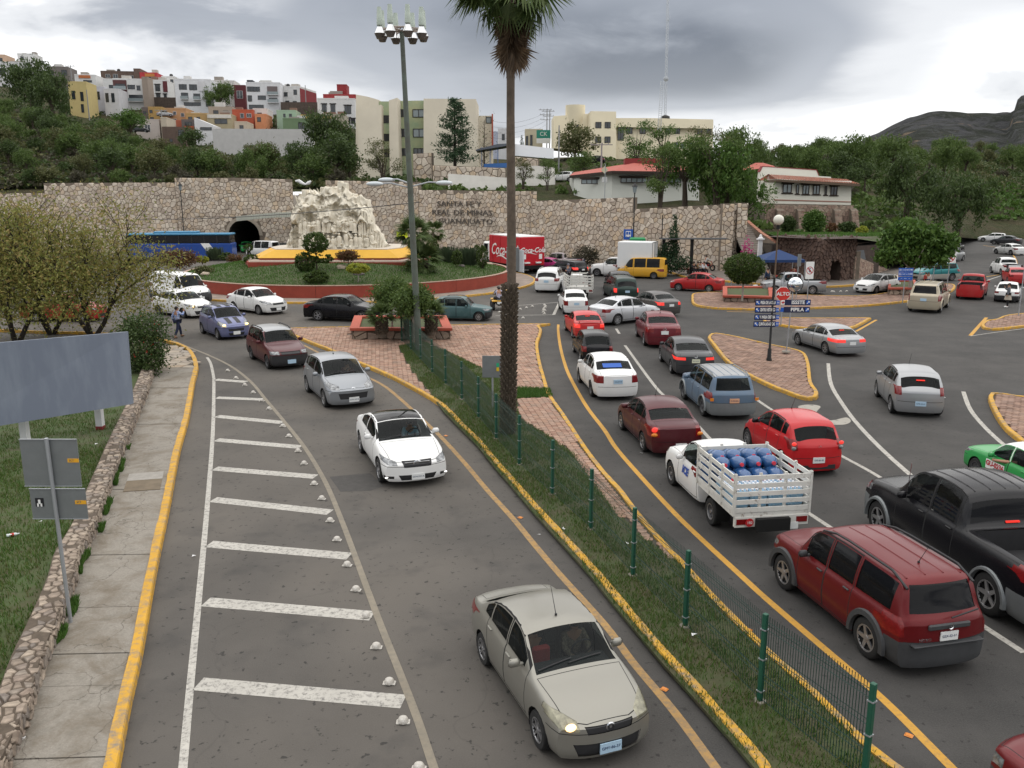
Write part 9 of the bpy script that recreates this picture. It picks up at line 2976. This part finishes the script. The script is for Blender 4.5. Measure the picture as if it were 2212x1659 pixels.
car('sports_coupe','bright red coupe with rear wing and lit lamps',paint('signal_red',(.46,.02,.02)),typ='coupe',L=4.45,W=1.76,H=1.40,wr=.31,spoiler=True,tail_on=True,high_lamp=True,plate=PLATE_W,**by_rear((1274,735),95,4.45))
r,S_,q=car('hatchback','black boxy hatchback between the red coupe and white sedan',BLK,typ='oldhatch',L=3.9,W=1.64,H=1.43,wr=.29,plate=None,tail=(.70,.96,.40,.58),**N1(((1240,763),(1251,777)),1,3.9,1.64,'oldhatch',2.46))
badge(r,-1.93,.72,-1,.07)
for(nm,lb,pm,t,L,W,H,wb,pf,pr,k)in(('sedan_car','maroon red sedan with chrome boot trim in the middle lane',DRED,'sedan',4.46,1.70,1.51,2.6,(1373.5,726),(1391,747),dict(tail=(.6,.97,.5,.64),plate=PLATE_W,antenna=.66)),('sedan_car','dark grey sedan with wide red lamps right of the white line',GRY,'sedan',4.64,1.78,1.46,2.65,(1426,781),(1448.5,806),dict(tail=(.48,.97,.52,.60),tail_on=True,plate=mat('plate_cream',(.6,.6,.45),.5),plate_text='PMT-95-D',rim='five')),('sedan_car','white sedan with blue poster in its rear window',WHT,'sedan',4.31,1.71,1.50,2.48,(1250,826),(1276,856),dict(tail=(.62,.97,.46,.64),plate=PLATE_B,plate_text='GKS-87-04',rim='steel')),('sedan_car','wine coloured sedan with one brake lamp lit',MARN,'sedan',4.25,1.67,1.44,2.47,(1341,928),(1387,974.5),dict(tail=(.66,.97,.46,.66),plate=None,rim='five',antenna=.45)),('hatchback','glossy red small hatchback with round rear lamps',paint('cherry',(.42,.014,.018),0,.25,.04),'hatch',3.62,1.60,1.53,2.375,(1613.5,967),(1686.5,1019.5),dict(tail=(.72,.95,.50,.68),tail_on=False,plate=PLATE_W,plate_text='GVS-81-92',antenna=.5,mirror=BLK)),('hatchback','pale silver rounded hatchback alone in the east lane',SLV,'hatch',3.78,1.665,1.53,2.45,(1891.5,856.5),(1921.5,891),dict(tail=(.72,.94,.50,.68),plate=PLATE_B,plate_text='GTR-23-41',antenna=.45,high_lamp=True)),('sedan_car','long silver sedan with slanted red lamps by the island',SLV,'sedan',4.88,1.84,1.44,2.82,(1723,746),(1780,765),dict(tail=(.42,.98,.53,.64),tail_on=True,plate=PLATE_W,high_lamp=True,wr=.33,rim='seven')),('sedan_car','red sedan driving past the round tree',REDP,'sedan',4.31,1.71,1.50,2.48,(1465,628.5),(1531,632),dict(rim='multi')),('hatchback','white sporty hatchback with black roof by the ruin',WHT,'hatch',4.26,1.81,1.46,2.63,(1893,634.5),(1935,630),dict(roofpaint=BLK,plate=PLATE_W)),):
 kk=dict(wr=.30);kk.update(k)
 r,S_,q=car(nm,lb,pm,typ=t,L=L,W=W,H=H,wb=wb,**kk,**N1((pf,pr),1,L,W,t,wb))
 if 'poster' in lb:
  mb=MB();x=-.40*L
  p0,p1=[(L/2-f*L,S_.edge(f*L)[3]+.012)for f in(.785,.835)]
  mb.add([(p0[0],.42,p0[1]),(p0[0],-.30,p0[1]),(p1[0],-.30,p1[1]),(p1[0],.42,p1[1])],[(0,1,2,3)]);mb.build('window_poster',BLUES,r)
 if 'one brake' in lb:
  mb=MB();mb.ball((-L/2+.13,W*.41,.88),(.05,.10,.08),8,6);mb.build('brake_lamp',TAIL_ON,r)
  for sx in(-1,1):
   mb=MB();mb.ball((-L/2+.12,sx*W*.41,.73),(.05,.11,.06),8,6);mb.build('turn_lamp',AMBER,r)
  mb=MB();mb.box((-L/2+.01,-.1,.40),(.02,.34,.16));po=mb.build('number_plate',PLATE_W,r);text('GPU-796-A',.09,PLATE_INK,po,(-L/2-.002,-.1,.40),(R(90),0,R(-90)),.001)
 if 'glossy red' in lb:
  for sx in(-1,1):
   for z,m_ in((.95,TAIL_ON),(.82,LAMPG)):
    mb=MB();mb.ball((-L/2+.12,sx*W*.425,z),(.04,.07,.055),10,6);mb.build('round_lamp',m_,r)
  mb=MB();mb.box((-L/2+.06,0,.30),(.1,1.0,.12));mb.build('lower_diffuser',BLACKP,r)
  badge(r,-L/2+.02,.86,-1,.06)
 if 'chrome' in lb or 'wide red' in lb:badge(r,-L/2+.02,.93,-1,.07)
BLU=paint('slate_blue',(.085,.135,.20),.2,.4,.3)
r,S_,q=car('off_road_car','slate blue boxy off roader with silver roof rack',BLU,typ='boxy',L=4.24,W=1.79,H=1.63,wb=2.58,wr=.35,rim='steel',bumper=STEELG,two_tone=None,roofpaint=paint('grey_roof',(.27,.28,.29)),rails=(STEELG,.42,.9),ribs=5,flare=(STEELG,.09),tail=(.84,.98,.47,.62),plate=mat('plate_orange',(.6,.33,.2),.5),plate_text='35-98-GNL',**N1(((1475,862),(1516,898)),1,4.24,1.79,'boxy',2.58))
for sx in(-1,1):
 mb=MB();mb.box((-2.10,sx*.80,.80),(.03,.12,.1));mb.build('turn_lamp',AMBER,r)
RN=paint('garnet',(.115,.007,.009),.2,.3,.03)
r,S_,q=car('off_road_car','large garnet off roader with grey bumper and black roof rails',RN,typ='boxy',L=4.45,W=1.83,H=1.74,wb=2.76,wr=.37,rim='five',bumper=GREYP,flare=(GREYP,.14),glass=GLASS_DARK,rails=(BLACKP,.38,.93),ribs=4,antenna=.8,tail=(.84,.98,.45,.63),plate=PLATE_W,plate_text='GSX-52-11',mirror=GREYP,handle=GREYP,wipers=False,**N1(((1690,1272),(1866.5,1419)),1,4.45,1.83,'boxy',2.76))
mb=MB();mb.box((-2.19,0,.665),(.16,1.35,.03),0,.01);mb.build('bumper_step',GREYP,r)
text('NITRO',.075,CHROME,r,(-2.285,.5,.80),(R(90),0,R(-90)),.003)
mb=MB();mb.box((-2.21,0,.97),(.06,.8,.10),0,.02);mb.build('plate_garnish',GREYP,r);badge(r,-2.26,.98,-1,.05)
mb=MB();mb.tube([(-2.24,.0,1.13),(-2.24,-.5,1.24)],.015,5);mb.build('wiper',BLACKP,r)
r,S_,q=car('pickup_truck','big black crew cab pickup with silver fender trim',BLK,typ='pickup',L=5.75,W=2.02,H=1.9,wb=3.53,wr=.38,rim='five',flare=(STEELG,.09),glass=GLASS_DARK,ribs=5,bumper=STEELG,antenna=None,high_lamp=True,plate=PLATE_W,front=dict(hl=(.6,.95,.42,.52),gr=(.5,.36,.5)),**N1(((1893,1157),(2126,1327)),1,5.75,2.02,'pickup',3.53,hi=1.14))
mb=MB();mb.tube([(1.0,1.0,1.15),(.9,1.02,1.95)],.008,4);mb.build('antenna',CHROME,r)
for sx in(-1,1):
 mb=MB();mb.box((0,sx*1.02,.42),(2.2,.2,.06));mb.build('running_board',STEELG,r)
inside(r,.25,.40,.42,'driver in a dark top inside the black pickup',cl('navytop',(.015,.03,.07)),.95)
GT=paint('taxi_green',(.02,.26,.06))
r,S_,q=car('taxi','green and white taxi with painted number on its door',GT,typ='oldsedan',L=4.33,W=1.65,H=1.40,wb=2.43,wr=.29,rim='steel',two_tone=(.90,WHT),**N1(((2108,1032),(2222,1090)),1,4.33,1.65,'oldsedan',2.43))
mb=MB();mb.box((.42,.835,.60),(.78,.012,.27));dp=mb.build('door_panel',SIGNW,r);text('GU-0236',.2,SIGNR,dp,(.42,.845,.63),(R(90),0,R(180)),.002,0,.008)
mb=MB();mb.tube([(-.15,.60,.88),(.1,.84,.86),(.42,.87,.80)],[.055,.045,.035],7);mb.ball((.46,.87,.79),(.06,.03,.045),8,5);tag(mb.build('arm',SKIN,r,True))
car('off_road_car','garnet car with dark grey fender at the frame corner',RN,typ='boxy',L=4.4,W=1.82,H=1.68,wb=2.63,wr=.37,rim='five',bumper=GREYP,flare=(GREYP,.16),front=dict(hl=(.6,.95,.42,.52),gr=None),**by_rear((2225,1720),104,4.4,False))
car('pickup_truck','silver double cab pickup waiting before the ruin',SLV,typ='pickup',L=5.3,W=1.83,H=1.80,wb=3.08,wr=.38,rim='multi',**N1(((1674,637),(1754,637)),1,5.3,1.83,'pickup',3.08))
car('off_road_car','teal and silver off roader behind the dense tree',paint('jade',(.012,.16,.17),.3),typ='suv',L=4.8,W=1.78,H=1.71,wb=2.83,wr=.36,rim='multi',cladding=(.68,paint('pale_gold',(.42,.40,.36),.3)),**N1(((2003,609),(2056,607)),1,4.8,1.78,'suv',2.83))
car('pickup_truck','bright red single cab pickup seen from behind',REDP,typ='pickup_single',L=5.2,W=1.94,H=1.80,wr=.37,rim='steel',tail=(.80,.97,.44,.62),**by_rear((2092,648),58,5.2))
car('off_road_car','gold two tone off roader with silver roof bars',paint('gold',(.38,.335,.255),.4),typ='boxy',L=4.55,W=1.86,H=1.77,wb=2.76,wr=.37,rim='multi',glass=GLASS_DARK,flare=(paint('gold',()),.12),rails=(SLV,.42,.92),ribs=4,tail=(.84,.98,.42,.62),plate=PLATE_B,**N1(((2048,664),(2031.5,676)),-1,4.55,1.86,'boxy',2.76))
car('taxi','white boxy sedan with black bumper behind the grey jacket',WHT,typ='oldsedan',L=4.3,W=1.65,H=1.40,wr=.29,bumper=BLACKP,tail=(.62,.97,.48,.58),**by_rear((2172,654),58,4.3))
for(xp,yp,h,t,pm,lb)in((2202,617,70,'sedan',REDP,'red car half out of frame beyond the white taxi'),(2189,597,80,'pickup',WHT,'white pickup climbing the side road'),(2176,523,150,'hatch',WHT,'white hatchback parked up the side road'),(2204,530,130,'sedan',GRY,'dark grey sedan parked next to the white hatchback'),(2205,552,100,'sedan',WHT,'white sedan at the frame edge up the road'),(2036,566,40,'suv',SLV,'silver car parked in the shade of the weeping tree'),(2040,548,40,'boxy',BLK,'black off roader parked behind the shaded silver car')):
 car('parked_car',lb,pm,typ=t,L=4.5,W=1.75,H=1.7 if t in('boxy','suv','pickup')else 1.47,wr=.33,tail_on=False,**D1,**by_rear((xp,yp),h,4.5))
YEL=paint('school_yellow',(.55,.29,.02),0,.4)
car('passenger_van','yellow passenger van with dark windows near the shelter',YEL,typ='bus_van',L=4.7,W=1.7,H=1.98,wr=.32,rim='steel',glass=GLASS_DARK,tail=(.86,.98,.36,.48),**by_rear((1437,602),160,4.7))
car('parked_car','dark small car under the slope below the pole',BLK,typ='hatch',L=4.0,W=1.7,H=1.5,**D1,loc=on_hill(1284,158),heading=R(170))
car('parked_car','white car parked on the bank behind the low trees',WHT,typ='hatch',L=4.0,W=1.7,H=1.5,**D1,loc=on_hill(1218,128),heading=R(150))
car('parked_car','dark car parked on the lane below the pink house',GRY,typ='sedan',L=4.2,W=1.7,H=1.45,**D1,loc=P(303,286,200),heading=R(10))
car('parked_car','silver car parked on the lane among ochre houses',SLV,typ='sedan',L=4.2,W=1.7,H=1.45,**D1,loc=P(357,252,222),heading=R(20))
def cab_truck(label,place,L=3.0,H=1.66,W=1.70,**k):
 return car('stake_truck' if 'rack' in label else 'box_truck',label,WHT,typ='cab',L=L,W=W,H=H,wr=.34,rim='truck',cat='truck',front=dict(hl=(.62,.94,.45,.56),gr=(.5,.44,.55)),**k,**place)
OLDW=mat_worn('old_white_paint',(.62,.61,.57),(.16,.11,.08),.9,6,.56,.68)
def stake_bed(rt,x0,x1,W=1.86,z0=.82,h=1.0,rows=5):
 mb=MB();mb.box(((x0+x1)/2,0,z0),(x1-x0,W,.10));mb.build('bed_floor',OLDW,rt)
 mb=MB();mb.box(((x0+x1)/2,0,z0-.22),(x1-x0+.3,.8,.3));mb.build('chassis',DARK,rt)
 mb=MB();mb.box((x0+.02,0,z0-.16),(.1,W*.98,.24));bp=mb.build('rear_beam',OLDW,rt)
 for sx in(-1,1):
  mb=MB();mb.box((x0-.035,sx*W*.40,z0-.15),(.02,.26,.13));mb.build('taillight',TAIL,bp)
 hw_=W/2
 runs=[((x0,-hw_),(x1,-hw_)),((x0,hw_),(x1,hw_)),((x0,-hw_),(x0,hw_)),((x1,-hw_),(x1,hw_))]
 for(a,b)in runs:
  l=math.hypot(b[0]-a[0],b[1]-a[1]);rz=math.atan2(b[1]-a[1],b[0]-a[0]);c=((a[0]+b[0])/2,(a[1]+b[1])/2)
  for k in range(rows):
   mb=MB();mb.box((c[0],c[1],z0+.12+(h-.12)*k/(rows-1)),(l-.03,.03,.105),rz);mb.build('slat',OLDW,rt)
  for k in range(4):
   t=(k+.0)/3;mb=MB();mb.box((lerp(a[0],b[0],t)+(.03 if a[0]==b[0]else 0),lerp(a[1],b[1],t),z0+h/2+.05),(.06,.05,h+.1),rz);mb.build('stake',OLDW,rt)
TYPES['cab']['rw_']=1.29
r,S_,q=cab_truck('white pickup with worn slatted rack full of blue water jugs',N1(((1448.5,1047),(1533.5,1133)),1,3.0,1.70,'cab',3.0),plate=None)
stake_bed(r,-3.95,-1.62,1.80,.84,.88)
mb=MB();mb.lathe([(.10,0),(.001,.004)],(-4.02,.55,.68),14,'x');d_=mb.build('number_disc',SIGNR,r);text('182',.09,SIGNW,d_,(-4.035,.55,.68),(R(90),0,R(-90)),.001)
text('ICE',.30,mat('logo_blue',(.03,.08,.35),.5),r,(-.55,.862,.80),(R(90),0,R(180)),.002,.3,.015)
mb=MB();mb.box((-4.03,-.45,.56),(.02,.34,.16));mb.build('number_plate',PLATE_W,r)
inside(r,-.75,.36,.32,'driver in blue inside the white water truck',cl('blue',(.05,.12,.35)),.9)
JUG=mat('jug_blue',(.025,.085,.22),.12,spec=.8);CAPR=mat('cap_red',(.5,.03,.05),.5)
M=Matrix.Translation(r.location)@Matrix.Rotation(r.rotation_euler.z,4,'Z')@Matrix.Scale(r.scale[0],4)
jm=MB();jm.lathe([(.001,-.25),(.12,-.25),(.135,-.23),(.135,-.08),(.126,-.06),(.135,-.04),(.135,.10),(.126,.12),(.135,.14),(.10,.20),(.035,.235),(.03,.26)],n=14,axis='x');jme=jm.mesh('water_jug',JUG,True,50)
cm_=MB();cm_.lathe([(.036,.25),(.036,.29),(.001,.29)],n=10,axis='x');cme=cm_.mesh('cap',CAPR)
for k in range(12):
 i,j=k%4,k//4
 v=M@Vector((-2.0-j*.30-(.1 if j==2 else 0),-.60+i*.40,(1.62,1.55,1.35)[j]))
 o=link('water_jug',jme,None,v,(0,-.25+.1*j,r.rotation_euler.z+math.pi+random.uniform(-.1,.1)),(1.3,)*3)
 tag(o,('upper','middle','lower')[j]+' row blue water jug stacked in the slatted truck bed','water jug','water jugs in the truck');link('cap',cme,o)
mb=MB();mb.box((-2.0,0,1.16),(.7,1.7,.5));tag(mb.build('jug_crate',JUG,r))
PK=mat('bottle_pack',(.30,.45,.52),.3,dark=(.10,.25,.45),scale=20);CAPW=mat('bottle_caps',(.75,.75,.78),.5)
for k in range(8):
 i,j=k%4,k//4
 v=M@Vector((-2.95-j*.52,-.66+i*.44,1.12))
 mb=MB();mb.box((0,0,0),(.50,.40,.40),0,.03);o=mb.build('bottle_pack',PK,None,False,v,(0,0,r.rotation_euler.z));tag(o,'shrink wrapped pack of small water bottles near the truck tailgate','bottle pack','bottle packs in the truck')
 mb=MB()
 for a in range(5):
  for b in range(4):mb.lathe([(.028,.2),(.028,.24),(.001,.24)],(-.2+a*.1,-.15+b*.1,0),6)
 c_=mb.build('bottle_caps',CAPW,o);c_['kind']='stuff'
pl_=by_rear((1253,646),94,3.0);hd=pl_['heading']
pl_['loc']=tuple(Vector(pl_['loc'])+Vector((math.cos(hd),math.sin(hd),0))*2.6)
r,S_,q=cab_truck('white slatted rack truck carrying two people ahead of the sedan',pl_,detail=1)
stake_bed(r,-4.2,-1.6,1.9,.8,.95)
M=Matrix.Translation(r.location)@Matrix.Rotation(r.rotation_euler.z,4,'Z')
person('person in a grey hood leaning in the white rack truck',M@Vector((-2.4,.72,.86)),R(-60),cl('greyhood',(.12,.12,.15)),cl('black',(.012,.012,.014)),'fold',hair=cl('greyhood',(.12,.12,.15)))
person('person in dark clothes standing in the white rack truck',M@Vector((-3.3,-.80,.86)),R(100),cl('dark',(.03,.03,.035)),cl('black',(.012,.012,.014)),'stand')
r,S_,q=cab_truck('small white truck with plain white cargo box',N1(((1288.5,597),(1358,599.5)),1,2.8,1.7,'cab',2.8),L=2.8)
BXW=mat('box_white',(.66,.67,.67),.45,var=.05,scale=2)
mb=MB();mb.box((-2.75,0,1.92),(3.0,2.05,2.2),0,.04);bx=mb.build('cargo_box',BXW,r)
mb=MB()
for y in(-.99,0,.99):mb.box((-4.26,y,1.92),(.03,.05,2.15))
for z in(.84,3.0):mb.box((-4.26,0,z),(.03,2.04,.06))
mb.build('door_frame',STEELG,bx)
for y in(-.3,.3):
 mb=MB();mb.tube([(-4.29,y,.95),(-4.29,y,2.95)],.02,5);mb.build('lock_bar',GALV,bx)
mb=MB();mb.box((-2.6,0,.70),(3.2,1.0,.25));mb.build('chassis',DARK,r)
for sx in(-1,1):
 mb=MB();mb.box((-4.3,sx*.8,.72),(.04,.2,.1));mb.build('taillight',TAIL,r)
CRED=paint('drinks_red',(.44,.012,.022),0,.35,.05)
g=G(1147,591);h=R(117);f_=Vector((math.cos(h),math.sin(h),0));c=g+f_*3.6
dt=empty('delivery_truck',(c.x,c.y,0),h,None,'red drinks delivery truck with white script lettering','truck');dt.scale=(1.14,)*3
mb=MB();mb.box((-.3,0,1.95),(6.2,2.45,2.5),0,.05);body_=mb.build('cargo_box',CRED,dt)
mb=MB();mb.box((-.3,0,3.22),(6.1,2.4,.06));mb.build('roof',BXW,dt)
for k in range(4):
 for sx in(-1,1):
  mb=MB();mb.box((-2.6+k*1.53,sx*1.235,1.95),(.03,.02,2.4));mb.build('shutter_rail',mat('dark_red',(.2,.01,.015),.5),body_)
mb=MB();mb.box((3.6,0,1.55),(1.6,2.2,1.9),0,.12);cb_=mb.build('cab',paint('white',()),dt)
mb=MB();mb.box((4.41,0,1.95),(.02,1.9,.8));mb.build('windshield',GLASS_DARK,cb_)
for sx in(-1,1):
 mb=MB();mb.box((3.75,sx*1.105,1.95),(.8,.02,.7));mb.build('window',GLASS_DARK,cb_)
 mb=MB();mb.box((4.2,sx*1.3,1.9),(.1,.2,.5));mb.build('side_mirror',BLACKP,cb_)
for s,sz,loc,rot in(('Coca-Cola',1.45,(-.5,1.24,1.9),(R(90),0,R(180))),('Coca-Cola',.62,(-3.415,.0,2.05),(R(90),0,R(-90)))):
 text(s,sz,SIGNW,body_,loc,rot,.004,.35,.012,.92)
 mb=MB();w=sz*1.7;n=12;V_=[]
 for i in range(n+1):
  t=i/n;y=-w*.75+w*1.2*t;z=-sz*.48+sz*.1*math.sin(t*5.2)
  for k in(0,sz*.09*math.sin(math.pi*t)+.005):
   V_.append(((loc[0]-y,loc[1]+.006,loc[2]+z+k)if rot[2]>0 else(loc[0]-.006,loc[1]-y,loc[2]+z+k)))
 mb.add(V_,[(2*i,2*i+2,2*i+3,2*i+1)for i in range(n)]);mb.build('swash',SIGNW,body_)
for y in(-.8,.8):
 mb=MB();mb.box((-3.42,y,1.5),(.03,.3,.42));mb.build('notice',SIGNW,body_)
 mb=MB();mb.box((-3.5,y*.7,.98),(.2,.5,.12));mb.build('hand_truck',SIGNW,dt)
for k in range(8):
 mb=MB();mb.box((-3.44,-1.05+k*.3,.62),(.08,.15,.14));mb.build('hazard_stripe',YEL if k%2 else BLACKP,dt)
mb=MB();mb.box((0,0,.58),(7.4,1.6,.3));mb.build('chassis',DARK,dt)
tm_,rm_2=wheel_meshes(.46,.28,'truck')
for x in(3.3,-2.0):
 for sx in(-1,1):
  w_=empty('wheel',(x,sx*1.02,.46),0 if sx>0 else math.pi,dt);link('tyre',tm_,w_);link('rim',rm_2,w_)
BB=paint('coach_blue',(.012,.055,.26),0,.3,.05)
bu=empty('coach_bus',(XZ(405,105,0).x,104.5,0),R(184),None,'long blue coach with white slash passing behind the roundabout','bus')
mb=MB();mb.box((0,0,1.25),(12.2,2.5,1.7),0,.12);body_=mb.build('body',BB,bu)
mb=MB();mb.box((0,0,2.55),(12.0,2.42,.95),0,.05,.985);mb.build('window_band',GLASS_DARK,bu)
mb=MB();mb.box((0,0,3.13),(12.15,2.5,.24),0,.1);mb.build('roof',paint('sky_blue',(.05,.22,.38)),bu)
mb=MB();mb.box((.5,0,3.35),(5.0,1.8,.22),0,.08);mb.build('roof_unit',paint('sky_blue',()),bu)
for k in range(9):
 for sx in(-1,1):
  mb=MB();mb.box((-5.9+k*1.475,sx*1.215,2.53),(.09,.03,.95));mb.build('window_pillar',BLACKP,bu)
for sx in(-1,1):
 mb=MB();mb.add([(-4.6,sx*1.256,.45),(-3.6,sx*1.256,.45),(-2.5,sx*1.256,2.08),(-3.5,sx*1.256,2.08)],[(0,1,2,3)if sx<0 else(3,2,1,0)]);mb.build('white_slash',SIGNW,body_)
for x in(4.0,-3.2):
 for sx in(-1,1):
  w_=empty('wheel',(x,sx*1.08,.48),0 if sx>0 else math.pi,bu);link('tyre',tm_,w_);link('rim',rm_2,w_)
for sx in(-1,1):
 mb=MB();mb.box((6.1,sx*.9,.8),(.06,.4,.2));mb.build('headlight',LAMP_ON,bu)
p=G(1077,668)
qd=empty('quad_bike',(p.x,p.y,0),R(95),None,'black and yellow quad bike with two riders seen from behind','quad bike')
tq,rq=wheel_meshes(.28,.24,'steel')
for x in(-.55,.65):
 for sx in(-1,1):
  w_=empty('wheel',(x,sx*.42,.28),0 if sx>0 else math.pi,qd);link('tyre',tq,w_);link('rim',rq,w_)
mb=MB();mb.box((0,0,.5),(1.5,.4,.35),0,.1);mb.box((-.25,0,.72),(1.0,.34,.16),0,.06);mb.build('body',BLACKP,qd)
for x in(-.6,.65):
 mb=MB();mb.box((x,0,.66),(.6,1.02,.08),0,.03);mb.build('fender',YEL,qd)
mb=MB();mb.tube([(.45,-.38,.98),(.5,0,1.0),(.45,.38,.98)],.02,5);mb.build('handlebar',BLACKP,qd)
mb=MB();mb.box((-.92,0,.55),(.02,.3,.16));mb.build('number_plate',PLATE_W,qd)
inside(qd,.12,0,.28,'quad bike rider in dark clothes holding the handlebar',cl('dark',(.03,.03,.035)),1,'ride')
inside(qd,-.38,0,.30,'quad bike passenger in a pale lilac top',cl('lilac',(.42,.42,.55)),1,'ride')
p=G(1528,589)
mt_=empty('motorbike',(p.x,p.y,.15),R(20),None,'small red motorbike beside the shelter bench','motorbike')
for x in(-.6,.6):
 mb=MB();mb.lathe([(.2,-.05),(.3,-.05),(.31,0),(.3,.05),(.2,.05)],(x,0,.31),18,'y');mb.build('wheel',TYRE,mt_,True)
mb=MB();mb.box((0,0,.6),(.7,.24,.28),0,.08);mb.box((-.35,0,.78),(.6,.22,.1),0,.04);mb.tube([(.6,0,.31),(.42,0,1.0)],.03,5);mb.build('body',REDP,mt_)
inside(mt_,-.2,0,.32,'motorbike rider in white with a white helmet',cl('white',(.6,.58,.55)),1,'ride').children[3].data.materials[0]=SIGNW
